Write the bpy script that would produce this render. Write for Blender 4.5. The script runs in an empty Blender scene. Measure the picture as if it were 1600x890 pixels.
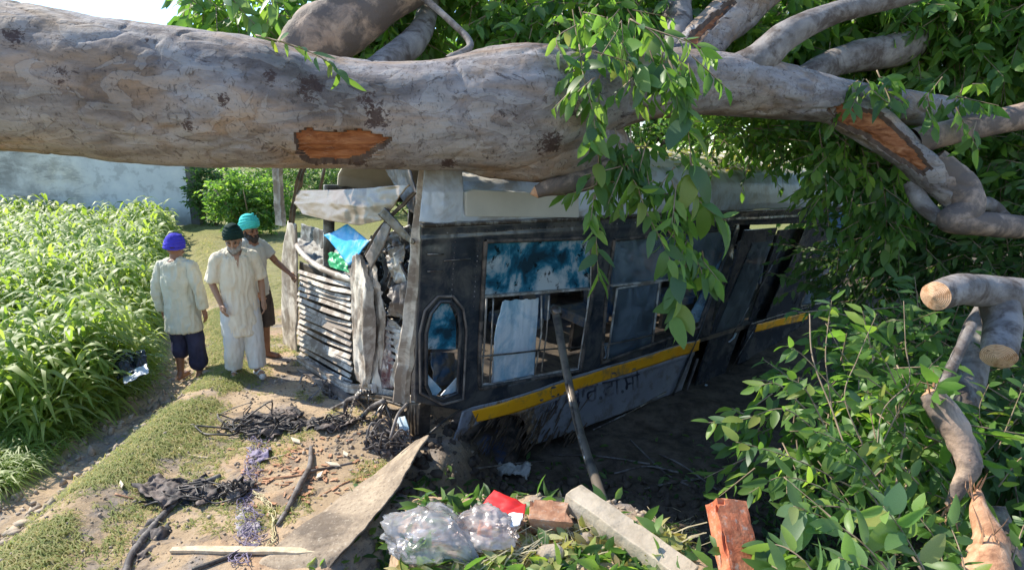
import bpy, bmesh, math, random
import numpy as np
from mathutils import Vector, Matrix, Quaternion
from mathutils.geometry import tessellate_polygon

random.seed(7)
RNG = np.random.default_rng(7)
scene = bpy.context.scene
COL = scene.collection
R = math.radians

# ---------------------------------------------------------------- camera, sky, sun, exposure
CAM = np.array((0.0, 0.0, 2.5))
PITCH = R(12.5)
FPX = 900.0                      # focal length in photo pixels (photo 1600 x 890)
cam_data = bpy.data.cameras.new('camera')
cam_data.sensor_width = 36.0
cam_data.lens = 36.0 * FPX / 1600.0
cam_data.clip_start = 0.05
cam_data.clip_end = 2000.0
camera = bpy.data.objects.new('camera', cam_data)
COL.objects.link(camera)
camera.location = Vector(CAM)
camera.rotation_euler = (R(90) - PITCH, 0, 0)
scene.camera = camera

SUN_AZ = Vector((-0.90, 0.43, 0)).normalized()
SUN_EL = R(43)
SUN = Vector((SUN_AZ.x * math.cos(SUN_EL), SUN_AZ.y * math.cos(SUN_EL), math.sin(SUN_EL)))
world = bpy.data.worlds.new('World')
scene.world = world
world.use_nodes = True
wn = world.node_tree.nodes
wl = world.node_tree.links
wn.clear()
sky = wn.new('ShaderNodeTexSky')
sky.sky_type = 'NISHITA'
sky.sun_disc = False
sky.sun_elevation = SUN_EL
sky.sun_rotation = math.atan2(SUN.x, SUN.y)
sky.air_density = 1.0
sky.dust_density = 0.0
sky.ozone_density = 3.0
bg = wn.new('ShaderNodeBackground')
bg.inputs['Strength'].default_value = 0.13
wo = wn.new('ShaderNodeOutputWorld')
wl.new(sky.outputs[0], bg.inputs['Color'])
wl.new(bg.outputs[0], wo.inputs['Surface'])
sun_data = bpy.data.lights.new('sun', 'SUN')
sun_data.energy = 3.4
sun_data.angle = R(0.53)
sun_data.color = (1.0, 0.93, 0.80)
sun = bpy.data.objects.new('sun', sun_data)
COL.objects.link(sun)
sun.rotation_euler = SUN.to_track_quat('Z', 'Y').to_euler()
sun.location = (-6, 3, 9)

scene.view_settings.view_transform = 'Standard'
scene.view_settings.look = 'None'
scene.view_settings.exposure = 1.32
scene.view_settings.gamma = 1.0
scene.render.engine = 'CYCLES'
scene.cycles.max_bounces = 8
scene.cycles.diffuse_bounces = 4
scene.cycles.glossy_bounces = 3
scene.cycles.transmission_bounces = 4
scene.cycles.transparent_max_bounces = 10
scene.cycles.use_denoising = True

# ---------------------------------------------------------------- geometry of the view
FW = np.array((0, math.cos(PITCH), -math.sin(PITCH)))
UPV = np.array((0, math.sin(PITCH), math.cos(PITCH)))
RT = np.array((1.0, 0, 0))

def ray(px, py):
    return FW + (px - 800.0) / FPX * RT - (py - 445.0) / FPX * UPV

def at(px, py, d):
    return CAM + d * ray(px, py)

def hit(px, py, o, n):
    r = ray(px, py)
    t = np.dot(np.asarray(o) - CAM, n) / np.dot(r, n)
    return CAM + t * r

def proj(P):
    P = np.asarray(P, float) - CAM
    d = P @ FW
    return 800 + FPX * (P @ RT) / d, 445 - FPX * (P @ UPV) / d

def unit(v):
    v = np.asarray(v, float)
    return v / max(1e-9, np.linalg.norm(v))

def sm(t):
    t = np.clip(t, 0, 1)
    return t * t * (3 - 2 * t)

# ---------------------------------------------------------------- noise
def _hash(ix, iy, iz, seed):
    h = (ix.astype(np.int64) * 374761393 + iy.astype(np.int64) * 668265263 + iz.astype(np.int64) * 1442695041 + seed * 1274126177) & 0xffffffff
    h = ((h ^ (h >> 13)) * 1274126177) & 0xffffffff
    h = ((h ^ (h >> 16)) * 2246822519) & 0xffffffff
    return ((h ^ (h >> 15)) & 0xffffff) / float(0xffffff)

def vnoise(P, seed=0):
    P = np.asarray(P, float)
    i = np.floor(P); f = P - i
    f = f * f * (3 - 2 * f)
    ix, iy, iz = i[..., 0], i[..., 1], i[..., 2]
    out = 0
    for dx in (0, 1):
        wx = f[..., 0] if dx else 1 - f[..., 0]
        for dy in (0, 1):
            wy = f[..., 1] if dy else 1 - f[..., 1]
            for dz in (0, 1):
                wz = f[..., 2] if dz else 1 - f[..., 2]
                out = out + wx * wy * wz * _hash(ix + dx, iy + dy, iz + dz, seed)
    return out * 2 - 1

def fbm(P, octv=4, seed=0, gain=0.5):
    P = np.asarray(P, float)
    a, s, out = 1.0, 0.0, 0
    for k in range(octv):
        out = out + a * vnoise(P * (2.03 ** k), seed + k * 17)
        s += a; a *= gain
    return out / s

def n2(x, y, s, octv=4, seed=0):
    x = np.asarray(x, float)
    return fbm(np.stack([x * s, np.asarray(y, float) * s, x * 0 + 0.37], -1), octv, seed)

# ---------------------------------------------------------------- ground height
def edge_x(y):                       # lip of the bank above the ditch
    return np.interp(y, [1.0, 3.1, 4.7, 6.5, 9, 14], [-1.25, -1.18, -0.62, -0.5, 0.5, 3.5])

def field_x(y):                      # border of the fodder crop
    return np.interp(y, [2, 4.6, 6.4, 7.5, 9.5, 22], [-4.15, -4.35, -4.5, -5.1, -6.2, -13.0])

def gz(x, y):
    x = np.asarray(x, float); y = np.asarray(y, float)
    z = 0.05 * n2(x, y, 0.55, 3, 3) + 0.02 * n2(x, y, 3.1, 3, 5)
    fx = field_x(y)
    # raised grassy verge and furrow beside the crop
    z = z + 0.10 * np.exp(-((x - (fx + 1.20)) / 0.28) ** 2) - 0.18 * sm((fx + 1.05 - x) / 0.5) + 0.08 * sm((fx + 0.3 - x) / 0.3)
    # furrowed lumps in the little track by the crop
    z = z + 0.06 * sm((fx + 0.95 - x) / 0.3) * n2(x * 1.0, y * 1.6, 4.0, 3, 21)
    ex = edge_x(y) + 0.12 * n2(x, y, 1.4, 3, 8)
    ditch = sm((x - ex) / 0.55) * sm((11 - y) / 3.0)
    z = z - ditch * (0.62 - 0.14 * n2(x, y, 1.3, 4, 11))
    z = z + 0.05 * np.exp(-((x + 1.25) / 0.55) ** 2 - ((y - 4.95) / 0.45) ** 2)    # earth pushed up by the bumper
    m = sm((2.95 - y + 0.18 * n2(x, y, 1.7, 3, 31)) / 0.8) * sm((x + 0.80 + 0.1 * n2(x, y, 2.3, 3, 33)) / 0.42)
    xr = np.interp(y, [1.2, 1.9, 2.4, 3.0], [0.95, 0.62, 0.38, 0.2])
    top = 1.10 - 0.38 * sm((x - xr) / 0.22) + 0.05 * n2(x, y, 2.2, 4, 13) + 0.018 * n2(x, y, 9, 3, 14) - 0.10 * sm((y - 1.9) / 1.0)
    z = z * (1 - m) + top * m
    return z

def gp(px, py, lift=0.0):
    r = ray(px, py)
    t = np.geomspace(0.9, 60, 130)
    for _ in range(3):
        P = CAM[None] + t[:, None] * r[None]
        k = max(1, int(np.argmax(P[:, 2] < gz(P[:, 0], P[:, 1]) + lift)))
        t = np.linspace(t[k - 1], t[k], 12)
    return CAM + t[6] * r

def gpv(px, py):
    """ground points under many photo positions at once"""
    px = np.asarray(px, float); py = np.asarray(py, float)
    r = FW[None] + ((px - 800) / FPX)[:, None] * RT - ((py - 445) / FPX)[:, None] * UPV
    lo = np.full(len(px), 0.9); hi = lo.copy(); done = np.zeros(len(px), bool)
    for t in np.geomspace(0.9, 60, 110)[1:]:
        P = CAM + t * r
        under = P[:, 2] < gz(P[:, 0], P[:, 1])
        new = under & ~done; hi[new] = t; done |= under; lo[~done] = t
        if done.all(): break
    for _ in range(8):
        m = (lo + hi) / 2; P = CAM + m[:, None] * r; u = P[:, 2] < gz(P[:, 0], P[:, 1])
        hi = np.where(u, m, hi); lo = np.where(u, lo, m)
    return CAM + hi[:, None] * r

# ---------------------------------------------------------------- objects
def tag(o, label=None, cat=None, group=None, kind=None):
    if label: o['label'] = label
    if cat: o['category'] = cat
    if group: o['group'] = group
    if kind: o['kind'] = kind
    return o

WLOC = {}
def wloc(o):
    return np.array(WLOC.get(o.name, (0, 0, 0)), float)

def thing(name, loc, label, cat, group=None, kind=None):
    o = bpy.data.objects.new(name, None)
    o.empty_display_size = 0.2
    COL.objects.link(o)
    o.location = Vector(loc)
    WLOC[o.name] = tuple(float(v) for v in loc)
    return tag(o, label, cat, group, kind)

def link_mesh(name, me, mats, parent=None, smooth=False, origin=None):
    if not isinstance(mats, (list, tuple)): mats = [mats]
    me.name = name
    for m in mats: me.materials.append(m)
    n = len(me.vertices)
    co = np.empty(n * 3); me.vertices.foreach_get('co', co); co = co.reshape(-1, 3)
    c = np.array(origin, float) if origin is not None else np.array((co[:, 0].mean(), co[:, 1].mean(), co[:, 2].min()))
    me.vertices.foreach_set('co', (co - c).ravel())
    if smooth:
        me.polygons.foreach_set('use_smooth', np.ones(len(me.polygons), bool))
    me.update()
    o = bpy.data.objects.new(name, me)
    COL.objects.link(o)
    if parent is not None:
        o.parent = parent
        o.location = Vector(c - wloc(parent))
    else:
        o.location = Vector(c)
    WLOC[o.name] = tuple(float(v) for v in c)
    return o

def np_mesh(V, F, attr=None, matidx=None):
    """V (n,3); F (m,k) with equal k, fast path"""
    V = np.ascontiguousarray(V, np.float32); F = np.ascontiguousarray(F, np.int32)
    me = bpy.data.meshes.new('mesh')
    m, k = F.shape
    me.vertices.add(len(V)); me.vertices.foreach_set('co', V.ravel())
    me.loops.add(m * k); me.loops.foreach_set('vertex_index', F.ravel())
    me.polygons.add(m)
    me.polygons.foreach_set('loop_start', np.arange(0, m * k, k, dtype=np.int32))
    me.polygons.foreach_set('loop_total', np.full(m, k, np.int32))
    if matidx is not None: me.polygons.foreach_set('material_index', np.asarray(matidx, np.int32))
    me.update(calc_edges=True)
    if attr is not None:
        for nm, dom, arr in attr:
            a = me.attributes.new(nm, 'FLOAT', dom)
            a.data.foreach_set('value', np.ascontiguousarray(arr, np.float32))
    return me

class MB:
    def __init__(s): s.v = []; s.f = []; s.m = []
    def add(s, V, F, m=0):
        b = len(s.v)
        s.v.extend([tuple(float(c) for c in p) for p in V])
        s.f.extend([tuple(int(i) + b for i in f) for f in F]); s.m.extend([m] * len(F))
        return s
    def box(s, c, sx, sy, sz, X=(1, 0, 0), Y=(0, 1, 0), Z=(0, 0, 1), m=0):
        c = np.array(c, float); X = unit(X) * sx / 2; Y = unit(Y) * sy / 2; Z = unit(Z) * sz / 2
        V = [c + a * X + b * Y + d * Z for a in (-1, 1) for b in (-1, 1) for d in (-1, 1)]
        return s.add(V, [(0, 1, 3, 2), (4, 6, 7, 5), (0, 4, 5, 1), (2, 3, 7, 6), (0, 2, 6, 4), (1, 5, 7, 3)], m)
    def tube(s, path, rad, n=8, m=0, cap=True, flat=1.0, up=(0, 0, 1), noise=0.0, seed=0):
        P = np.array(path, float); k = len(P)
        rad = np.full(k, rad) if np.isscalar(rad) else np.array(rad, float)
        T = np.gradient(P, axis=0); T /= np.maximum(1e-9, np.linalg.norm(T, axis=1))[:, None]
        a = np.array(up, float)
        if abs(np.dot(a, T[0])) > 0.95: a = np.array((1.0, 0.2, 0))
        V = []
        for i in range(k):
            a = a - np.dot(a, T[i]) * T[i]; a = unit(a); b = np.cross(T[i], a)
            for j in range(n):
                th = 2 * math.pi * j / n
                V.append(P[i] + rad[i] * (math.cos(th) * b + flat * math.sin(th) * a))
        V = np.array(V)
        if noise:
            V = V + noise * fbm(V * 14, 3, seed)[:, None] * (V - np.repeat(P, n, 0)) / np.maximum(1e-6, np.repeat(rad, n))[:, None]
        F = [(i * n + j, i * n + (j + 1) % n, (i + 1) * n + (j + 1) % n, (i + 1) * n + j) for i in range(k - 1) for j in range(n)]
        if cap: F += [tuple(range(n - 1, -1, -1)), tuple((k - 1) * n + j for j in range(n))]
        return s.add(V, F, m)
    def bar(s, p, q, w, h, up=(0, 0, 1), m=0):
        p = np.array(p, float); q = np.array(q, float); X = unit(q - p)
        Z = np.array(up, float); Z = unit(Z - np.dot(Z, X) * X); Y = np.cross(Z, X)
        return s.box((p + q) / 2, np.linalg.norm(q - p), w, h, X, Y, Z, m)
    def prism(s, pts, vec, m=0):
        pts = np.array(pts, float); vec = np.array(vec, float); n = len(pts)
        V = list(pts) + list(pts + vec)
        tri = tessellate_polygon([[Vector(p) for p in pts]])
        F = [tuple(t) for t in tri] + [(a + n, c + n, b + n) for a, b, c in tri]
        F += [(i, (i + 1) % n, (i + 1) % n + n, i + n) for i in range(n)]
        return s.add(V, F, m)
    def mesh(s):
        me = bpy.data.meshes.new('mesh'); me.from_pydata(s.v, [], s.f)
        me.polygons.foreach_set('material_index', np.array(s.m, np.int32)); me.validate(); me.update()
        bm = bmesh.new(); bm.from_mesh(me); bmesh.ops.recalc_face_normals(bm, faces=bm.faces[:]); bm.to_mesh(me); bm.free()
        return me
    def build(s, name, mats, parent=None, smooth=False, bevel=0, origin=None):
        o = link_mesh(name, s.mesh(), mats, parent, smooth, origin)
        if bevel:
            b = o.modifiers.new('bevel', 'BEVEL'); b.width = bevel; b.segments = 2; b.limit_method = 'ANGLE'; b.angle_limit = R(40)
        return o

def catmull(P, n):
    P = np.array(P, float)
    Q = np.vstack([2 * P[0] - P[1], P, 2 * P[-1] - P[-2]])
    out = []
    for i in range(1, len(Q) - 2):
        for t in np.linspace(0, 1, n, endpoint=False):
            out.append(0.5 * (2 * Q[i] + (Q[i + 1] - Q[i - 1]) * t + (2 * Q[i - 1] - 5 * Q[i] + 4 * Q[i + 1] - Q[i + 2]) * t * t
                              + (3 * Q[i] - Q[i - 1] - 3 * Q[i + 1] + Q[i + 2]) * t ** 3))
    out.append(Q[-2])
    return np.array(out)

def in_poly(x, y, poly):
    x = np.asarray(x); y = np.asarray(y); ins = np.zeros(x.shape, bool); n = len(poly)
    for i in range(n):
        x1, y1 = poly[i]; x2, y2 = poly[(i + 1) % n]
        if y1 == y2: continue
        c = ((y1 > y) != (y2 > y)) & (x < (x2 - x1) * (y - y1) / (y2 - y1) + x1)
        ins ^= c
    return ins

def panel2d(loops, cell, to3d, disp=None, normal=None, name='panel', mats=None, parent=None, thick=0.012, smooth=True):
    """gridded sheet inside loops[0] minus the other loops; its rim snapped to the outline"""
    L0 = np.array(loops[0]); lo = L0.min(0) - cell; hi = L0.max(0) + cell
    nx = int((hi[0] - lo[0]) / cell) + 1; ny = int((hi[1] - lo[1]) / cell) + 1
    gx = lo[0] + np.arange(nx + 1) * cell; gy = lo[1] + np.arange(ny + 1) * cell
    X, Y = np.meshgrid(gx, gy, indexing='ij')
    cx = (X[:-1, :-1] + cell / 2); cy = (Y[:-1, :-1] + cell / 2)
    keep = in_poly(cx, cy, loops[0])
    for h in loops[1:]: keep &= ~in_poly(cx, cy, h)
    idx = np.arange((nx + 1) * (ny + 1)).reshape(nx + 1, ny + 1)
    cnt = np.zeros((nx + 1, ny + 1), int)
    for a in (0, 1):
        for b in (0, 1):
            cnt[a:nx + a, b:ny + b] += keep
    F = np.stack([idx[:-1, :-1], idx[1:, :-1], idx[1:, 1:], idx[:-1, 1:]], -1)[keep]
    P = np.stack([X.ravel(), Y.ravel()], -1); c = cnt.ravel()
    rim = np.where((c > 0) & (c < 4))[0]
    Q = P[rim]; best = np.full(len(Q), 1e9); bp = Q.copy()
    for lp in loops:
        lp = np.array(lp)
        for i in range(len(lp)):
            a = lp[i]; b = lp[(i + 1) % len(lp)]; ab = b - a
            t = np.clip(((Q - a) @ ab) / max(1e-12, ab @ ab), 0, 1)
            q = a + t[:, None] * ab; d = np.linalg.norm(Q - q, axis=1)
            s_ = d < best; best[s_] = d[s_]; bp[s_] = q[s_]
    ok = best < cell * 1.3
    P[rim[ok]] = bp[ok]
    used = np.where(c > 0)[0]; remap = -np.ones(len(P), int); remap[used] = np.arange(len(used))
    P2 = P[used]; F = remap[F]
    V = to3d(P2)
    if disp is not None: V = V + disp(P2, V)[:, None] * np.asarray(normal)[None]
    me = np_mesh(V, F)
    o = link_mesh(name, me, mats, parent, smooth)
    if thick:
        s_ = o.modifiers.new('solid', 'SOLIDIFY'); s_.thickness = thick; s_.offset = 0
    return o

def sheet(name, corners, nu, nv, mats, parent=None, amp=0.02, freq=3.0, seed=0, thick=0.004, ridge=True, rim=0.0, smooth=True, sag=0.0):
    """crumpled sheet: bilinear patch of 4 corners (a,b,c,d round the edge) or a (k x l) control grid"""
    C = np.array(corners, float)
    if C.ndim == 2: C = np.array([[C[0], C[1]], [C[3], C[2]]])
    u = np.linspace(0, 1, nu); v = np.linspace(0, 1, nv)
    kr, kc = C.shape[:2]
    def interp(A, t):            # linear-ish smooth interpolation on axis 0
        x = t * (A.shape[0] - 1); i = np.minimum(x.astype(int), A.shape[0] - 2); f = x - i
        if A.shape[0] > 2: f = f * 0.6 + 0.4 * f * f * (3 - 2 * f)
        return A[i] * (1 - f).reshape(-1, *([1] * (A.ndim - 1))) + A[i + 1] * f.reshape(-1, *([1] * (A.ndim - 1)))
    G = interp(C, v); G = np.swapaxes(interp(np.swapaxes(G, 0, 1), u), 0, 1)     # nv,nu,3
    N = unit(np.cross(C[0, -1] - C[0, 0], C[-1, 0] - C[0, 0]))
    q = G * freq + seed * 3.3
    h = fbm(q, 4, seed)
    if ridge: h = 1.4 * (0.5 - np.abs(h) * 2.2) + 0.4 * fbm(q * 0.5, 2, seed + 5)
    G = G + (amp * h)[..., None] * N
    if rim:
        e = rim * fbm(q * 2.3, 3, seed + 9)
        U, W = np.meshgrid(u, v)
        G = G + (e * ((U < .02) | (U > .98)))[..., None] * unit(C[0, -1] - C[0, 0]) + (e * ((W < .02) | (W > .98)))[..., None] * unit(C[-1, 0] - C[0, 0])
    idx = np.arange(nu * nv).reshape(nv, nu)
    F = np.stack([idx[:-1, :-1], idx[:-1, 1:], idx[1:, 1:], idx[1:, :-1]], -1).reshape(-1, 4)
    o = link_mesh(name, np_mesh(G.reshape(-1, 3), F), mats, parent, smooth)
    if thick:
        s_ = o.modifiers.new('solid', 'SOLIDIFY'); s_.thickness = thick; s_.offset = 0
    return o

def lumps(name, pts, mats, parent=None, kind='stuff', seed=0, label=None, cat=None):
    """many small irregular clods in one mesh: pts = [(x,y,z,size)]"""
    b = bmesh.new(); bmesh.ops.create_icosphere(b, subdivisions=1, radius=1.0)
    v0 = np.array([v.co[:] for v in b.verts]); f0 = np.array([[v.index for v in f.verts] for f in b.faces]); b.free()
    P = np.array(pts, float); n = len(P); r = np.random.default_rng(seed)
    P[:, 2] = gz(P[:, 0], P[:, 1]) + P[:, 3] * 0.25
    V = v0[None] * (1 + 0.35 * r.standard_normal((n, len(v0), 1))) * (P[:, 3:4][:, None] * (0.6 + 0.6 * r.random((n, 1, 3))))
    V = V + P[:, None, :3]
    F = (f0[None] + (np.arange(n) * len(v0))[:, None, None]).reshape(-1, 3)
    me = np_mesh(V.reshape(-1, 3), F, attr=[('rnd', 'FACE', np.repeat(r.random(n), len(f0)))])
    o = link_mesh(name, me, mats, parent, False)
    return tag(o, label, cat, None, kind)

# ---------------------------------------------------------------- materials
class NT:
    def __init__(s, name):
        s.m = bpy.data.materials.new(name); s.m.use_nodes = True
        s.t = s.m.node_tree; s.t.nodes.clear(); s.out = s.t.nodes.new('ShaderNodeOutputMaterial')
    def n(s, typ, **kw):
        nd = s.t.nodes.new(typ)
        for k, v in kw.items():
            if hasattr(nd, k): setattr(nd, k, v)
        return nd
    def l(s, a, b): s.t.links.new(a, b)
    def coord(s, scale=(1, 1, 1), which='Object', rot=(0, 0, 0)):
        c = s.n('ShaderNodeTexCoord'); mp = s.n('ShaderNodeMapping')
        mp.inputs['Scale'].default_value = scale; mp.inputs['Rotation'].default_value = rot
        s.l(c.outputs[which], mp.inputs['Vector']); return mp.outputs[0]
    def pos(s, scale=(1, 1, 1), rot=(0, 0, 0)):
        c = s.n('ShaderNodeNewGeometry'); mp = s.n('ShaderNodeMapping')
        mp.inputs['Scale'].default_value = scale; mp.inputs['Rotation'].default_value = rot
        s.l(c.outputs['Position'], mp.inputs['Vector']); return mp.outputs[0]
    def noise(s, vec, scale, detail=5, rough=0.55, dist=0.0):
        nd = s.n('ShaderNodeTexNoise'); nd.inputs['Scale'].default_value = scale
        nd.inputs['Detail'].default_value = detail; nd.inputs['Roughness'].default_value = rough; nd.inputs['Distortion'].default_value = dist
        s.l(vec, nd.inputs['Vector']); return nd.outputs['Fac']
    def ramp(s, fac, stops, interp='LINEAR'):
        r = s.n('ShaderNodeValToRGB'); e = r.color_ramp.elements; r.color_ramp.interpolation = interp
        while len(e) < len(stops): e.new(0.5)
        for i, (p, c) in enumerate(stops):
            e[i].position = p
            e[i].color = (c, c, c, 1) if np.isscalar(c) else (*c, 1)
        s.l(fac, r.inputs[0]); return r.outputs[0]
    def mix(s, a, b, fac, mode='MIX'):
        m = s.n('ShaderNodeMix'); m.data_type = 'RGBA'; m.blend_type = mode
        for sock, val in ((m.inputs[6], a), (m.inputs[7], b), (m.inputs[0], fac)):
            if hasattr(val, 'links') or hasattr(val, 'is_output'): s.l(val, sock)
            elif np.isscalar(val): sock.default_value = val
            else: sock.default_value = (*val, 1)
        return m.outputs[2]
    def math(s, op, a, b=0.0):
        m = s.n('ShaderNodeMath', operation=op)
        for sock, val in ((m.inputs[0], a), (m.inputs[1], b)):
            if hasattr(val, 'is_output'): s.l(val, sock)
            else: sock.default_value = val
        return m.outputs[0]
    def bump(s, h, strength=0.3, dist=0.01, nrm=None):
        b = s.n('ShaderNodeBump'); b.inputs['Strength'].default_value = strength; b.inputs['Distance'].default_value = dist
        s.l(h, b.inputs['Height'])
        if nrm is not None: s.l(nrm, b.inputs['Normal'])
        return b.outputs[0]
    def bsdf(s, color, rough=0.8, metal=0.0, nrm=None, spec=None, coat=None, trans=None, alpha=None, emit=None, sheen=None):
        b = s.n('ShaderNodeBsdfPrincipled')
        def st(k, v):
            if v is None: return
            if hasattr(v, 'is_output'): s.l(v, b.inputs[k])
            elif np.isscalar(v): b.inputs[k].default_value = v
            else: b.inputs[k].default_value = (*v, 1)
        st('Base Color', color); st('Roughness', rough); st('Metallic', metal); st('Normal', nrm)
        st('Specular IOR Level', spec); st('Coat Weight', coat); st('Transmission Weight', trans); st('Alpha', alpha)
        s.b = b; return b.outputs[0]
    def done(s, sh):
        s.l(sh, s.out.inputs['Surface']); return s.m

def simple(name, c1, c2, scale=6, rough=0.7, metal=0.0, bump=0.2, bscale=30, bdist=0.004, dirt=None, dirt_amt=0.5, coat=None, spec=None, stretch=(1, 1, 1)):
    t = NT(name); p = t.pos(stretch)
    f = t.noise(p, scale, 6, 0.6)
    col = t.ramp(f, [(0.3, c1), (0.7, c2)])
    if dirt is not None:
        g = t.noise(p, scale * 0.6 + 1.3, 8, 0.68, 0.4)
        lo = 0.62 - dirt_amt * 0.3
        col = t.mix(col, dirt, t.ramp(g, [(lo - 0.06, 0.0), (lo + 0.08, 1.0)]))
    nb = t.bump(t.noise(p, bscale, 5, 0.6), bump, bdist)
    return t.done(t.bsdf(col, rough, metal, nb, spec, coat))

def leaf_mat(name, cols, trans=0.45, rough=0.42, attr=True, spec=0.4):
    t = NT(name)
    if attr:
        a = t.n('ShaderNodeAttribute'); a.attribute_name = 'rnd'; f = a.outputs['Fac']
    else:
        a = t.n('ShaderNodeObjectInfo'); f = a.outputs['Random']
    st = [(i / (len(cols) - 1), c) for i, c in enumerate(cols)]
    col = t.ramp(f, st)
    p = t.coord(); col = t.mix(col, (0.02, 0.03, 0.01), t.math('MULTIPLY', t.noise(p, 40, 3), 0.35))
    b = t.bsdf(col, rough, 0, None, spec)
    tr = t.n('ShaderNodeBsdfTranslucent')
    tcol = t.mix(col, (1.15, 1.15, 0.40), 0.85, 'MULTIPLY')
    tcol = t.mix(tcol, (2.4, 2.4, 2.4), 1.0, 'MULTIPLY')
    t.l(tcol, tr.inputs['Color'])
    m = t.n('ShaderNodeMixShader'); m.inputs[0].default_value = trans
    t.l(b, m.inputs[1]); t.l(tr.outputs[0], m.inputs[2])
    return t.done(m.outputs[0])

def bark_mat(spots=()):
    t = NT('smooth_bark'); p = t.pos((0.5, 1, 1)); p1 = t.pos((1.4, 1, 1)); ps = t.pos((0.28, 1, 1.2))
    base = t.ramp(t.noise(p, 2.2, 6, 0.6, 0.4), [(0.36, (0.12, 0.10, 0.095)), (0.45, (0.20, 0.175, 0.17)), (0.53, (0.27, 0.25, 0.25)), (0.62, (0.21, 0.165, 0.135)), (0.7, (0.33, 0.28, 0.24))])
    warm = t.ramp(t.noise(ps, 2.6, 5, 0.6, 0.6), [(0.48, 0.0), (0.62, 1.0)])
    base = t.mix(base, (0.33, 0.21, 0.12), t.math('MULTIPLY', warm, 0.55))
    # long faint streaks along the stem and soft flaking patches
    st = t.noise(ps, 9, 7, 0.7, 0.5)
    base = t.mix(base, t.ramp(st, [(0.36, 0.62), (0.5, 1.0), (0.64, 1.25)]), 0.8, 'MULTIPLY')
    pt = t.noise(p, 6.5, 3, 0.5, 0.8)
    edge = t.ramp(t.math('ABSOLUTE', t.math('SUBTRACT', pt, 0.53)), [(0.0, 1.0), (0.012, 0.0)])
    base = t.mix(base, (0.10, 0.075, 0.065), t.math('MULTIPLY', edge, 0.30))
    base = t.mix(base, t.mix(base, (0.44, 0.42, 0.40), 0.22), t.ramp(pt, [(0.53, 0.0), (0.545, 1.0)]))
    # dark scuffs, short cross cracks
    d = t.noise(t.pos((1.0, 1, 1.7)), 4.2, 9, 0.74, 1.0)
    base = t.mix(base, (0.045, 0.03, 0.028), t.math('MULTIPLY', t.ramp(d, [(0.355, 1.0), (0.40, 0.0)]), 0.85))
    c2 = t.noise(p1, 17, 7, 0.72, 1.6)
    base = t.mix(base, (0.08, 0.06, 0.05), t.math('MULTIPLY', t.ramp(c2, [(0.37, 1.0), (0.42, 0.0)]), 0.7))
    c3 = t.noise(t.pos((3.0, 1, 0.7)), 13, 5, 0.7, 1.0)
    crk = t.ramp(t.math('ABSOLUTE', t.math('SUBTRACT', c3, 0.5)), [(0.0, 1.0), (0.008, 0.0)])
    crk = t.math('MULTIPLY', crk, t.ramp(t.noise(p, 3.1, 3), [(0.5, 0.0), (0.58, 1.0)]))
    base = t.mix(base, (0.05, 0.035, 0.03), t.math('MULTIPLY', crk, 0.8))
    gm = t.n('ShaderNodeNewGeometry'); rag = t.noise(t.pos((0.9, 1, 1.2)), 26, 6, 0.75, 0.8)
    for (sx, sy, sz), sr in spots:          # bruises where the bark was knocked off
        dn = t.n('ShaderNodeVectorMath', operation='DISTANCE'); t.l(gm.outputs['Position'], dn.inputs[0]); dn.inputs[1].default_value = (sx, sy, sz)
        f = t.math('ADD', t.math('MULTIPLY', dn.outputs['Value'], 0.32 / sr), rag)
        base = t.mix(base, (0.055, 0.032, 0.028), t.math('MULTIPLY', t.ramp(f, [(0.64, 1.0), (0.70, 0.0)]), 0.9))
    h = t.mix(t.noise(p1, 9, 6, 0.62, 0.6), st, 0.5)
    nb = t.bump(h, 0.5, 0.03); nb = t.bump(t.ramp(c2, [(0.37, 0.0), (0.43, 1.0)]), 0.5, 0.012, nb)
    nb = t.bump(t.ramp(pt, [(0.52, 0.0), (0.545, 1.0)]), 0.4, 0.006, nb); nb = t.bump(crk, -0.5, 0.01, nb)
    return t.done(t.bsdf(base, 0.8, 0, nb, 0.25))

def wood_mat(name, a, b, c, stretch=(0.4, 1, 1), scale=18):
    t = NT(name); p = t.pos(stretch)
    f = t.noise(p, scale, 7, 0.65, 0.6)
    col = t.ramp(f, [(0.28, a), (0.5, b), (0.72, c)])
    nb = t.bump(t.noise(p, scale * 2, 6, 0.7), 0.7, 0.01)
    return t.done(t.bsdf(col, 0.75, 0, nb, 0.2))

def ring_mat():
    t = NT('sawn_end_grain'); p = t.coord()
    w = t.n('ShaderNodeTexWave'); w.wave_type = 'RINGS'; w.rings_direction = 'SPHERICAL'; w.inputs['Scale'].default_value = 38; w.inputs['Distortion'].default_value = 1.6; w.inputs['Detail'].default_value = 3
    t.l(p, w.inputs['Vector'])
    col = t.ramp(w.outputs['Fac'], [(0.2, (0.46, 0.27, 0.16)), (0.7, (0.66, 0.43, 0.28))])
    col = t.mix(col, (0.34, 0.17, 0.08), t.ramp(t.noise(p, 16, 6, 0.7), [(0.5, 0.0), (0.62, 0.8)]))
    ck = t.noise(p, 34, 5, 0.7, 1.5); col = t.mix(col, (0.16, 0.08, 0.04), t.ramp(ck, [(0.34, 1.0), (0.39, 0.0)]))
    nb = t.bump(w.outputs['Fac'], 0.4, 0.004); nb = t.bump(ck, 0.6, 0.006, nb)
    return t.done(t.bsdf(col, 0.8, 0, nb, 0.2))

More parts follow.
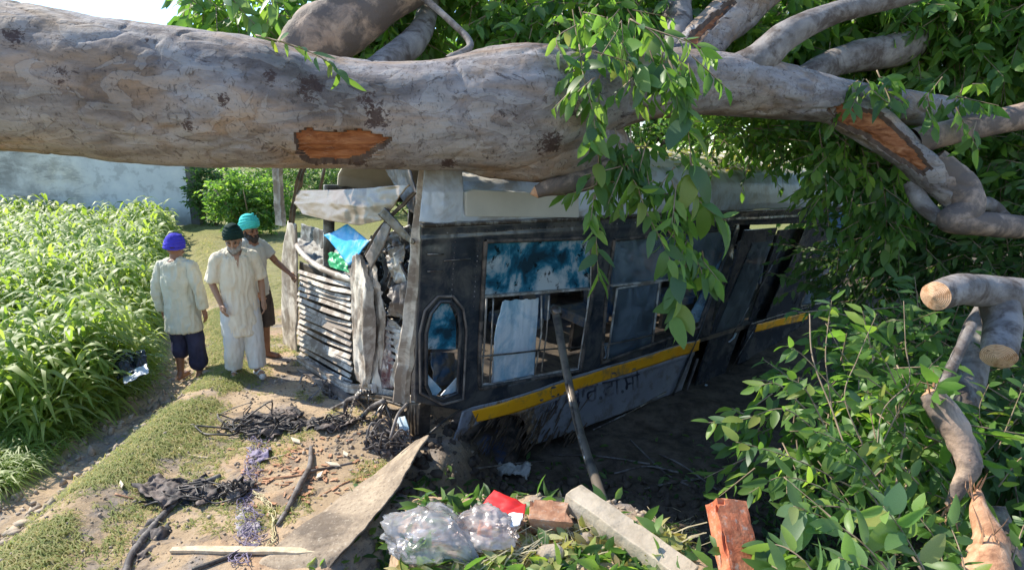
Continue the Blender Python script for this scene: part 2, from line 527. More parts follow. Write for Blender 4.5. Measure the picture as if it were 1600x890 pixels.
def ground_mat():
    t = NT('trampled_earth'); p = t.pos()
    a = t.ramp(t.noise(p, 1.1, 7, 0.6, 0.4), [(0.3, (0.27, 0.20, 0.13)), (0.5, (0.42, 0.31, 0.20)), (0.7, (0.52, 0.40, 0.28))])
    g = t.ramp(t.noise(p, 2.1, 8, 0.66, 0.8), [(0.5, 0.0), (0.64, 1.0)])
    a = t.mix(a, (0.25, 0.22, 0.20), g)
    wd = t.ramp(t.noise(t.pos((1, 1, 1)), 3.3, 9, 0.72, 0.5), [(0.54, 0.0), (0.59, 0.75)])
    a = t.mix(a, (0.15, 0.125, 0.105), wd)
    o = t.ramp(t.noise(p, 0.8, 5, 0.6), [(0.55, 0.0), (0.68, 1.0)])
    a = t.mix(a, (0.50, 0.30, 0.17), t.math('MULTIPLY', o, 0.7))
    sp = t.noise(p, 38, 5, 0.7)
    a = t.mix(a, (0.12, 0.09, 0.065), t.math('MULTIPLY', t.ramp(sp, [(0.34, 1.0), (0.46, 0.0)]), 0.7))
    a = t.mix(a, (0.66, 0.58, 0.45), t.math('MULTIPLY', t.ramp(sp, [(0.62, 0.0), (0.7, 1.0)]), 0.5))
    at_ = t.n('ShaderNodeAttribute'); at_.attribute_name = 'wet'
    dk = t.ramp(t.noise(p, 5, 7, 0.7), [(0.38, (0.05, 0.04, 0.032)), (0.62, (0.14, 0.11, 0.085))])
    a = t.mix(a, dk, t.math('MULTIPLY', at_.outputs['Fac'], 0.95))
    ag = t.n('ShaderNodeAttribute'); ag.attribute_name = 'green'
    gn = t.ramp(t.noise(p, 14, 5, 0.7), [(0.35, (0.10, 0.11, 0.03)), (0.65, (0.26, 0.25, 0.09))])
    a = t.mix(a, gn, ag.outputs['Fac'])
    nb = t.bump(t.noise(p, 9, 8, 0.68), 0.6, 0.03); nb = t.bump(t.noise(p, 60, 4, 0.65), 0.5, 0.006, nb)
    return t.done(t.bsdf(a, 0.92, 0, nb, 0.15))

M = {}
M['bark'] = bark_mat([((at(x_, y_, d_)).tolist(), r_) for x_, y_, d_, r_ in ((108, 118, 3.5, .12), (290, 200, 3.58, .08), (345, 158, 3.55, .07), (485, 135, 3.72, .13), (590, 182, 3.82, .14), (575, 160, 3.80, .10), (560, 250, 4.0, .12), (25, 60, 3.45, .10), (700, 255, 4.1, .10), (230, 75, 3.6, .08), (1210, 150, 4.6, .08), (890, 170, 3.95, .10), (860, 225, 4.0, .14), (420, 120, 3.65, .07))])
M['scar'] = wood_mat('torn_heartwood', (0.09, 0.032, 0.016), (0.27, 0.10, 0.042), (0.44, 0.21, 0.10), (0.25, 1, 1), 24)
M['cutwood'] = ring_mat()
M['cutwood_plain'] = wood_mat('sawn_wood', (0.42, 0.22, 0.11), (0.66, 0.42, 0.24), (0.78, 0.58, 0.38), (1, 1, 1), 14)
M['splinter'] = wood_mat('splintered_wood', (0.20, 0.09, 0.05), (0.48, 0.26, 0.15), (0.62, 0.42, 0.28), (1, 1, 0.3), 20)
M['paleplank'] = wood_mat('pale_plank', (0.42, 0.33, 0.22), (0.60, 0.48, 0.33), (0.72, 0.60, 0.44), (1, 1, 1), 16)
M['greybark'] = simple('grey_branch_bark', (0.13, 0.115, 0.11), (0.30, 0.27, 0.25), 7, 0.8, 0, 0.6, 26, 0.012, dirt=(0.08, 0.06, 0.05), dirt_amt=0.35)
M['pinkbark'] = simple('peeling_pink_bark', (0.26, 0.17, 0.12), (0.44, 0.32, 0.24), 5, 0.75, 0, 0.6, 14, 0.02, dirt=(0.12, 0.09, 0.075), dirt_amt=0.6)
M['twig'] = simple('twig_bark', (0.16, 0.11, 0.07), (0.32, 0.24, 0.16), 20, 0.8)
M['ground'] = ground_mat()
M['mudclod'] = simple('mud_clods', (0.24, 0.19, 0.14), (0.48, 0.39, 0.29), 3, 0.95, 0, 0.6, 60, 0.01)
M['darkclod'] = simple('damp_clods', (0.05, 0.038, 0.03), (0.13, 0.10, 0.075), 3, 0.95, 0, 0.6, 60, 0.01)
M['leaf'] = leaf_mat('leaf_green', [(0.08, 0.16, 0.05), (0.13, 0.24, 0.065), (0.23, 0.35, 0.08), (0.11, 0.20, 0.09), (0.05, 0.12, 0.03), (0.11, 0.20, 0.05), (0.08, 0.15, 0.08), (0.06, 0.13, 0.04), (0.18, 0.27, 0.06), (0.26, 0.29, 0.07)], 0.45, attr=False)
M['leaf_pale'] = leaf_mat('leaf_pale_green', [(0.09, 0.20, 0.07), (0.14, 0.27, 0.08), (0.22, 0.34, 0.10), (0.10, 0.22, 0.10), (0.16, 0.24, 0.13), (0.10, 0.18, 0.08), (0.18, 0.28, 0.08), (0.12, 0.22, 0.12), (0.34, 0.36, 0.12)], 0.40, attr=False)
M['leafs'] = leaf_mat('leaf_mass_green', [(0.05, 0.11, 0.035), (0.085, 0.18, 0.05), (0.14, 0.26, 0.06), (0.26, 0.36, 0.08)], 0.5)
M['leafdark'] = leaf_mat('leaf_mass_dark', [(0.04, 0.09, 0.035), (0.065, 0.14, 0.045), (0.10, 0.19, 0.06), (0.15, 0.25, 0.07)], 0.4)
M['leafdry'] = leaf_mat('withered_leaves', [(0.28, 0.22, 0.10), (0.42, 0.38, 0.16), (0.28, 0.34, 0.10), (0.5, 0.46, 0.25)], 0.25)
M['crop'] = leaf_mat('fodder_blades', [(0.13, 0.20, 0.045), (0.19, 0.28, 0.06), (0.29, 0.36, 0.10), (0.26, 0.33, 0.17)], 0.45, 0.5)
M['grass'] = leaf_mat('verge_grass', [(0.13, 0.17, 0.04), (0.22, 0.27, 0.07), (0.36, 0.34, 0.14), (0.50, 0.42, 0.22)], 0.35, 0.7)
# ================================================================ the setting: ground, crop, wall, far trees
def build_ground():
    def axis(a, b, fine0, fine1, cf, cc):
        xs = [a]
        while xs[-1] < b:
            x = xs[-1]
            d = 0 if fine0 <= x <= fine1 else min(abs(x - fine0), abs(x - fine1))
            xs.append(x + cf + d * cc)
        return np.array(xs)
    xs = axis(-120, 120, -5.5, 3.5, 0.028, 0.09)
    ys = axis(-30, 160, 0.6, 7.5, 0.028, 0.09)
    X, Y = np.meshgrid(xs, ys, indexing='ij')
    Z = gz(X, Y)
    far = sm((np.hypot(X, Y) - 20) / 30)
    Z = Z * (1 - far)
    V = np.stack([X, Y, Z], -1).reshape(-1, 3)
    idx = np.arange(X.size).reshape(X.shape)
    F = np.stack([idx[:-1, :-1], idx[1:, :-1], idx[1:, 1:], idx[:-1, 1:]], -1).reshape(-1, 4)
    x, y = X.ravel(), Y.ravel()
    ex = edge_x(y)
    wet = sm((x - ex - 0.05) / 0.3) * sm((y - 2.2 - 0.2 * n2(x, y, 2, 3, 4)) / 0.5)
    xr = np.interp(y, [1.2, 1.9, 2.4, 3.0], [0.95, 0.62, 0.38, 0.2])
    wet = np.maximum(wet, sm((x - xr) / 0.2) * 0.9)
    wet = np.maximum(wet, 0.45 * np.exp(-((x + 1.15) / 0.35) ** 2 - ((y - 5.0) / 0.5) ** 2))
    fx = field_x(y)
    gr = np.maximum(sm((fx + 0.15 - x) / 0.3), 0.6 * np.exp(-((x - (fx + 1.22)) / 0.24) ** 2) * sm(0.5 + 2.0 * n2(x, y, 1.6, 4, 19)))
    gr = np.maximum(gr, sm((y - 8.3 + 1.0 * n2(x, y, 0.8, 3, 7)) / 2.0) * sm((-2.2 - x + 0.5 * n2(x, y, 1.2, 3, 9)) / 0.5) * 0.8)
    gr = np.maximum(gr, sm((y - 14) / 6))
    gr = np.maximum(gr, 0.22 * sm(n2(x, y, 1.9, 4, 57) * 2.2 - 0.1) * sm((-1.3 - x) / 0.6))
    me = np_mesh(V, F, attr=[('wet', 'POINT', wet), ('green', 'POINT', np.clip(gr, 0, 1))])
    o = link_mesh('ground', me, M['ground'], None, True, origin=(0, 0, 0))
    tag(o, 'dusty trampled earth bank sloping to a dark ditch under the bus', 'ground', kind='structure')
build_ground()

def blades(base, n_leaf, length, width, rng, arch=1.0, up=1.0, segs=4, stem_h=0.0, hs=None):
    """arching grass blades as strips. base (n,3) -> V,F,rnd"""
    n = len(base)
    B = np.repeat(base, n_leaf, 0); m = len(B)
    az = rng.random(m) * 2 * math.pi
    L = length[0] + (length[1] - length[0]) * rng.random(m)
    H = np.ones(m) if hs is None else np.repeat(hs, n_leaf)
    L = L * H ** 0.5
    W = width * (0.6 + 0.7 * rng.random(m))
    h0 = H * stem_h * np.repeat(0.7 + 0.5 * rng.random(n), n_leaf) * np.tile((np.arange(n_leaf) + 0.3) / n_leaf, n)
    pr = rng.random(n); pr = np.repeat(pr, n_leaf) * 0.7 + 0.3 * rng.random(m)
    D = np.stack([np.cos(az), np.sin(az), az * 0], -1); S = np.stack([-np.sin(az), np.cos(az), az * 0], -1)
    ar = arch * (0.5 + rng.random(m))
    V = []
    for k in range(segs + 1):
        t = k / segs
        ang0 = 1.35 * up
        # curve out and over
        out = L * (0.35 * t + 0.45 * t * t * ar); z = L * (up * t - 0.75 * ar * t * t * t)
        w = W * (1 - t) ** 0.6 * (0.5 + 1.2 * min(t * 3, 1)) if k < segs else W * 0.05
        c = B + D * out[:, None]; c[:, 2] += h0 + z
        tw = 0.35 * np.sin(3 * t + az)
        sv = S * np.cos(tw)[:, None]; sv[:, 2] += np.sin(tw)
        V += [c - sv * (w / 2)[:, None], c + sv * (w / 2)[:, None]]
    V = np.stack(V, 1)                              # m, 2(segs+1), 3
    f = np.array([(2 * k, 2 * k + 1, 2 * k + 3, 2 * k + 2) for k in range(segs)])
    F = (f[None] + (np.arange(m) * V.shape[1])[:, None, None]).reshape(-1, 4)
    return V.reshape(-1, 3), F, np.repeat(pr, segs)

def merge(parts):
    V, F, A, b = [], [], [], 0
    for v, f, a in parts:
        V.append(v); F.append(f + b); A.append(a); b += len(v)
    return np.vstack(V), np.vstack(F), np.concatenate(A)

def build_crop():
    r = np.random.default_rng(3); parts = []
    def plants(n, y0, y1, dens_pow, x_w, stem, seg, leaves, L, W):
        y = y0 + (y1 - y0) * r.random(n) ** dens_pow
        x = field_x(y) - x_w(y) * r.random(n) ** 1.2 + 0.10 * r.standard_normal(n)
        keep = (np.abs(x) < 0.95 * y + 1.2)
        x, y = x[keep], y[keep]
        z = gz(x, y)
        near = 0.65 + 0.35 * sm((field_x(y) - x) / 0.9)
        b = np.stack([x, y, z], -1)
        v, f, a = blades(b, leaves, L, W, r, 1.0, 0.75, seg, stem, np.clip(0.84 + 0.5 * n2(x, y, 0.55, 3, 88) + 0.14 * r.standard_normal(len(x)) - 0.25 * sm((0.5 - (field_x(y) - x)) / 0.5), .4, 1.15))
        parts.append((v, f, a))
    plants(1150, 4.9, 8.0, 1.0, lambda y: 2.8 + 0 * y, 0.9, 5, 9, (0.32, 0.62), 0.042)
    plants(1900, 8.0, 13.0, 1.0, lambda y: 6.0 + 0 * y, 1.0, 4, 8, (0.4, 0.65), 0.048)
    plants(1700, 13.0, 21.0, 1.0, lambda y: 9.0 + 0 * y, 1.0, 3, 7, (0.45, 0.7), 0.075)
    V, F, A = merge(parts)
    o = link_mesh('fodder_crop', np_mesh(V, F, [('rnd', 'FACE', A)]), M['crop'], None, True, origin=(-7, 9, 0))
    tag(o, 'tall bright green fodder crop filling the field on the left', 'crop', kind='stuff')
    # short wild grass along the foot of the crop
    n = 3800; y = 4.1 + 7 * r.random(n) ** 1.3; x = field_x(y) + 0.22 - 1.3 * r.random(n)
    b = np.stack([x, y, gz(x, y)], -1)
    V, F, A = blades(b, 6, (0.14, 0.42), 0.011, r, 1.1, 0.85, 3)
    o = link_mesh('wild_grass', np_mesh(V, F, [('rnd', 'FACE', A)]), M['crop'], None, True, origin=(-5, 5, 0))
    tag(o, 'tangled wild grass hanging over the edge of the crop', 'grass', kind='stuff')
    # grass on the verge and thin tufts on the bank
    n = 11000; y = 2.6 + 6.5 * r.random(n); x = field_x(y) + 1.22 + 0.22 * r.standard_normal(n)
    k = n2(x, y, 1.6, 4, 19) > -0.12; x, y = x[k], y[k]
    n = 9000; y2 = 3.0 + 5 * r.random(n); x2 = -3.6 + 2.6 * r.random(n) + 0 * y2
    k = (n2(x2, y2, 1.9, 4, 57) > 0.16) & (x2 > field_x(y2) + 1.0); x2, y2 = x2[k], y2[k]
    n = 9000; y3 = 7 + 11 * r.random(n); x3 = -2.4 - 7 * r.random(n); k = (x3 > field_x(y3) - 0.3) & (n2(x3, y3, 0.9, 3, 7) > -0.2 ); x3, y3 = x3[k], y3[k]
    x = np.concatenate([x, x2, x3]); y = np.concatenate([y, y2, y3])
    b = np.stack([x, y, gz(x, y)], -1)
    V, F, A = blades(b, 4, (0.025, 0.13), 0.006, r, 1.5, 0.6, 2, 0.0, np.clip(.9 + .5 * r.standard_normal(len(x)), .2, 2.2))
    o = link_mesh('verge_grass', np_mesh(V, F, [('rnd', 'FACE', A)]), M['grass'], None, False, origin=(-3, 5, 0))
    tag(o, 'short dry green grass along the verge of the bank', 'grass', kind='stuff')
build_crop()

M['mudclod2'] = simple('grey_mud_clods', (0.20, 0.16, 0.125), (0.40, 0.32, 0.24), 3, 0.95, 0, 0.6, 60, 0.01)
# crumbs and clods on the bank, in the furrow and in the ditch
r = np.random.default_rng(5)
P = []
for _ in range(3000):
    x = -4.6 + 3.4 * r.random(); y = 3.0 + 4.5 * r.random(); s = 0.004 + 0.014 * r.random() ** 3
    if x < field_x(y) + 0.95: s *= 2.6
    P.append((x, y, 0, s))
lumps('earth_clods', P, M['mudclod'], seed=1, label='loose pale crumbs and clods of earth scattered on the bank', cat='soil')
P = []
for _ in range(2000):
    x = -0.9 + 4.2 * r.random(); y = 2.6 + 2.6 * r.random(); s = 0.01 + 0.05 * r.random() ** 2.5
    P.append((x, y, 0, s))
P2 = []
for _ in range(650):
    x = -1.25 + 0.38 * r.standard_normal(); y = 4.85 + 0.30 * r.standard_normal(); s = 0.004 + 0.016 * r.random() ** 2
    P2.append((x, y, 0, s))
lumps('bumper_clods', P2, M['mudclod2'], seed=4, label='grey brown clods of earth heaped under the broken bumper', cat='soil')
lumps('damp_soil_clods', P, M['darkclod'], seed=2, label='dark damp clods of torn up soil in the ditch below the bus', cat='soil')
P = []
for _ in range(1500):
    x = -0.7 + 2.2 * r.random(); y = 1.3 + 1.2 * r.random(); s = 0.003 + 0.012 * r.random() ** 3
    P.append((x, y, 0, s))
lumps('mound_crumbs', P, M['mudclod'], seed=3, label='fine crumbs of brown earth on the near mound', cat='soil')

# far masonry wall with weathered limewash
def wall_mat():
    t = NT('weathered_limewash'); p = t.pos((1, 1, 1))
    base = t.ramp(t.noise(p, 0.45, 6, 0.6, 0.3), [(0.4, (0.40, 0.39, 0.36)), (0.5, (0.58, 0.55, 0.49)), (0.6, (0.68, 0.62, 0.50))])
    stain = t.ramp(t.noise(t.pos((0.35, 1, 1.2)), 1.8, 9, 0.75, 0.6), [(0.50, 0.0), (0.55, 1.0)])
    base = t.mix(base, (0.22, 0.21, 0.19), t.math('MULTIPLY', stain, 0.5))
    g = t.n('ShaderNodeNewGeometry'); sx = t.n('ShaderNodeSeparateXYZ'); t.l(g.outputs['Position'], sx.inputs[0])
    right = t.ramp(t.math('ADD', t.math('MULTIPLY', sx.outputs['X'], 0.12), t.math('MULTIPLY', t.noise(p, 0.6, 4), 0.5)), [(0.0, 0.0), (1.0, 1.0)])
    blue = t.ramp(t.noise(p, 0.22, 4), [(0.45, 0.0), (0.6, 1.0)])
    base = t.mix(base, (0.48, 0.56, 0.64), t.math('MULTIPLY', t.ramp(sx.outputs['X'], [(0.0, 0.0), (1.0, 0.0)]), 0.0))
    rt = t.math('MULTIPLY', t.ramp(t.math('ADD', t.math('MULTIPLY', t.math('ADD', sx.outputs['X'], 18.0), 0.16), t.math('MULTIPLY', t.noise(p, 0.7, 5), 0.6)), [(0.45, 0.0), (0.75, 1.0)]), 0.9)
    base = t.mix(base, (0.66, 0.66, 0.64), rt)
    damp = t.ramp(t.math('ADD', sx.outputs['Z'], t.math('MULTIPLY', t.noise(p, 1.4, 5), 0.8)), [(0.5, 1.0), (1.0, 0.0)])
    base = t.mix(base, (0.20, 0.19, 0.16), t.math('MULTIPLY', damp, 0.6))
    fine = t.noise(t.pos((0.9, 1, 1.0)), 1.4, 8, 0.70, 0.1)
    base = t.mix(base, (0.20, 0.19, 0.17), t.math('MULTIPLY', t.ramp(fine, [(0.54, 0.0), (0.60, 1.0)]), 0.32))
    base = t.mix(base, (0.78, 0.76, 0.70), t.math('MULTIPLY', t.ramp(fine, [(0.38, 1.0), (0.5, 0.0)]), 0.5))
    nb = t.bump(t.noise(p, 6, 6, 0.7), 0.25, 0.02)
    return t.done(t.bsdf(base, 0.9, 0, nb, 0.1))
M['wall'] = wall_mat()
WY = 22.0
def wx(px): return (px - 800) / FPX * (WY * FW[1] + 2.3 * 0.216 + 0.0)
x1 = wx(304)
t_ = thing('boundary_wall', (x1 - 9, WY, 0), 'long weathered grey blue plastered wall beyond the fodder field', 'wall')
mb = MB(); x0 = x1 - 22; n = 60
for i in range(1):
    mb.box(((x0 + x1) / 2, WY + 0.15, 1.7), x1 - x0, 0.30, 3.5)
mb.build('wall_face', M['wall'], t_)
mb = MB(); mb.box(((x0 + x1) / 2, WY + 0.13, 3.52), x1 - x0, 0.42, 0.12); mb.build('coping', M['wall'], t_)
M['darkpost'] = simple('dark_weathered_post', (0.10, 0.09, 0.085), (0.20, 0.18, 0.16), 3, 0.9)
mb = MB(); mb.box((x1 + 0.16, WY + 0.0, 1.8), 0.32, 0.5, 3.75); mb.build('end_pier', M['darkpost'], t_)

# ---------------------------------------------------------------- leaves
def leaf_geom(segs=3, fold=0.25, curl=0.25, wmax=0.17, blunt=0.6):
    """unit leaf along +Y, normal +Z"""
    V = [(0, 0, 0)]; F = []
    for k in range(1, segs + 1):
        t = k / (segs + 1)
        w = wmax * math.sin(math.pi * t ** (0.75)) ** blunt
        z = -curl * t * t
        V += [(-w, t, z + fold * w), (0, t, z), (w, t, z + fold * w)]
    V.append((0, 1, -curl))
    F += [(0, 2, 1), (0, 3, 2)]
    for k in range(segs - 1):
        a = 1 + 3 * k; b = a + 3
        F += [(a, a + 1, b + 1), (a, b + 1, b), (a + 1, a + 2, b + 2), (a + 1, b + 2, b + 1)]
    a = 1 + 3 * (segs - 1); e = len(V) - 1
    F += [(a, a + 1, e), (a + 1, a + 2, e)]
    return np.array(V, float), np.array(F, int)

LEAF_V, LEAF_F = leaf_geom(2, 0.3, 0.2, 0.19)
def frames(D, rng, droop_n=0.6):
    """orthonormal frames (x,y=D,z) with z roughly up plus jitter"""
    n = len(D)
    D = D / np.linalg.norm(D, axis=1)[:, None]
    Zr = np.array((0, 0, 1.0))[None] * droop_n + rng.standard_normal((n, 3)) * 0.6
    Zr = Zr - (Zr * D).sum(1)[:, None] * D; Zr /= np.maximum(1e-6, np.linalg.norm(Zr, axis=1))[:, None]
    X = np.cross(D, Zr)
    return X, D, Zr

def scatter_leaves(base, D, L, rng, wid=1.0):
    X, Y, Z = frames(D, rng)
    v = LEAF_V
    V = base[:, None] + L[:, None, None] * (v[None, :, 0:1] * X[:, None] * wid + v[None, :, 1:2] * Y[:, None] + v[None, :, 2:3] * Z[:, None])
    F = (LEAF_F[None] + (np.arange(len(base)) * len(v))[:, None, None]).reshape(-1, 3)
    return V.reshape(-1, 3), F

def twig_mesh(A, B, r0):
    n = len(A); T = B - A; T /= np.maximum(1e-6, np.linalg.norm(T, axis=1))[:, None]
    a = np.cross(T, np.array((0.3, 0.2, 1.0))); a /= np.maximum(1e-6, np.linalg.norm(a, axis=1))[:, None]; b = np.cross(T, a)
    V = []
    for P_, s in ((A, 1.0), (B, 0.4)):
        for j in range(3):
            th = 2 * math.pi * j / 3
            V.append(P_ + (r0 * s)[:, None] * (math.cos(th) * a + math.sin(th) * b))
    V = np.stack(V, 1)
    f = np.array([(0, 1, 4, 3), (1, 2, 5, 4), (2, 0, 3, 5)])
    F = (f[None] + (np.arange(n) * 6)[:, None, None]).reshape(-1, 4)
    return V.reshape(-1, 3), F

def foliage(blobs, leaf_len, rng, per=10, droop=0.5, gap=0.0, gfreq=1.6, seed=0, twig_len=(0.3, 0.7), wid=1.0):
    """blobs: (centre, radii, n_twigs). Leaves strung on real twigs; a noise field opens gaps"""
    A, B = [], []
    for c, rad, n in blobs:
        c = np.array(c, float); rad = np.array(rad, float)
        q = rng.standard_normal((n * 3, 3)); q /= np.linalg.norm(q, axis=1)[:, None]; q *= (rng.random(n * 3) ** 0.45)[:, None]
        p = c + q * rad
        k = fbm(p * gfreq, 3, seed) > gap; p = p[k][:n]; q = q[k][:n]
        d = q * 0.8 + rng.standard_normal(p.shape) * 0.6; d[:, 2] -= droop
        d /= np.linalg.norm(d, axis=1)[:, None]
        l = twig_len[0] + (twig_len[1] - twig_len[0]) * rng.random(len(p))
        A.append(p); B.append(p + d * l[:, None])
    A = np.vstack(A); B = np.vstack(B); n = len(A)
    t = np.tile((np.arange(per) + 0.6) / per, n)
    AA = np.repeat(A, per, 0); BB = np.repeat(B, per, 0); T = BB - AA
    base = AA + T * t[:, None]
    Tn = T / np.maximum(1e-6, np.linalg.norm(T, axis=1))[:, None]
    side = np.cross(Tn, np.array((0, 0, 1.0)) + 0.3 * rng.standard_normal(T.shape)); side /= np.maximum(1e-6, np.linalg.norm(side, axis=1))[:, None]
    sg = np.tile(np.where(np.arange(per) % 2, 1.0, -1.0), n)
    D = Tn * 0.7 + side * sg[:, None] * 0.8 + rng.standard_normal(T.shape) * 0.25; D[:, 2] -= droop * 0.9
    L = leaf_len[0] + (leaf_len[1] - leaf_len[0]) * rng.random(n * per)
    V, F = scatter_leaves(base, D, L, rng, wid)
    rnd = np.clip(np.repeat(rng.random(n), per) * 0.6 + 0.4 * rng.random(n * per), 0, 1)
    return V, F, np.repeat(rnd, len(LEAF_F)), A, B

def foliage_part(name, blobs, leaf_len, mat, parent, seed, kind='stuff', **kw):
    rng = np.random.default_rng(seed)
    V, F, rnd, A, B = foliage(blobs, leaf_len, rng, seed=seed, **kw)
    o = link_mesh(name, np_mesh(V, F, [('rnd', 'FACE', rnd)]), mat, parent, True)
    tag(o, kind=kind)
    v, f = twig_mesh(A, B, np.full(len(A), 0.005 + 0.01 * leaf_len[0]))
    w = link_mesh('twigs', np_mesh(v, f), M['twig'], parent, True); tag(w, kind='stuff')
    return o

LEAF_MESHES = []
for k, (fo, cu, wm) in enumerate(((0.25, 0.12, 0.20), (0.45, 0.35, 0.18), (0.15, 0.5, 0.22), (0.35, -0.1, 0.19), (0.1, 0.25, 0.25))):
    v, f = leaf_geom(5, fo, cu, wm, 0.7)
    v[:, 0] += 0.03 * np.sin(v[:, 1] * 5 + k)
    me = np_mesh(v, f); me.name = 'leaf'
    me.polygons.foreach_set('use_smooth', np.ones(len(f), bool))
    LEAF_MESHES.append(me)
def leaf_set(mat):
    out = []
    for me in LEAF_MESHES:
        c = me.copy(); c.materials.append(mat); out.append(c)
    return out
LS = {k: leaf_set(M[k]) for k in ('leaf', 'leaf_pale')}

def put_leaf(p, d, L, nrm, parent, ls, W=1.0):
    d = unit(d); z = np.array(nrm, float); z = z - np.dot(z, d) * d; z = unit(z); x = np.cross(d, z)
    o = bpy.data.objects.new('leaf', random.choice(ls))
    COL.objects.link(o); o.parent = parent
    p = np.array(p) - wloc(parent)
    o.matrix_local = Matrix.Translation(Vector(p)) @ Matrix((x, d, z)).transposed().to_4x4() @ Matrix.Diagonal((L * W, L, L, 1))
    return o

def spray(path, n, L, parent, ls, rad=0.006, droop=0.6, tip_dense=1.0, face=None, spread=0.9, stem=True, mbs=None, t0=0.05):
    """a leafy shoot: real stem plus individually placed leaves"""
    Pth = catmull(path, 8) if len(path) > 2 else np.linspace(path[0], path[1], 10)
    k = len(Pth)
    if mbs is not None: mbs.tube(Pth, np.linspace(rad, rad * 0.35, k), 5, noise=0.0)
    for i in range(n):
        t = t0 + (1 - t0) * ((i + 0.5) / n) ** (1 / tip_dense)
        x = t * (k - 1); j = min(int(x), k - 2); p = Pth[j] * (1 - (x - j)) + Pth[j + 1] * (x - j)
        T = unit(Pth[j + 1] - Pth[j])
        a = i * 2.4 + random.uniform(-0.5, 0.5)
        u = unit(np.cross(T, (0.31, 0.2, 0.9))); w = np.cross(T, u)
        d = T * random.uniform(0.35, 0.9) + (math.cos(a) * u + math.sin(a) * w) * spread + np.array((0, 0, -droop * random.uniform(0.4, 1.3)))
        nr = np.array((0, -0.55, 0.8)) + np.array([random.gauss(0, 0.55) for _ in range(3)])
        put_leaf(p, d, random.uniform(*L) * random.choice((.7, .9, 1, 1, 1.1)), nr, parent, ls, random.uniform(0.70, 1.15))
# ================================================================ the fallen tree
tree = thing('fallen_tree', at(850, 200, 4.4) * (1, 1, 0) + (0, 0, 0), 'huge fallen grey barked tree lying across and crushing the front of the bus roof', 'tree')

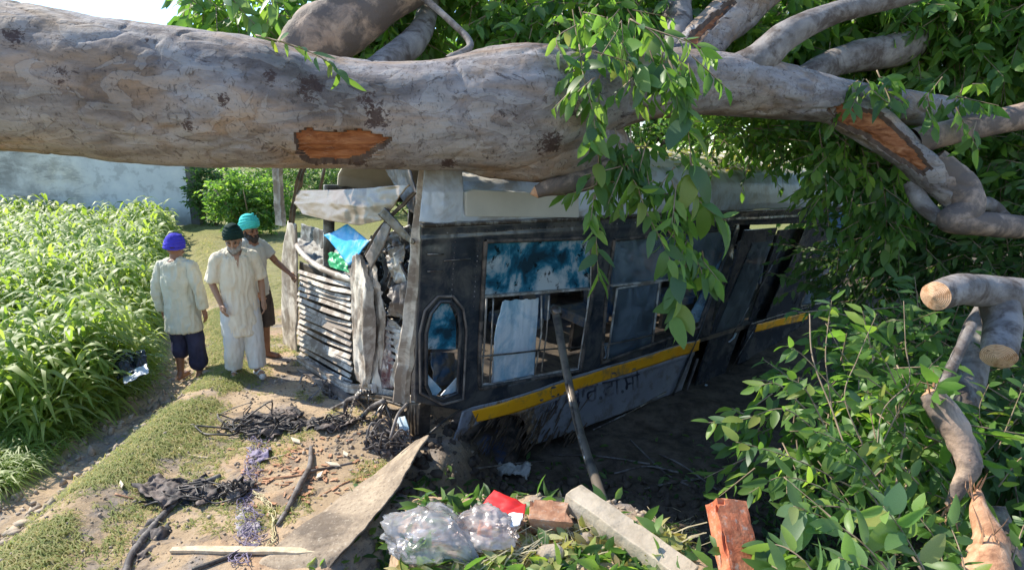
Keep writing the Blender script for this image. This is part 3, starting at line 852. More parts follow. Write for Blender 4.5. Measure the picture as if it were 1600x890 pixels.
M['darkrim'] = simple('torn_bark_rim', (0.05, 0.03, 0.022), (0.13, 0.085, 0.06), 20, 0.9, 0, 0.5, 60, 0.004)
def limb(name, ctrl, parent, mat, n=48, sub=14, bumps=(), rough=0.02, seed=0, scar=None, scarmat=None, cut=None, depth_of=None, flat=1.0, cutpush=0.0):
    """ctrl: (px, py, half width px, depth). A tapered, knobbly stem following them"""
    C = []
    for px, py, hw, d in ctrl:
        p = at(px, py, d); C.append((*p, hw / FPX * d))
    C = catmull(np.array(C), sub)
    P = C[:, :3]; rad = C[:, 3]; k = len(P)
    T = np.gradient(P, axis=0); T /= np.linalg.norm(T, axis=1)[:, None]
    a = np.array((0.05, 0.1, 1.0)); 
    if abs(np.dot(unit(a), T[0])) > 0.9: a = np.array((0.0, -1.0, 0.1))
    V = np.zeros((k, n, 3))
    th = 2 * math.pi * np.arange(n) / n
    for i in range(k):
        a = a - np.dot(a, T[i]) * T[i]; a = unit(a); b = np.cross(T[i], a)
        V[i] = P[i] + rad[i] * (np.cos(th)[:, None] * b + np.sin(th)[:, None] * a)
    Nn = (V - P[:, None]); Nn /= np.linalg.norm(Nn, axis=2)[..., None]
    q = V * np.array((0.8, 1, 1))
    rr = rad[:, None]
    h = rough * rr * 2.2 * fbm(q * 1.7, 3, seed) + rough * rr * 1.0 * fbm(q * 6, 4, seed + 3) + 0.004 * fbm(q * np.array((14, 28, 28)), 3, seed + 7)
    crease = np.abs(fbm(q * np.array((2.2, 3, 3)), 3, seed + 11)); h = h - 0.012 * np.exp(-(crease / 0.035) ** 2) * (rr > 0.12)
    for bp, br, bh in bumps:
        d2 = ((V - np.array(bp)) ** 2).sum(-1); h = h + bh * np.exp(-d2 / br ** 2)
    mi = None
    if scar is not None:
        PX, PY = proj(V.reshape(-1, 3)); PX = PX.reshape(k, n) + 0; PY = PY.reshape(k, n)
        near_face = (V[..., 1] < P[:, None, 1] + 0.1)
        jag = 3.5 * fbm(V * 22, 3, 5)
        ins = np.zeros((k, n), bool)
        for poly in scar: ins |= in_poly(PX + jag * 1.5, PY + jag, poly) & near_face
        bl = ins.astype(float)
        for _ in range(3):
            bl = (bl + np.roll(bl, 3, 0) + np.roll(bl, -3, 0) + np.roll(bl, 2, 1) + np.roll(bl, -2, 1)) / 5
        h = h + 0.03 * bl * (~ins) * (0.6 + fbm(q * 20, 2, 91))
        h = h - ins * (0.032 + 0.018 * fbm(q * np.array((5, 40, 40)), 3, 77))
        mi = np.zeros((k - 1, n), int)
        insn = np.roll(ins, -1, 1)
        cnt_ = ins[:-1].astype(int) + ins[1:] + insn[:-1] + insn[1:]
        mi[cnt_ >= 1] = 2; mi[cnt_ >= 4] = 1
    V = V + Nn * h[..., None]
    idx = np.arange(k * n).reshape(k, n)
    F = np.stack([idx[:-1], np.roll(idx, -1, 1)[:-1], np.roll(idx, -1, 1)[1:], idx[1:]], -1).reshape(-1, 4)
    mats = [mat] + ([scarmat, M['darkrim']] if scarmat else [])
    me = np_mesh(V.reshape(-1, 3), F, matidx=None if mi is None else mi.ravel())
    o = link_mesh(name, me, mats, parent, True)
    def end(i, mt, nm, push):
        ring = V[i]; c = ring.mean(0); out = T[i] * (1 if i else -1)
        rings = [c + (ring - c) * s + out * push * (1 - s) + out * 0.006 * fbm((c + (ring - c) * s) * 30, 2, 3)[:, None] for s in (1.0, 0.8, 0.55, 0.3, 0.1)]
        W = np.vstack(rings + [c[None] + out * push]); m_ = n
        ff = [(a_ * m_ + j, a_ * m_ + (j + 1) % m_, (a_ + 1) * m_ + (j + 1) % m_, (a_ + 1) * m_ + j) for a_ in range(4) for j in range(m_)]
        ff += [(4 * m_ + j, 4 * m_ + (j + 1) % m_, 5 * m_, 5 * m_) for j in range(m_)]
        b = MB(); b.add(W, [f if f[2] != f[3] else f[:3] for f in ff])
        e = b.build(nm, mt, parent, True, origin=c + out * push); return e
    if cut:
        for i, mt, nm, push in cut: end(i if i >= 0 else k - 1, mt, nm, push)
    return o, P, rad

TR = [(-190, 98, 122, 3.75), (-60, 108, 120, 3.78), (0, 118, 115, 3.8), (100, 134, 107, 3.85), (200, 147, 105, 3.9), (300, 154, 101, 3.95), (400, 162, 96, 4.0), (500, 174, 86, 4.1),
      (600, 182, 79, 4.15), (700, 180, 82, 4.2), (780, 174, 93, 4.25), (850, 168, 92, 4.3), (920, 148, 72, 4.4), (1000, 133, 56, 4.5), (1100, 131, 49, 4.6),
      (1200, 140, 43, 4.75), (1300, 156, 34, 4.9), (1400, 166, 26, 5.1), (1470, 176, 24, 5.3), (1515, 186, 21, 5.4)]
scar1 = [(459, 207), (480, 203), (520, 206), (560, 204), (590, 211), (610, 214), (606, 224), (585, 238), (560, 250), (520, 252), (480, 251), (463, 240), (466, 225)]
scar2 = [(545, 246), (600, 240), (680, 248), (600, 256)]
scar3 = [(1290, 170), (1330, 160), (1390, 182), (1400, 200), (1330, 198)]
limb('trunk', TR, tree, M['bark'], n=150, sub=34, rough=0.035, seed=2, scar=[scar1, scar3], scarmat=M['scar'],
     cut=[(0, M['cutwood'], 'cut_face', 0.0), (-1, M['cutwood'], 'cut_face', 0.0)],
     bumps=[(at(300, 200, 3.6), 0.06, 0.012), (at(100, 115, 3.5), 0.10, 0.02), (at(590, 185, 3.8), 0.09, -0.02), (at(500, 140, 3.8), 0.12, -0.015),
            (at(640, 150, 3.8), 0.2, 0.02), (at(345, 155, 3.55), 0.05, 0.015), (at(490, 190, 3.8), 0.07, -0.02)])
# swollen fork under the trunk that presses into the roof
limb('limb', [(700, 200, 60, 4.3), (770, 215, 62, 4.3), (850, 226, 60, 4.35), (915, 230, 54, 4.55), (950, 236, 38, 4.9), (970, 240, 20, 5.2)], tree, M['bark'], n=80, sub=20, rough=0.05, seed=12)
# snapped stub under the fork, its broken end pointing left
limb('broken_stub', [(838, 300, 10, 4.25), (856, 294, 13, 4.25), (890, 288, 16, 4.28), (930, 276, 20, 4.35), (960, 262, 24, 4.4)], tree, M['pinkbark'], n=32, sub=12, rough=0.12, seed=21, cut=[(0, M['splinter'], 'splintered_end', 0.05)])
# limb rising behind the trunk, peeled pink
limb('limb', [(452, 100, 30, 4.9), (500, 58, 46, 4.9), (560, 22, 42, 5.0), (620, -14, 38, 5.1), (700, -60, 34, 5.3)], tree, M['pinkbark'], n=64, sub=16, rough=0.08, seed=31)
limb('limb', [(700, 95, 8, 4.6), (735, 70, 6, 4.7), (700, 30, 5, 4.8), (655, -10, 5, 4.9), (620, -50, 5, 5)], tree, M['greybark'], n=16, sub=10, rough=0.1, seed=33)
limb('limb', [(560, 130, 22, 4.6), (600, 100, 20, 4.8), (650, 60, 18, 5.2), (670, 10, 16, 5.6), (680, -60, 14, 6)], tree, M['greybark'], n=24, sub=10, rough=0.1, seed=35)
# cracked limb and forked grey limb on the right
limb('limb', [(1040, 130, 30, 4.75), (1085, 78, 32, 4.95), (1130, 35, 36, 5.1), (1175, -10, 40, 5.2), (1230, -70, 42, 5.4)], tree, M['bark'], n=64, sub=16, rough=0.12, seed=41,
     scar=[[(1075, 60), (1140, 0), (1150, 4), (1100, 55), (1085, 72)]], scarmat=M['scar'])
limb('limb', [(1050, 90, 20, 4.9), (1060, 40, 22, 5.1), (1055, 0, 24, 5.3), (1050, -60, 24, 5.5)], tree, M['greybark'], n=32, sub=12, rough=0.1, seed=44)
limb('limb', [(1120, 128, 30, 4.6), (1180, 98, 26, 4.6), (1225, 58, 22, 4.6), (1290, 26, 18, 4.65), (1360, 6, 16, 4.7), (1440, -16, 15, 4.8), (1540, -50, 14, 5.0)], tree, M['greybark'], n=40, sub=14, rough=0.08, seed=47)
# torn limb twisting down to the right, orange wood bared
limb('limb', [(1290, 165, 24, 4.9), (1350, 190, 26, 4.85), (1400, 225, 26, 4.8), (1450, 268, 25, 4.8), (1490, 305, 22, 4.8), (1502, 345, 17, 4.85)], tree, M['bark'], n=64, sub=18, rough=0.12, seed=51,
     scar=[[(1310, 160), (1370, 178), (1420, 215), (1455, 262), (1440, 272), (1395, 245), (1350, 208), (1300, 190)]], scarmat=M['scar'])
limb('limb', [(1425, 222, 22, 4.8), (1480, 208, 21, 4.8), (1540, 194, 20, 4.8), (1620, 178, 20, 4.8), (1720, 160, 18, 4.9), (1860, 120, 13, 5.1), (1990, 60, 6, 5.4)], tree, M['pinkbark'], n=36, sub=12, rough=0.06, seed=55)
limb('limb', [(1456, 250, 20, 4.8), (1500, 290, 24, 4.75), (1512, 325, 20, 4.7), (1486, 344, 18, 4.7), (1540, 350, 17, 4.7), (1620, 356, 16, 4.75), (1700, 360, 15, 4.8), (1830, 400, 11, 4.9), (1950, 480, 6, 5.0)], tree, M['pinkbark'], n=36, sub=14, rough=0.1, seed=58)
limb('limb', [(1425, 285, 12, 4.9), (1440, 318, 12, 4.85), (1470, 344, 10, 4.8), (1488, 352, 5, 4.8)], tree, M['greybark'], n=24, sub=10, rough=0.1, seed=61, cut=[(-1, M['splinter'], 'splintered_end', 0.04)])
limb('limb', [(1505, 330, 10, 4.9), (1540, 318, 11, 4.95), (1570, 340, 9, 4.95), (1590, 352, 8, 4.9)], tree, M['greybark'], n=24, sub=10, rough=0.1, seed=63)
limb('limb', [(1180, 170, 14, 5.2), (1300, 100, 20, 5.6), (1400, 78, 26, 5.8), (1440, 60, 22, 6), (1520, 20, 20, 6.3)], tree, M['greybark'], n=32, sub=10, rough=0.1, seed=65)

# crown: leaf masses above and behind the trunk (stuff), bright where the sun comes through
def blob(px, py, d, rx, ry, rz, n): return (at(px, py, d), (rx, ry, rz), n)
foliage_part('foliage', [blob(385, 0, 5.4, .55, .45, .32, 60), blob(530, 40, 6.6, .9, .7, .5, 220), blob(700, 60, 6.6, 1.0, .8, .6, 300), blob(860, 20, 6.0, 1.0, .8, .6, 300),
                         blob(640, -60, 6.0, 1.6, .8, .5, 220), blob(800, 85, 7.4, 1.3, .6, .35, 160)],
             (0.12, 0.22), M['leafs'], tree, 101, per=9, gap=0.0, droop=0.5)
foliage_part('foliage', [blob(1180, 30, 6.4, 1.3, .9, .7, 420), blob(1380, 60, 6.6, 1.5, 1.0, .9, 620), blob(1560, 40, 6.2, 1.3, 1.0, 1.0, 520), blob(1560, 230, 6.6, 1.2, 1.0, .8, 420),
                         blob(1420, 270, 6.6, .8, .7, .7, 150), blob(1000, 10, 5.6, .9, .5, .35, 180), blob(1260, 130, 7.4, 1.6, .8, .7, 260)],
             (0.12, 0.22), M['leafs'], tree, 102, per=10, gap=-0.05, droop=0.55)
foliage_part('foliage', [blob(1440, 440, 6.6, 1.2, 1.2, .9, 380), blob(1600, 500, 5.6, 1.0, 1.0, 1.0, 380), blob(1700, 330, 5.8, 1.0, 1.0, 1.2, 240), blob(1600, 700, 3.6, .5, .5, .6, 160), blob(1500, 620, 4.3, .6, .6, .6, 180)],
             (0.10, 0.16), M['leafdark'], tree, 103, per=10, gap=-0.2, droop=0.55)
# leaves lying over the roof at the break of the crown
foliage_part('foliage', [blob(1240, 212, 6.9, .9, .5, .14, 90), blob(1150, 205, 6.6, .6, .4, .12, 40), blob(1380, 250, 6.6, .5, .5, .3, 60)], (0.10, 0.16), M['leafs'], tree, 104, per=8, gap=-0.5, droop=0.3)

foliage_part('foliage', [blob(930, 110, 3.72, .20, .10, .2, 8), blob(1030, 90, 3.72, .25, .10, .22, 14), blob(990, 240, 3.85, .35, .12, .2, 20), blob(1060, 300, 3.85, .22, .12, .2, 9), blob(1075, 400, 3.85, .12, .1, .2, 5), blob(960, 30, 4.1, .4, .2, .13, 20), blob(930, 300, 3.9, .10, .08, .2, 4)], (0.09, 0.18), M['leafs'], tree, 105, per=7, gap=-0.6, droop=1.0, twig_len=(0.15, 0.35))
foliage_part('foliage', [blob(1310, 260, 5.3, .3, .2, .4, 26), blob(1385, 320, 5.2, .25, .2, .5, 30), blob(1460, 150, 4.7, .4, .2, .2, 16), blob(1350, 130, 4.75, .3, .15, .15, 14)], (0.09, 0.17), M['leafs'], tree, 106, per=7, gap=-0.6, droop=0.9, twig_len=(0.15, 0.35))
# hanging shoots in front of the trunk: every leaf its own part
mbs = MB()
def S(pts, n, L=(0.131, 0.210), key='leaf', **kw):
    spray([at(*p) for p in pts], n, L, tree, LS[key], mbs=mbs, **kw)
S([(905, 70, 3.95), (912, 120, 3.75), (925, 170, 3.7), (932, 215, 3.7)], 13, (0.131, 0.225))
S([(985, 30, 4.0), (1030, 60, 3.85), (1050, 110, 3.75), (1070, 165, 3.7), (1078, 230, 3.7), (1085, 290, 3.75)], 26, (0.145, 0.240))
S([(960, 50, 4.0), (985, 90, 3.8), (1010, 130, 3.75)], 12, (0.160, 0.240), 'leaf_pale')
S([(1000, 40, 4.0), (1060, 60, 3.85), (1110, 80, 3.8)], 10, (0.131, 0.195))
S([(940, 190, 3.9), (935, 250, 3.85), (930, 320, 3.85), (932, 380, 3.85), (935, 440, 3.85)], 24, (0.131, 0.240))
S([(985, 200, 3.8), (990, 270, 3.8), (1010, 330, 3.75), (1040, 390, 3.7), (1060, 450, 3.7), (1050, 510, 3.7)], 42, (0.116, 0.225))
S([(1078, 240, 3.7), (1085, 300, 3.75), (1110, 330, 3.75), (1135, 345, 3.75)], 12, (0.160, 0.255))
S([(1020, 330, 3.85), (1060, 380, 3.85), (1090, 410, 3.85), (1100, 440, 3.85)], 16, (0.131, 0.225))
S([(960, 200, 3.9), (980, 260, 3.8), (1000, 300, 3.75)], 16, (0.131, 0.225))
S([(900, 40, 4.0), (870, 60, 3.85), (880, 90, 3.8)], 8, (0.131, 0.210), 'leaf_pale')
S([(400, 55, 3.75), (460, 72, 3.6), (510, 95, 3.55), (535, 120, 3.55)], 16, (0.102, 0.180))
S([(1280, 200, 5.4), (1290, 280, 5.4), (1295, 360, 5.4)], 14, (0.131, 0.210))
S([(1370, 250, 5.2), (1385, 330, 5.2), (1380, 420, 5.2)], 20, (0.131, 0.210))
S([(1370, 110, 4.7), (1390, 160, 4.6), (1350, 130, 4.6)], 10, (0.131, 0.210))
S([(1525, 190, 4.5), (1520, 215, 4.45), (1530, 235, 4.45)], 7, (0.131, 0.195))
S([(350, -20, 4.9), (372, 10, 4.9), (400, 40, 4.9)], 14, (0.145, 0.225), 'leaf_pale')
S([(420, -30, 4.9), (425, 10, 4.9), (410, 55, 4.9)], 12, (0.145, 0.225), 'leaf_pale')
w = mbs.build('twigs', M['twig'], tree, True); tag(w, kind='stuff')
rr = random.Random(41)
for i in range(22):      # fibres standing off the ends of the wounds
    c_, dx = rr.choice((((462, 3.78), 1), ((606, 3.86), -1), ((560, 3.86), -1), ((500, 3.8), 1)))
    px_, d_ = c_; py_ = rr.uniform(208, 246); p0 = at(px_ + rr.gauss(0, 5), py_, d_ + .0 + (py_ - 180) * .0014)
    b = MB(); l = rr.uniform(.04, .12); b.tube([p0, p0 + np.array((dx * l * .6, -.006, rr.gauss(0, .006))), p0 + np.array((dx * l, -.018, rr.gauss(0, .012)))], [.004, .003, .0006], 5, flat=.4); b.build('splinter', M['splinter'], tree)

# ---------------------------------------------------------------- cut logs and torn branch on the right
lg = thing('sawn_limb', at(1540, 470, 3.2) * (1, 1, 0) + (0, 0, 0.2), 'thick grey sawn limb with a pale oval cut face, forking above a second cut end', 'log')
limb('branch', [(1462, 462, 22, 3.05), (1500, 452, 25, 3.15), (1540, 455, 26, 3.25), (1600, 462, 28, 3.3), (1700, 470, 30, 3.35), (1840, 520, 29, 3.45), (1960, 640, 26, 3.55), (2040, 830, 22, 3.6)], lg, M['greybark'], n=48, sub=14, rough=0.08, seed=71, cut=[(0, M['cutwood'], 'cut_face', 0.03)])
limb('branch', [(1560, 470, 26, 3.3), (1566, 505, 25, 3.2), (1562, 540, 24, 3.05), (1560, 556, 24, 3.0)], lg, M['greybark'], n=48, sub=12, rough=0.08, seed=73, cut=[(-1, M['cutwood'], 'cut_face', 0.02)])
limb('branch', [(1572, 450, 20, 3.5), (1530, 520, 22, 3.5), (1515, 580, 22, 3.4), (1500, 650, 20, 3.2), (1515, 730, 17, 3.1)], lg, M['greybark'], n=32, sub=12, rough=0.1, seed=75)
tb = thing('torn_branch', at(1500, 800, 2.6), 'pinkish torn branch with splintered ends standing among the leaves at the right edge', 'branch')
limb('branch', [(1455, 615, 13, 2.75), (1475, 645, 20, 2.7), (1500, 690, 21, 2.65), (1512, 730, 18, 2.6), (1500, 760, 14, 2.6), (1484, 790, 8, 2.6)], tb, M['pinkbark'], n=56, sub=22, rough=0.42, seed=81, cut=[(-1, M['splinter'], 'splintered_end', 0.03), (0, M['splinter'], 'splintered_end', 0.03)])
limb('branch', [(1528, 765, 3, 2.5), (1532, 800, 12, 2.45), (1546, 840, 20, 2.4), (1545, 880, 26, 2.35), (1530, 930, 28, 2.3)], tb, M['splinter'], n=56, sub=22, rough=0.5, seed=83)
limb('branch', [(1560, 790, 8, 2.6), (1575, 850, 16, 2.55), (1610, 930, 18, 2.5)], tb, M['greybark'], n=28, sub=10, rough=0.15, seed=85)
limb('branch', [(1520, 506, 6, 2.9), (1498, 550, 7, 2.85), (1474, 600, 8, 2.8), (1455, 625, 9, 2.75)], tb, M['greybark'], n=20, sub=10, rough=0.15, seed=87, cut=[(0, M['cutwood'], 'cut_face', 0.0)])

rr = random.Random(77)
for i in range(26):      # splinters standing off the torn ends
    c, a = rr.choice(((at(1484, 792, 2.58), -1), (at(1455, 612, 2.73), 1), (at(1528, 772, 2.48), 1), (at(1512, 735, 2.55), -1), (at(1548, 850, 2.33), 1)))
    c = c + np.array([rr.gauss(0, .02), rr.gauss(0, .02), rr.gauss(0, .03)]); d = unit((rr.gauss(0, .35), rr.gauss(0, .35), a)); l = rr.uniform(.04, .14)
    b = MB(); b.tube([c, c + d * l * .6, c + d * l + np.array((rr.gauss(0, .01), 0, 0))], [rr.uniform(.004, .009), .004, .0008], 5, flat=.4); b.build('splinter', M['splinter'], tb)
# ---------------------------------------------------------------- leafy branches filling the right foreground
def leafy(name, base, label, cat, shoots, stems=(), key='leaf', L=(0.08, 0.145), group=None, **kw):
    t = thing(name, base, label, cat, group)
    for pts, rad in stems:
        b = MB(); b.tube(catmull([at(*p) for p in pts], 8), np.linspace(rad, rad * .5, (len(pts) - 1) * 8 + 1), 7, noise=0.002); b.build('stem', M['twig'], t, True)
    for sh in shoots:
        pts, n = sh[0], sh[1]; k = sh[2] if len(sh) > 2 else key; l = sh[3] if len(sh) > 3 else L
        b = MB(); spray([at(*p) for p in pts], n, (l[0] * .78, l[1] * .80), t, LS[k], mbs=b, rad=0.004, **kw); b.build('stem', M['twig'], t, True)
    return t
random.seed(11)
leafy('leafy_branch', at(1330, 850, 2.5), 'fresh green leafy branch spreading left over the dark ditch, its shoots reaching toward the bus', 'branch',
      [([(1300, 700, 2.7), (1230, 640, 2.7), (1160, 655, 2.7), (1105, 660, 2.7)], 24),
       ([(1260, 640, 2.8), (1215, 600, 2.8), (1180, 605, 2.8)], 14),
       ([(1300, 640, 2.8), (1290, 560, 2.85), (1295, 500, 2.9), (1300, 468, 2.9)], 18, 'leaf', (0.098, 0.165)),
       ([(1350, 700, 2.7), (1320, 620, 2.75), (1340, 560, 2.8), (1370, 490, 2.85)], 16, 'leaf', (0.098, 0.180)),
       ([(1330, 760, 2.5), (1250, 720, 2.5), (1190, 700, 2.5), (1150, 690, 2.5)], 24),
       ([(1340, 800, 2.4), (1280, 760, 2.4), (1220, 745, 2.4), (1170, 770, 2.4)], 20),
       ([(1380, 760, 2.5), (1330, 700, 2.5), (1270, 670, 2.5)], 22),
       ([(1400, 800, 2.4), (1350, 740, 2.45), (1310, 720, 2.45)], 20), ([(1330, 640, 2.8), (1260, 560, 2.9), (1230, 540, 2.9)], 14), ([(1400, 600, 2.85), (1380, 560, 2.85), (1350, 530, 2.9)], 10), ([(1350, 800, 2.35), (1290, 790, 2.3), (1230, 800, 2.3)], 16),
       ([(1420, 700, 2.8), (1390, 640, 2.8), (1350, 610, 2.8)], 16),
       ([(1300, 690, 2.6), (1260, 610, 2.6), (1230, 590, 2.6)], 14)],
      stems=[([(1440, 890, 2.2), (1380, 800, 2.4), (1330, 720, 2.6), (1300, 640, 2.75), (1270, 560, 2.85), (1265, 490, 2.95)], 0.005),
             ([(1400, 760, 2.6), (1410, 640, 2.8), (1330, 570, 2.85), (1290, 505, 2.9)], 0.004),
             ([(1380, 690, 2.75), (1420, 600, 2.8), (1415, 540, 2.85), (1412, 470, 2.9)], 0.003),
             ([(1420, 600, 2.8), (1380, 640, 2.7), (1370, 700, 2.6)], 0.004)])
leafy('leafy_branch', at(1400, 880, 2.1), 'low leafy branch with broad pale grey green leaves along the bottom right edge', 'branch',
      [([(1420, 930, 1.9), (1350, 850, 1.95), (1290, 810, 2.0), (1240, 790, 2.0)], 26, 'leaf_pale', (0.112, 0.195)),
       ([(1300, 930, 1.8), (1250, 870, 1.85), (1210, 850, 1.9), (1180, 860, 1.9)], 20, 'leaf', (0.098, 0.165)),
       ([(1450, 900, 1.95), (1410, 830, 2.0), (1380, 790, 2.0)], 20, 'leaf_pale', (0.112, 0.195)),
       ([(1420, 940, 1.8), (1360, 890, 1.85), (1310, 870, 1.85)], 20, 'leaf_pale', (0.112, 0.180)),
       ([(1480, 900, 2.1), (1460, 840, 2.15), (1430, 800, 2.2)], 16),
       ([(1260, 950, 1.7), (1230, 900, 1.75), (1200, 880, 1.8)], 14),
       ([(1520, 940, 2.0), (1500, 860, 2.1), (1480, 810, 2.2)], 18)],
      stems=[([(1400, 930, 1.9), (1340, 850, 2.0), (1290, 800, 2.1), (1225, 745, 2.2)], 0.004)])
leafy('leafy_branch', at(1450, 700, 2.9), 'shaded leafy branch between the torn branch and the sawn limb', 'branch',
      [([(1480, 720, 2.9), (1430, 690, 2.9), (1380, 700, 2.9)], 18), ([(1470, 660, 3.0), (1440, 620, 3.0), (1400, 600, 3.0)], 14),
       ([(1560, 700, 2.9), (1580, 650, 2.9), (1600, 600, 2.9)], 16), ([(1560, 760, 2.8), (1590, 720, 2.8), (1620, 700, 2.8)], 18),
       ([(1480, 780, 2.8), (1430, 760, 2.8), (1400, 740, 2.8)], 18), ([(1540, 690, 3.0), (1530, 640, 3.0), (1545, 600, 3.0)], 14),
       ([(1580, 880, 2.3), (1600, 820, 2.4), (1620, 780, 2.5)], 16), ([(1500, 860, 2.5), (1470, 820, 2.5), (1440, 790, 2.5)], 20),
       ([(1430, 520, 3.3), (1400, 500, 3.3), (1340, 520, 3.3)], 12), ([(1440, 760, 2.6), (1400, 720, 2.6), (1370, 690, 2.6)], 18)],
      stems=[([(1540, 900, 2.5), (1510, 800, 2.8), (1480, 700, 2.9), (1440, 600, 3.0)], 0.005)])

bl_ = thing('leafy_branch', at(1260, 640, 3.4), 'half shaded leafy clump behind the fresh branch, hiding the lower tail of the bus', 'branch')
foliage_part('foliage', [blob(1260, 625, 3.5, .28, .25, .22, 26), blob(1350, 535, 3.6, .3, .3, .25, 24), blob(1230, 690, 3.3, .3, .25, .22, 30), blob(1380, 620, 3.3, .35, .3, .35, 60), blob(1420, 720, 2.9, .3, .3, .3, 50)], (0.08, 0.15), M['leafs'], bl_, 107, per=8, gap=-0.5, droop=0.4, twig_len=(0.15, 0.35))
# ---------------------------------------------------------------- standing trees and bushes farther off
def standing(name, x, y, h, r_, label, cat, seed, mat='leafdark', n=900, group=None, low=0.25, L=(0.14, 0.24)):
    t = thing(name, (x, y, 0), label, cat, group)
    b = MB(); rr = random.Random(seed)
    b.tube([(x, y, -0.1), (x + .1 * h * rr.uniform(-.3, .3), y, h * .3), (x, y, h * .6), (x, y, h * .8)], [0.05 * h ** .8, 0.035 * h ** .8, 0.02 * h ** .8, 0.01], 10)
    for i in range(7):
        a = rr.uniform(0, 6.28); z0 = h * rr.uniform(.25, .6)
        b.tube([(x, y, z0), (x + math.cos(a) * r_ * .4, y + math.sin(a) * r_ * .4, z0 + h * .12), (x + math.cos(a) * r_ * .8, y + math.sin(a) * r_ * .8, z0 + h * .2)], [0.02 * h ** .8, 0.012 * h ** .8, 0.005], 6)
    b.build('trunk', M['greybark'], t, True)
    blobs = []
    for i in range(9):
        a = rr.uniform(0, 6.28); q = r_ * rr.uniform(.2, .7)
        blobs.append(((x + math.cos(a) * q, y + math.sin(a) * q, h * rr.uniform(low, .88)), (r_ * .5, r_ * .5, h * .17), n // 9))
    foliage_part('crown', blobs, L, M[mat], t, seed, per=8, gap=-0.15, droop=0.4, gfreq=0.8, twig_len=(0.3, 0.8))
    return t
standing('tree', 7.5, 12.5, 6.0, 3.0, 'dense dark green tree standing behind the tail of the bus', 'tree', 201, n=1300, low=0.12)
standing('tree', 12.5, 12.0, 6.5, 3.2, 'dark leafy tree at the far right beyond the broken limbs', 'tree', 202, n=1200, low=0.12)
standing('tree', 3.6, 15.0, 6.5, 2.8, 'sunlit green tree rising beyond the middle of the bus roof', 'tree', 203, 'leafs', n=1100, low=0.2)
standing('tree', -0.6, 15.5, 6.2, 2.4, 'bright yellow green tree seen over the middle of the trunk', 'tree', 204, 'leafs', n=800, low=0.35)
# bush beside the wall
bx, by = 0, 17.5
p = at(380, 330, 17.5)
def bush(px, d, h, w, label, seed, mat='leafs', n=500):
    p = at(px, 300, d); x, y = p[0], p[1]
    t = thing('bush', (x, y, 0), label, 'bush')
    b = MB(); rr = random.Random(seed)
    for i in range(6):
        a = rr.uniform(0, 6.28); b.tube([(x, y, -.05), (x + math.cos(a) * w * .3, y + math.sin(a) * w * .3, h * .4), (x + math.cos(a) * w * .5, y + math.sin(a) * w * .5, h * .7)], [.04, .025, .01], 5)
    b.build('stems', M['twig'], t, True)
    foliage_part('foliage', [((x, y, h * .45), (w * .5, w * .5, h * .42), n), ((x - w * .25, y - .2, h * .55), (w * .3, w * .3, h * .35), n // 2), ((x + w * .3, y, h * .5), (w * .3, w * .3, h * .35), n // 2)],
                 (0.10, 0.18), M[mat], t, seed, per=8, gap=-0.35, droop=0.1, gfreq=2.0, twig_len=(0.15, 0.35))
    return t
bush(388, 18.5, 2.2, 2.3, 'rounded pale green bush standing right of the plastered wall', 301)
bush(333, 21.5, 2.6, 1.6, 'small dark bush tucked against the end of the wall', 302, 'leafdark', 300)
bush(470, 26, 3.2, 5, 'wide dark hedge far beyond the bus windscreen', 303, 'leafdark', 600)
bush(640, 25, 2.6, 5, 'low sunny hedge far beyond the driver seat', 304, 'leafs', 500)
# ================================================================ the crushed bus
BO = at(690, 350, 4.6)                                  # near front corner at gutter height
BL = unit(ray(1886, 299))                               # along the bus, to the tail
_up = np.array((0, 0, 1.0)); _up = unit(_up - _up @ BL * BL)
_w = np.cross(_up, BL)                                  # to the far side
ROLL = R(6)
BU = unit(_up * math.cos(ROLL) - _w * math.sin(ROLL))
BW = unit(_w * math.cos(ROLL) + _up * math.sin(ROLL))
if BW[1] < 0: BW = -BW
def B(s, w, u): return BO + s * BL + w * BW + u * BU
def side(px, py, w=0.0):
    p = hit(px, py, BO + w * BW, BW) - BO
    return float(p @ BL), float(p @ BU)
def sideP(px, py, w=0.0): return hit(px, py, BO + w * BW, BW)
def front(px, py, s=0.0): return hit(px, py, BO + s * BL, BL)
def side3(P, w=0.0): return BO + P[:, :1] * BL + w * BW + P[:, 1:2] * BU
SD = lambda pts: [side(*p) for p in pts]

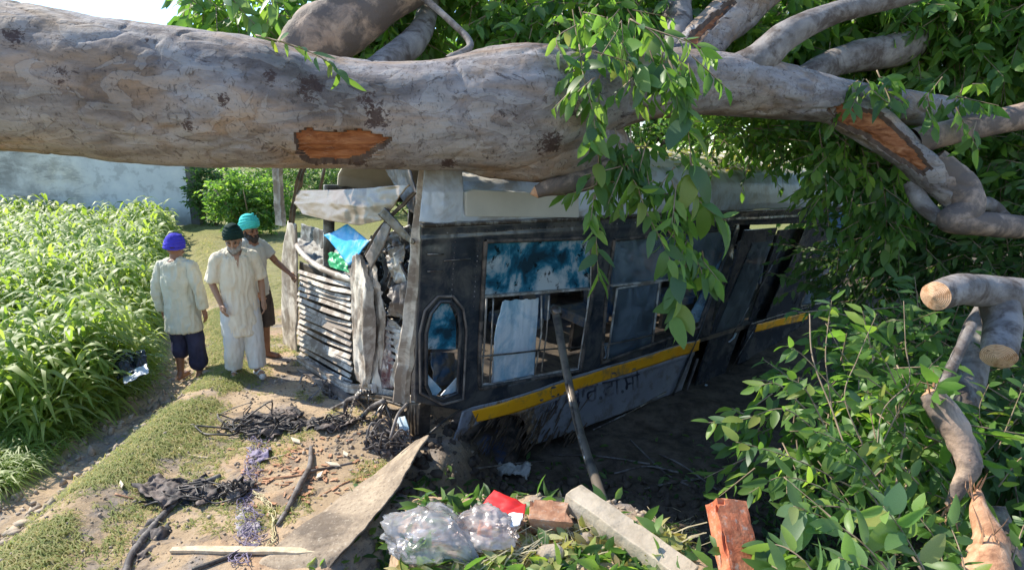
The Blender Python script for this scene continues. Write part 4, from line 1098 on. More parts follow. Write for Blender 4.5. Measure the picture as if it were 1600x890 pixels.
M['busdark'] = simple('navy_black_bus_paint', (0.016, 0.019, 0.025), (0.04, 0.046, 0.056), 3, 0.25, 0.0, 0.10, 9, 0.01, dirt=(0.085, 0.08, 0.075), dirt_amt=0.3)
def skirt_mat():
    t = NT('silver_grey_bus_paint'); p = t.pos()
    col = t.ramp(t.noise(p, 2, 6, 0.6), [(0.35, (0.19, 0.205, 0.24)), (0.65, (0.27, 0.285, 0.32))])
    col = t.mix(col, (0.12, 0.10, 0.085), t.math('MULTIPLY', t.ramp(t.noise(p, 5, 8, 0.72), [(0.52, 0.0), (0.6, 1.0)]), 0.6))
    g = t.n('ShaderNodeNewGeometry'); dn = t.n('ShaderNodeVectorMath', operation='DISTANCE'); t.l(g.outputs['Position'], dn.inputs[0]); dn.inputs[1].default_value = tuple(sideP(775, 700))
    sp = t.noise(t.pos((1, 1, 0.35), (0, R(25), 0)), 16, 7, 0.75, 0.3)
    f = t.math('ADD', t.math('MULTIPLY', dn.outputs['Value'], 0.75), t.math('MULTIPLY', sp, 0.9))
    tan = t.ramp(t.noise(p, 11, 6, 0.7), [(0.4, (0.07, 0.05, 0.035)), (0.5, (0.16, 0.105, 0.06)), (0.62, (0.36, 0.24, 0.13))])
    col = t.mix(col, tan, t.ramp(f, [(0.80, 1.0), (0.88, 0.0)]))
    return t.done(t.bsdf(col, t.ramp(f, [(0.8, 0.85), (0.88, 0.38)]), 0.0, t.bump(t.noise(p, 24, 6, 0.7), 0.25, 0.008)))
M['busgrey'] = skirt_mat()
M['roofgrey'] = simple('dusty_pale_roof_paint', (0.42, 0.47, 0.54), (0.52, 0.55, 0.58), 2, 0.4, 0.1, 0.15, 8, 0.01, dirt=(0.30, 0.28, 0.25), dirt_amt=0.3)
M['roofdust'] = simple('dusty_roof_top', (0.40, 0.36, 0.30), (0.60, 0.56, 0.48), 2, 0.9, 0.0, 0.4, 12, 0.01)
M['yellow'] = simple('yellow_stripe_paint', (0.88, 0.36, 0.008), (0.92, 0.45, 0.015), 4, 0.4, 0, 0.05, 10, 0.002, dirt=(0.25, 0.16, 0.08), dirt_amt=0.15)
M['cream'] = simple('cream_crumpled_steel', (0.56, 0.50, 0.42), (0.74, 0.68, 0.60), 4, 0.5, 0.0, 0.2, 16, 0.006, dirt=(0.26, 0.21, 0.17), dirt_amt=0.5)
M['greybrown'] = simple('scuffed_grey_brown_panel', (0.20, 0.165, 0.14), (0.34, 0.29, 0.25), 5, 0.5, 0.0, 0.3, 14, 0.008, dirt=(0.12, 0.10, 0.09), dirt_amt=0.6)
M['steel'] = simple('bare_worn_steel', (0.30, 0.29, 0.28), (0.55, 0.54, 0.52), 8, 0.35, 0.8, 0.25, 22, 0.004, dirt=(0.10, 0.08, 0.07), dirt_amt=0.6)
M['alum'] = simple('dull_pale_aluminium', (0.48, 0.47, 0.44), (0.62, 0.60, 0.56), 7, 0.4, 0.2, 0.15, 22, 0.003, dirt=(0.22, 0.19, 0.16), dirt_amt=0.5)
M['darksteel'] = simple('dark_greasy_steel', (0.025, 0.023, 0.022), (0.08, 0.07, 0.065), 6, 0.5, 0.4, 0.3, 20, 0.004, dirt=(0.16, 0.13, 0.10), dirt_amt=0.5)
M['rubber'] = simple('black_rubber', (0.012, 0.012, 0.013), (0.035, 0.034, 0.034), 8, 0.6, 0, 0.2, 30, 0.003, dirt=(0.14, 0.11, 0.09), dirt_amt=0.4)
M['maroon'] = simple('glossy_maroon_panel', (0.07, 0.02, 0.03), (0.16, 0.06, 0.08), 5, 0.22, 0.2, 0.3, 10, 0.01, dirt=(0.45, 0.38, 0.36), dirt_amt=0.55)
M['blue'] = simple('bright_blue_plastic', (0.01, 0.30, 0.70), (0.02, 0.42, 0.80), 6, 0.4, 0, 0.1, 20, 0.003, dirt=(0.35, 0.55, 0.75), dirt_amt=0.25)
M['green'] = simple('green_plastic', (0.02, 0.30, 0.10), (0.05, 0.45, 0.18), 8, 0.4)
M['letter'] = simple('navy_lettering_paint', (0.01, 0.014, 0.03), (0.02, 0.025, 0.05), 8, 0.5, dirt=(0.16, 0.16, 0.18), dirt_amt=0.45)
M['seat'] = simple('blue_vinyl_seat', (0.02, 0.05, 0.10), (0.04, 0.09, 0.16), 5, 0.5, dirt=(0.18, 0.16, 0.13), dirt_amt=0.4)
M['liner'] = simple('dirty_cabin_liner', (0.20, 0.22, 0.22), (0.34, 0.35, 0.34), 4, 0.6, 0, 0.2, 12, 0.006, dirt=(0.08, 0.07, 0.06), dirt_amt=0.6)
M['whitefoil'] = simple('crumpled_white_painted_sheen', (0.62, 0.68, 0.72), (0.84, 0.86, 0.86), 3, 0.3, 0.0, 0.35, 9, 0.02, dirt=(0.34, 0.52, 0.62), dirt_amt=0.4)  # white with blue blotches, painting the bright sheen of the first window
M['burgundy'] = simple('rusty_red_metal', (0.18, 0.07, 0.04), (0.34, 0.16, 0.09), 6, 0.7, 0.2, 0.4, 20, 0.006)

def pane_reflection_mat():  # blue and white blotches painted in place of pane reflections
    t = NT('blue_pane_painted_reflection'); p = t.pos()
    f = t.noise(p, 2.3, 9, 0.60, 0.25)
    col = t.ramp(f, [(0.38, (0.03, 0.07, 0.10)), (0.44, (0.03, 0.17, 0.27)), (0.475, (0.07, 0.30, 0.42)), (0.505, (0.36, 0.48, 0.54)), (0.56, (0.66, 0.70, 0.71))])
    d = t.ramp(t.noise(p, 9, 6, 0.7, 0.3), [(0.36, 1.0), (0.42, 0.0)])
    col = t.mix(col, (0.02, 0.03, 0.035), d)
    nb = t.bump(t.noise(p, 20, 5, 0.6), 0.2, 0.005)
    b = t.bsdf(col, 0.15, 0, nb, 0.6)
    tr = t.n('ShaderNodeBsdfTranslucent'); t.l(col, tr.inputs['Color'])
    m = t.n('ShaderNodeMixShader'); m.inputs[0].default_value = 0.45
    t.l(b, m.inputs[1]); t.l(tr.outputs[0], m.inputs[2]); return t.done(m.outputs[0])
M['pane_reflection'] = pane_reflection_mat()
def glass_dust_and_sheen(name, tint, veil, amount, rough=0.06):  # diffuse coat carries dust and painted reflections
    t = NT(name); p = t.pos()
    gl = t.n('ShaderNodeBsdfGlossy'); gl.inputs['Roughness'].default_value = rough; gl.inputs['Color'].default_value = (0.9, 0.95, 1, 1)
    tr = t.n('ShaderNodeBsdfTransparent'); tr.inputs['Color'].default_value = (*tint, 1)
    fr = t.n('ShaderNodeFresnel'); fr.inputs['IOR'].default_value = 1.6
    m1 = t.n('ShaderNodeMixShader'); t.l(fr.outputs[0], m1.inputs[0]); t.l(tr.outputs[0], m1.inputs[1]); t.l(gl.outputs[0], m1.inputs[2])
    df = t.n('ShaderNodeBsdfDiffuse'); df.inputs['Color'].default_value = (*veil, 1)
    f = t.ramp(t.noise(p, 4, 8, 0.7, 0.8), [(0.42, amount * 0.35), (0.62, amount)])
    m2 = t.n('ShaderNodeMixShader'); t.l(f, m2.inputs[0]); t.l(m1.outputs[0], m2.inputs[1]); t.l(df.outputs[0], m2.inputs[2])
    return t.done(m2.outputs[0])
M['glass'] = glass_dust_and_sheen('tinted_glass_dust_and_sheen', (0.50, 0.60, 0.66), (0.36, 0.42, 0.46), 0.30)  # pale coat is dust, raised to paint light reflections in the panes
M['glass_reflection'] = glass_dust_and_sheen('painted_blue_reflection', (0.35, 0.6, 0.8), (0.30, 0.50, 0.66), 0.9)  # pale blue coat painted as the reflection strip of the second window

bus = thing('bus', B(0.6, 1.2, -2.1) * (1, 1, 0), 'wrecked dark grey bus with yellow stripe, crushed under the fallen trunk in the ditch', 'bus')
LEN = 8.8; WID = 2.35
HB = -2.35                                              # bottom of the side in the bus frame

# ---- side panel with its openings
W1 = SD([(757, 376), (926, 371), (925, 450), (905, 578), (748, 606), (747, 560)])
W2 = SD([(958, 374), (1146, 357), (1091, 510), (938, 566), (945, 470)])
QW = SD([(664, 600), (664, 520), (672, 488), (686, 470), (702, 470), (715, 486), (718, 515), (714, 612), (690, 622), (672, 618)])
DR = SD([(1158, 352), (1262, 348), (1150, 600), (1065, 655)])
W3 = SD([(1290, 372), (1350, 368), (1300, 470), (1248, 478)])
s_front = side(652, 480)[0]
outer = [(s_front + .02, -0.02), (LEN, -0.02), (LEN, HB + .1), (2.6, HB), (1.6, HB), (1.35, HB + 0.1)]
# wheel arch of the front axle
wc = (0.72, HB - 0.02)
for a in np.linspace(0, math.pi, 10): outer.append((wc[0] + 0.52 * math.cos(a), wc[1] + 0.15 + 0.42 * math.sin(a)))
outer += [(0.1, HB + .1)]
sl, ul = side(648, 628)
outer += [(sl, ul)]
stripe_u = lambda s: None
def dent_side(P, V):
    s, u = P[:, 0], P[:, 1]
    q = np.stack([s, u, s * 0], -1)
    d = 0.010 * fbm(q * 2.2, 3, 9) + 0.004 * fbm(q * 8, 3, 10)
    d = d + 0.030 * sm((0.35 - s) / 0.5) * fbm(q * 4, 3, 12)
    d = d - 0.05 * np.exp(-((s - 1.0) / 0.5) ** 2 - ((u + 1.85) / 0.3) ** 2)
    d = d + 0.05 * np.exp(-((s - 4.6) / 0.7) ** 2) * fbm(q * 3, 3, 15)
    for us in (-0.12, -1.92): d = d - 0.012 * np.exp(-((u - us) / 0.02) ** 2)
    for ss in (0.12, 0.36, 1.48, 1.62): d = d + 0.004 * np.exp(-((s - ss) / 0.012) ** 2)
    return d
# the two paints meet on a line just above the yellow stripe: dark upper skin, grey skirt skin
Ls1 = side(735, 634); Ls2 = side(1092, 528)
def lineu(s, off=0.0): return Ls1[1] + (Ls2[1] - Ls1[1]) * (s - Ls1[0]) / (Ls2[0] - Ls1[0]) + off
up_out = [(s_front + .0, -0.02), (LEN, -0.02), (LEN, lineu(LEN)), (s_front + 0.5, lineu(s_front + .5)), (sl, ul)]
panel2d([up_out, W1, W2, QW, DR, W3], 0.016, side3, dent_side, BW, 'upper_side_panel', M['busdark'], bus, 0.02)
tk = side(1040, 612)
arch = [(wc[0] + 0.50 * math.cos(a), wc[1] + 0.05 + 0.44 * math.sin(a)) for a in np.linspace(0.12, math.pi - .12, 12)]
low = [side(722, 642), (Ls1[0], lineu(Ls1[0], -.004)), (DR[3][0] + .02, lineu(DR[3][0], -.004)), (DR[3][0] - .15, HB - .08), (1.6, HB - 0.08), (1.3, HB - .05)] + arch[:-3] + [side(704, 700)]
low2 = [(DR[2][0] + .02, lineu(DR[2][0], -.004)), (LEN, lineu(LEN, -.004)), (LEN, HB + .1), (DR[2][0] - .1, HB)]
panel2d([low2], 0.03, side3, dent_side, BW, 'skirt_panel', M['busdark'], bus, 0.02)
panel2d([low], 0.018, side3, dent_side, BW, 'skirt_panel', M['busgrey'], bus, 0.02)
# yellow stripe: its own thin strip of sheet, proud of the skirt
def strip_on_side(name, pts, mat, off=-0.014, thick=0.004, cell=0.02):
    return panel2d([SD(pts)], cell, lambda P: side3(P, off), dent_side, BW, name, mat, bus, thick)
strip_on_side('yellow_stripe', [(735, 640), (800, 618), (905, 588), (1092, 529), (1090, 546), (905, 606), (810, 636), (742, 656)], M['yellow'])
strip_on_side('yellow_stripe', [(1181, 506), (1264, 486), (1258, 498), (1178, 518)], M['yellow'])
strip_on_side('blue_band', [(1292, 332), (1440, 328), (1436, 372), (1300, 378)], simple('faded_blue_band_paint', (0.01, 0.07, 0.16), (0.02, 0.11, 0.24), 4, 0.5))
# dried mud splashed over stripe and skirt
def mud_mat():
    t = NT('splashed_mud'); p = t.pos()
    col = t.ramp(t.noise(p, 10, 6, 0.7), [(0.35, (0.05, 0.035, 0.025)), (0.65, (0.15, 0.105, 0.07))])
    nb = t.bump(t.noise(p, 40, 5, 0.7), 0.8, 0.01)
    return t.done(t.bsdf(col, 0.85, 0, nb, 0.2))
M['mud'] = mud_mat()
rr = random.Random(4); mb = MB()
for i in range(150):
    px = rr.gauss(815, 42); py = rr.uniform(618, 690) + (830 - px) * .1
    if not (745 < px < 930): continue
    l = rr.uniform(8, 34); w_ = rr.uniform(1.0, 3.0); sl_ = rr.uniform(-0.75, -0.35)
    a = sideP(px, py, -.026); b = sideP(px + sl_ * l, py + l, -.026)
    mb.tube([a, (a + b) / 2 + rr.uniform(-.004, .004) * BL, b], [w_ * .003, w_ * .006, w_ * .002], 5, flat=.5)
o = mb.build('mud_splash', M['mud'], bus, True); tag(o, kind='stuff')
# rails
def rail(name, pts, rad, mat, w=-0.02, n=7):
    mb = MB(); mb.tube([sideP(x, y, w) for x, y in pts], rad, n); return mb.build(name, mat, bus, True)
rail('skirt_rail', [(927, 671), (985, 643), (1041, 612)], 0.011, M['steel'])
rail('skirt_bracket', [(1018, 656), (1017, 672), (1016, 692)], 0.014, M['steel'], -0.03)
rail('hand_rail', [(747, 557), (800, 552), (860, 545), (907, 542)], 0.009, M['darksteel'], -0.03)
rail('hand_rail', [(940, 540), (990, 530), (1040, 518)], 0.008, M['darksteel'], -0.03)
# gutter along the roof edge
mb = MB(); mb.bar(B(s_front - .02, -.02, 0.0), B(LEN, -.02, 0.0), 0.05, 0.03, BU); mb.build('gutter', M['steel'], bus, bevel=.006)
rail('cantrail', [(694, 407), (735, 404)], 0.006, M['steel'], -0.03)
rail('cantrail', [(668, 397), (694, 397)], 0.005, M['steel'], -0.03)
rail('cantrail', [(668, 424), (694, 422)], 0.005, M['steel'], -0.03)

rr = random.Random(3); mb = MB()
for i in range(70):
    s_ = .05 + .1 * i; 
    for u_ in (-.07,):
        mb.add(*[v if k_ else v for k_, v in enumerate(([B(s_, -.018, u_) + .007 * (math.cos(a) * BL + math.sin(a) * BU) for a in np.linspace(0, 2 * math.pi, 6, endpoint=False)] + [B(s_, -.024, u_)], [(j, (j + 1) % 6, 6) for j in range(6)]))])
for s_ in (.13, .37):
    for j2 in range(14):
        u_ = -.15 - .045 * j2; mb.add([B(s_, -.02, u_) + .006 * (math.cos(a) * BL + math.sin(a) * BU) for a in np.linspace(0, 2 * math.pi, 6, endpoint=False)] + [B(s_, -.027, u_)], [(j, (j + 1) % 6, 6) for j in range(6)])
o = mb.build('rivets', M['steel'], bus); tag(o, kind='stuff')
# ---- window frames, panes, sashes
def frame(loop, rad, mat, name='window_frame', w=-0.016, parent=bus, flat=1.0):
    P = [BO + s * BL + w * BW + u * BU for s, u in loop]
    P = catmull(np.array(P + [P[0]]), 6) if False else np.array(P + [P[0]])
    Q = []
    for i in range(len(P) - 1):
        for t in np.linspace(0, 1, 6, endpoint=False): Q.append(P[i] * (1 - t) + P[i + 1] * t)
    Q.append(Q[0]); mb = MB(); mb.tube(Q, rad, 6, flat=flat, up=BW, cap=False)
    return mb.build(name, mat, parent, True)
def pane(pts, mat, parent, w=0.03, name='pane', th=0.005, cell=None):
    P = [sideP(x, y, w) for x, y in pts]
    mb = MB(); mb.prism(P, BW * th); return mb.build(name, mat, parent)
f1 = frame(W1, 0.022, M['rubber'])
frame([(a * .985 + .015 * 1.0, b * .985 - .011) for a, b in W1], 0.010, M['alum'], 'inner_frame', .004, f1)
pane([(757, 378), (925, 372), (924, 450), (754, 462)], M['pane_reflection'], f1)
mb = MB(); mb.bar(sideP(753, 463, .01), sideP(925, 450, .01), .04, .022, BU); mb.build('mid_rail', M['alum'], f1)
def post(pts, r_, mat, parent, w=.02, name='sash_bar', flat=.6):
    mb = MB(); mb.tube([sideP(x, y, w) for x, y in pts], r_, 6, flat=flat); return mb.build(name, mat, parent, True)
post([(771, 466), (768, 530), (765, 598)], .012, M['alum'], f1)
post([(760, 466), (757, 530), (752, 602)], .016, M['cream'], f1)
post([(846, 462), (846, 520), (836, 584)], .013, M['cream'], f1)
post([(858, 462), (854, 520), (846, 580)], .012, M['cream'], f1)
post([(922, 452), (914, 510), (904, 572)], .016, M['alum'], f1)
post([(752, 600), (800, 596), (838, 586), (900, 574)], .012, M['cream'], f1)
f2 = frame(W2, 0.020, M['rubber'])
mb = MB(); mb.bar(sideP(955, 446, .01), sideP(1112, 430, .01), .035, .018, BU); mb.build('mid_rail', M['alum'], f2)
frame(SD([(966, 451), (1032, 441), (1020, 545), (950, 562)]), .013, M['alum'], 'sash', .015, f2)
pane([(966, 451), (1032, 441), (1020, 545), (950, 562)], M['glass'], f2, .03)
pane([(959, 378), (1140, 360), (1112, 430), (956, 444)], M['glass'], f2, .032)
pane([(1122, 425), (1134, 390), (1096, 500), (1072, 512), (1078, 490)], M['glass_reflection'], f2, .02)
f3 = frame(W3, 0.018, M['steel']); pane([(1290, 374), (1348, 370), (1300, 468), (1250, 476)], M['glass'], f3, .03)
fq = frame(QW, 0.020, M['busdark'])
frame(SD([(655, 612), (654, 520), (662, 484), (682, 462), (706, 462), (722, 482), (727, 515), (722, 622), (690, 630)]), .012, M['greybrown'], 'arch_trim', -.018, fq)
pane([(669, 545), (671, 505), (684, 474), (702, 473), (713, 500), (712, 545)], M['pane_reflection'], fq, .02)
pane([(664, 615), (664, 580), (690, 608), (680, 620)], M['whitefoil'], fq, .015, 'glass_shard')
pane([(714, 612), (715, 588), (688, 618)], M['whitefoil'], fq, .018, 'glass_shard')

# ---- folded door and leaning rails of the doorway
mb = MB()
leaf_d = [(1165, 360), (1215, 356), (1130, 590), (1075, 640)]
mb.prism([sideP(x, y, .06) for x, y in leaf_d], BW * .03); d1 = mb.build('door_leaf', M['busdark'], bus)
mb = MB(); mb.prism([sideP(x, y, .12) for x, y in [(1218, 360), (1258, 356), (1160, 590), (1138, 604)]], BW * .03); d2 = mb.build('door_leaf', M['busdark'], bus)
pane([(1176, 380), (1208, 376), (1160, 505), (1118, 520)], M['glass'], d1, .05, 'door_pane')
def leanbar(pts, r_, mat, name='door_rail', w=-.03, parent=bus):
    mb = MB(); mb.tube([sideP(x, y, w) for x, y in pts], r_, 6, flat=.5); return mb.build(name, mat, parent, True)
leanbar([(1220, 389), (1180, 462), (1140, 531)], .010, M['steel'], parent=d1)
leanbar([(1104, 600), (1094, 618), (1083, 638)], .022, M['whitefoil'], parent=d1)
leanbar([(1150, 520), (1146, 528), (1139, 534)], .016, M['whitefoil'], parent=d1)
leanbar([(1181, 511), (1160, 545), (1140, 580)], .006, M['steel'], parent=d2)
leanbar([(1282, 395), (1262, 430), (1241, 475)], .008, M['steel'])
leanbar([(1150, 352), (1120, 440), (1094, 516), (1050, 620)], .022, M['busdark'], 'leaning_pillar')
leanbar([(1170, 400), (1150, 430), (1136, 466)], .007, M['darksteel'], parent=d1)
leanbar([(1090, 560), (1072, 610), (1058, 640)], .026, M['greybrown'], 'step_post', w=.03)

# ---- roof
prof = [(-0.01, 0.02), (-.015, .10), (.0, .22), (.03, .36), (.10, .47), (.24, .55), (.5, .61), (.9, .65), (1.3, .66), (1.8, .60), (2.15, .45), (2.33, .2), (2.35, 0)]
prof = np.array(prof)
def roofpt(S_, k):
    w_ = np.interp(k, np.linspace(0, 1, len(prof)), prof[:, 0]); u_ = np.interp(k, np.linspace(0, 1, len(prof)), prof[:, 1])
    return w_, u_
ns, nk = 240, 60
S_, K_ = np.meshgrid(np.linspace(0.15, LEN, ns), np.linspace(0, 1, nk), indexing='ij')
w_, u_ = roofpt(S_, K_)
hgt = 0.62 + 0.38 * sm((S_ - 0.2) / 2.2)                 # pressed down where the trunk lies
u_ = u_ * hgt
q = np.stack([S_, w_, u_], -1)
u_ = u_ + 0.02 * fbm(q * 3, 3, 61) * (K_ > .1) - 0.14 * np.exp(-((S_ - .9) / .55) ** 2) * sm((w_ - .25) / .5)
for ss in np.arange(1.0, LEN, 0.95): u_ = u_ + 0.008 * np.exp(-((S_ - ss) / .015) ** 2)
Vr = BO + S_[..., None] * BL + w_[..., None] * BW + u_[..., None] * BU
idx = np.arange(ns * nk).reshape(ns, nk)
F = np.stack([idx[:-1, :-1], idx[1:, :-1], idx[1:, 1:], idx[:-1, 1:]], -1)
mi = (K_[:-1, :-1] > .36).astype(int).ravel()
o = link_mesh('roof', np_mesh(Vr.reshape(-1, 3), F.reshape(-1, 4), matidx=mi), [M['roofgrey'], M['roofdust']], bus, True)
s_ = o.modifiers.new('solid', 'SOLIDIFY'); s_.thickness = .02
# cream ledge of the rooftop box and front corner cap
mb = MB(); mb.prism([sideP(x, y, -.03) for x, y in [(728, 338), (728, 300), (740, 296), (905, 305), (905, 340)]], BW * .05); mb.build('roof_side_ledge', simple('pale_cream_roof_paint', (.42,.41,.36), (.52,.5,.44), 3, .5), bus, bevel=.01)
sheet('roof_corner_cap', [[sideP(664, 256, .12), sideP(692, 256, .08), sideP(722, 262, .05)], [sideP(660, 300, .04), sideP(694, 300, -.01), sideP(724, 300, -.02)], [sideP(655, 346, .0), sideP(690, 350, -.02), sideP(722, 344, -.02)]], 40, 40, M['roofgrey'], bus, amp=.010, freq=4, seed=3, thick=.01)
sheet('roof_corner_cap', [[front(600, 262, .3), front(640, 256, .1)], [front(640, 330, .05), front(662, 340, 0)]], 24, 24, M['greybrown'], bus, amp=.012, freq=5, seed=4, thick=.01)

# ---- body shell: floor, far side with windows, tail
mb = MB(); mb.box(B(LEN / 2 + .3, WID / 2, -1.78), LEN - .8, WID - .1, .06, BL, BW, BU); mb.build('floor', M['darksteel'], bus)
far_h = []
s0 = .12
while s0 + 1.0 < 4.8: far_h.append([(s0, -.22), (s0 + .95, -.22), (s0 + .95, -.85), (s0, -.85)]); s0 += 1.15
panel2d([[(.0, -.02), (LEN, -.02), (LEN, HB), (.0, HB)]] + far_h, .05, lambda P: BO + P[:, :1] * BL + (WID) * BW + P[:, 1:2] * BU, None, None, 'far_side_panel', M['liner'], bus, .03)
panel2d([[(.05, -.02), (WID - .05, -.02), (WID - .05, HB), (.05, HB)], [(.4, -.2), (1.95, -.2), (1.95, -.8), (.4, -.8)]], .06, lambda P: BO + LEN * BL + P[:, :1] * BW + P[:, 1:2] * BU, None, None, 'rear_panel', M['busdark'], bus, .03)
# seats (seen dimly through the openings)
def bus_seat(s, w):
    root = MB(); root.box(B(s, w, -1.18), .42, .44, .12, BL, BW, BU); st = root.build('seat', M['seat'], bus, bevel=.02)
    b2 = MB(); b2.box(B(s + .22, w, -.86), .08, .44, .6, unit(BL + .15 * BU), BW, unit(BU - .15 * BL) * -1); b2.build('seat_back', M['seat'], st, bevel=.02)
    b3 = MB(); b3.tube([B(s + .2, w - .2, -.62), B(s + .23, w - .2, -.5), B(s + .23, w + .2, -.5), B(s + .2, w + .2, -.62)], .012, 6); b3.build('grab_rail', M['steel'], st, True)
    b4 = MB(); b4.bar(B(s, w, -1.6), B(s, w, -1.2), .05, .3, BL); b4.build('seat_leg', M['darksteel'], st)
for i in range(6):
    for w in ((.32, 1.75) if i else (.5,)): bus_seat(1.35 + .85 * i, w)
mb = MB(); mb.tube([B(.5 + .19 * math.cos(a), .62 + .19 * math.sin(a), -.98 + .10 * math.cos(a)) for a in np.linspace(0, 2 * math.pi, 25)], .014, 6, cap=False)
sw = mb.build('steering_wheel', M['rubber'], bus, True)
for a in (0, 2.1, 4.2):
    mb = MB(); mb.tube([B(.5, .62, -.99), B(.5 + .19 * math.cos(a), .62 + .19 * math.sin(a), -.98 + .10 * math.cos(a))], .009, 5); mb.build('spoke', M['darksteel'], sw, True)
mb = MB(); mb.tube([B(.5, .62, -.99), B(.3, .62, -1.55)], .025, 7); mb.build('steering_column', M['darksteel'], bus, True)
# white sheets added for the bright reflection in the first window; lining elsewhere
sheet('lining_reflection_sheet', [[sideP(784, 470, .05), sideP(842, 466, .12)], [sideP(772, 530, .03), sideP(838, 520, .10)], [sideP(770, 598, .05), sideP(834, 586, .08)]], 50, 60, M['whitefoil'], bus, amp=.018, freq=np.array((9, 9, 1.6)), seed=7, thick=.004, rim=.02, ridge=False)
sheet('lining_reflection_sheet', [[sideP(772, 540, .12), sideP(830, 545, .18)], [sideP(768, 600, .1), sideP(834, 590, .12)]], 36, 30, M['whitefoil'], bus, amp=.02, freq=4, seed=8, thick=.004, rim=.02)
sheet('lining_reflection_sheet', [[sideP(945, 535, .2), sideP(985, 530, .25)], [sideP(945, 560, .15), sideP(1000, 550, .2)]], 30, 24, M['whitefoil'], bus, amp=.03, freq=9, seed=9, thick=.004, rim=.02)
sheet('lining_reflection_sheet', [[sideP(672, 550, .12), sideP(712, 552, .16)], [sideP(680, 606, .15), sideP(712, 600, .2)]], 24, 24, M['seat'], bus, amp=.03, freq=7, seed=10, thick=.004)

# ---- lettering, the Punjabi initials of the bus corporation
def lettering():
    cu = bpy.data.curves.new('lettering', 'FONT')
    cu.body = '\u0a2a\u0a40.\u0a06\u0a30.\u0a1f\u0a40.\u0a38\u0a40'
    import os
    fp = os.path.join(bpy.utils.resource_path('LOCAL'), 'datafiles', 'fonts')
    cu.size = 1.0
    tmp = bpy.data.objects.new('tmp', cu); COL.objects.link(tmp)
    bpy.context.view_layer.update()
    dg = bpy.context.evaluated_depsgraph_get()
    me = bpy.data.meshes.new_from_object(tmp.evaluated_get(dg))
    bpy.data.objects.remove(tmp)
    n = len(me.vertices)
    if n < 30: return
    co = np.empty(n * 3); me.vertices.foreach_get('co', co); co = co.reshape(-1, 3)
    lo, hi = co.min(0), co.max(0)
    uv = (co[:, :2] - lo[:2]) / (hi - lo)[:2]
    a, b = np.array(side(838, 653)), np.array(side(1000, 604)); c = np.array(side(838, 606)); d = np.array(side(996, 572))
    U = uv[:, :1]; Vv = uv[:, 1:]
    P = (a * (1 - U) + b * U) * (1 - Vv) + (c * (1 - U) + d * U) * Vv
    P[:, 0] += 0.0
    W3_ = side3(P, 0.0) + dent_side(P, None)[:, None] * BW - BW * .0145
    me.vertices.foreach_set('co', W3_.ravel())
    o = link_mesh('lettering', me, M['letter'], bus)
    s_ = o.modifiers.new('solid', 'SOLIDIFY'); s_.thickness = .003; s_.offset = 0
lettering()

# ---- front end
def fsheet(name, grid, mat, parent=bus, **kw):
    return sheet(name, [[front(*p) for p in row] for row in grid], kw.pop('nu', 30), kw.pop('nv', 40), mat, parent, **kw)
# bent near corner pillar, a folded cream channel
def channel(name, pts, w1, w2, mat, parent=bus, depth=.05):
    P = catmull(np.array([front(*p) for p in pts]), 8); n = len(P); wd = np.linspace(w1, w2, n)
    V = []; sc = [(-.5, 0), (-.35, -1), (0, -.55), (.3, -1), (.5, -.1), (.42, .2), (-.42, .2)]
    for i, p in enumerate(P):
        for a, b in sc: V.append(p + (a * wd[i]) * (-BW * .8 + BL * .6) + b * depth * (BL * .75 + BW * .5))
    V = np.array(V); V = V + (.022 * fbm(V * 7, 3, 3))[:, None] * BL + (.015 * fbm(V * 5, 2, 13))[:, None] * BW
    k = len(sc)
    F = [(i * k + j, i * k + (j + 1) % k, (i + 1) * k + (j + 1) % k, (i + 1) * k + j) for i in range(n - 1) for j in range(k)]
    F += [tuple(range(k)), tuple((n - 1) * k + j for j in range(k - 1, -1, -1))]
    mb = MB(); mb.add(V, F); return mb.build(name, mat, parent, False, bevel=.004)
channel('corner_pillar', [(668, 256, -.06), (664, 310, -.06), (658, 352, -.07), (652, 420, -.07), (645, 480, -.07), (636, 545, -.07), (629, 600, -.07), (626, 628, -.07)], .15, .17, M['cream'])
channel('corner_pillar', [(664, 470), (656, 530), (650, 590), (648, 625)], .05, .07, M['greybrown'], depth=.03)
channel('far_pillar', [(434, 258, .1), (436, 300, .1), (438, 330, .1), (440, 352, .1)], .16, .15, M['cream'])
fsheet('far_corner_panel', [[(450, 345), (462, 350)], [(440, 400), (464, 402)], [(440, 470), (466, 470)], [(442, 530), (464, 520)], [(443, 570), (462, 555)]], M['cream'], amp=.012, freq=np.array((9, 9, 2)), seed=21, thick=.015, nu=16, rim=.01)
channel('windscreen_post', [(455, 348, -.02), (460, 320, -.02), (466, 290, -.02), (476, 256, -.02)], .07, .08, M['darksteel'], depth=.03)
channel('windscreen_post', [(650, 300, -.02), (600, 352, -.06), (572, 398, -.1)], .05, .06, M['greybrown'], depth=.02)
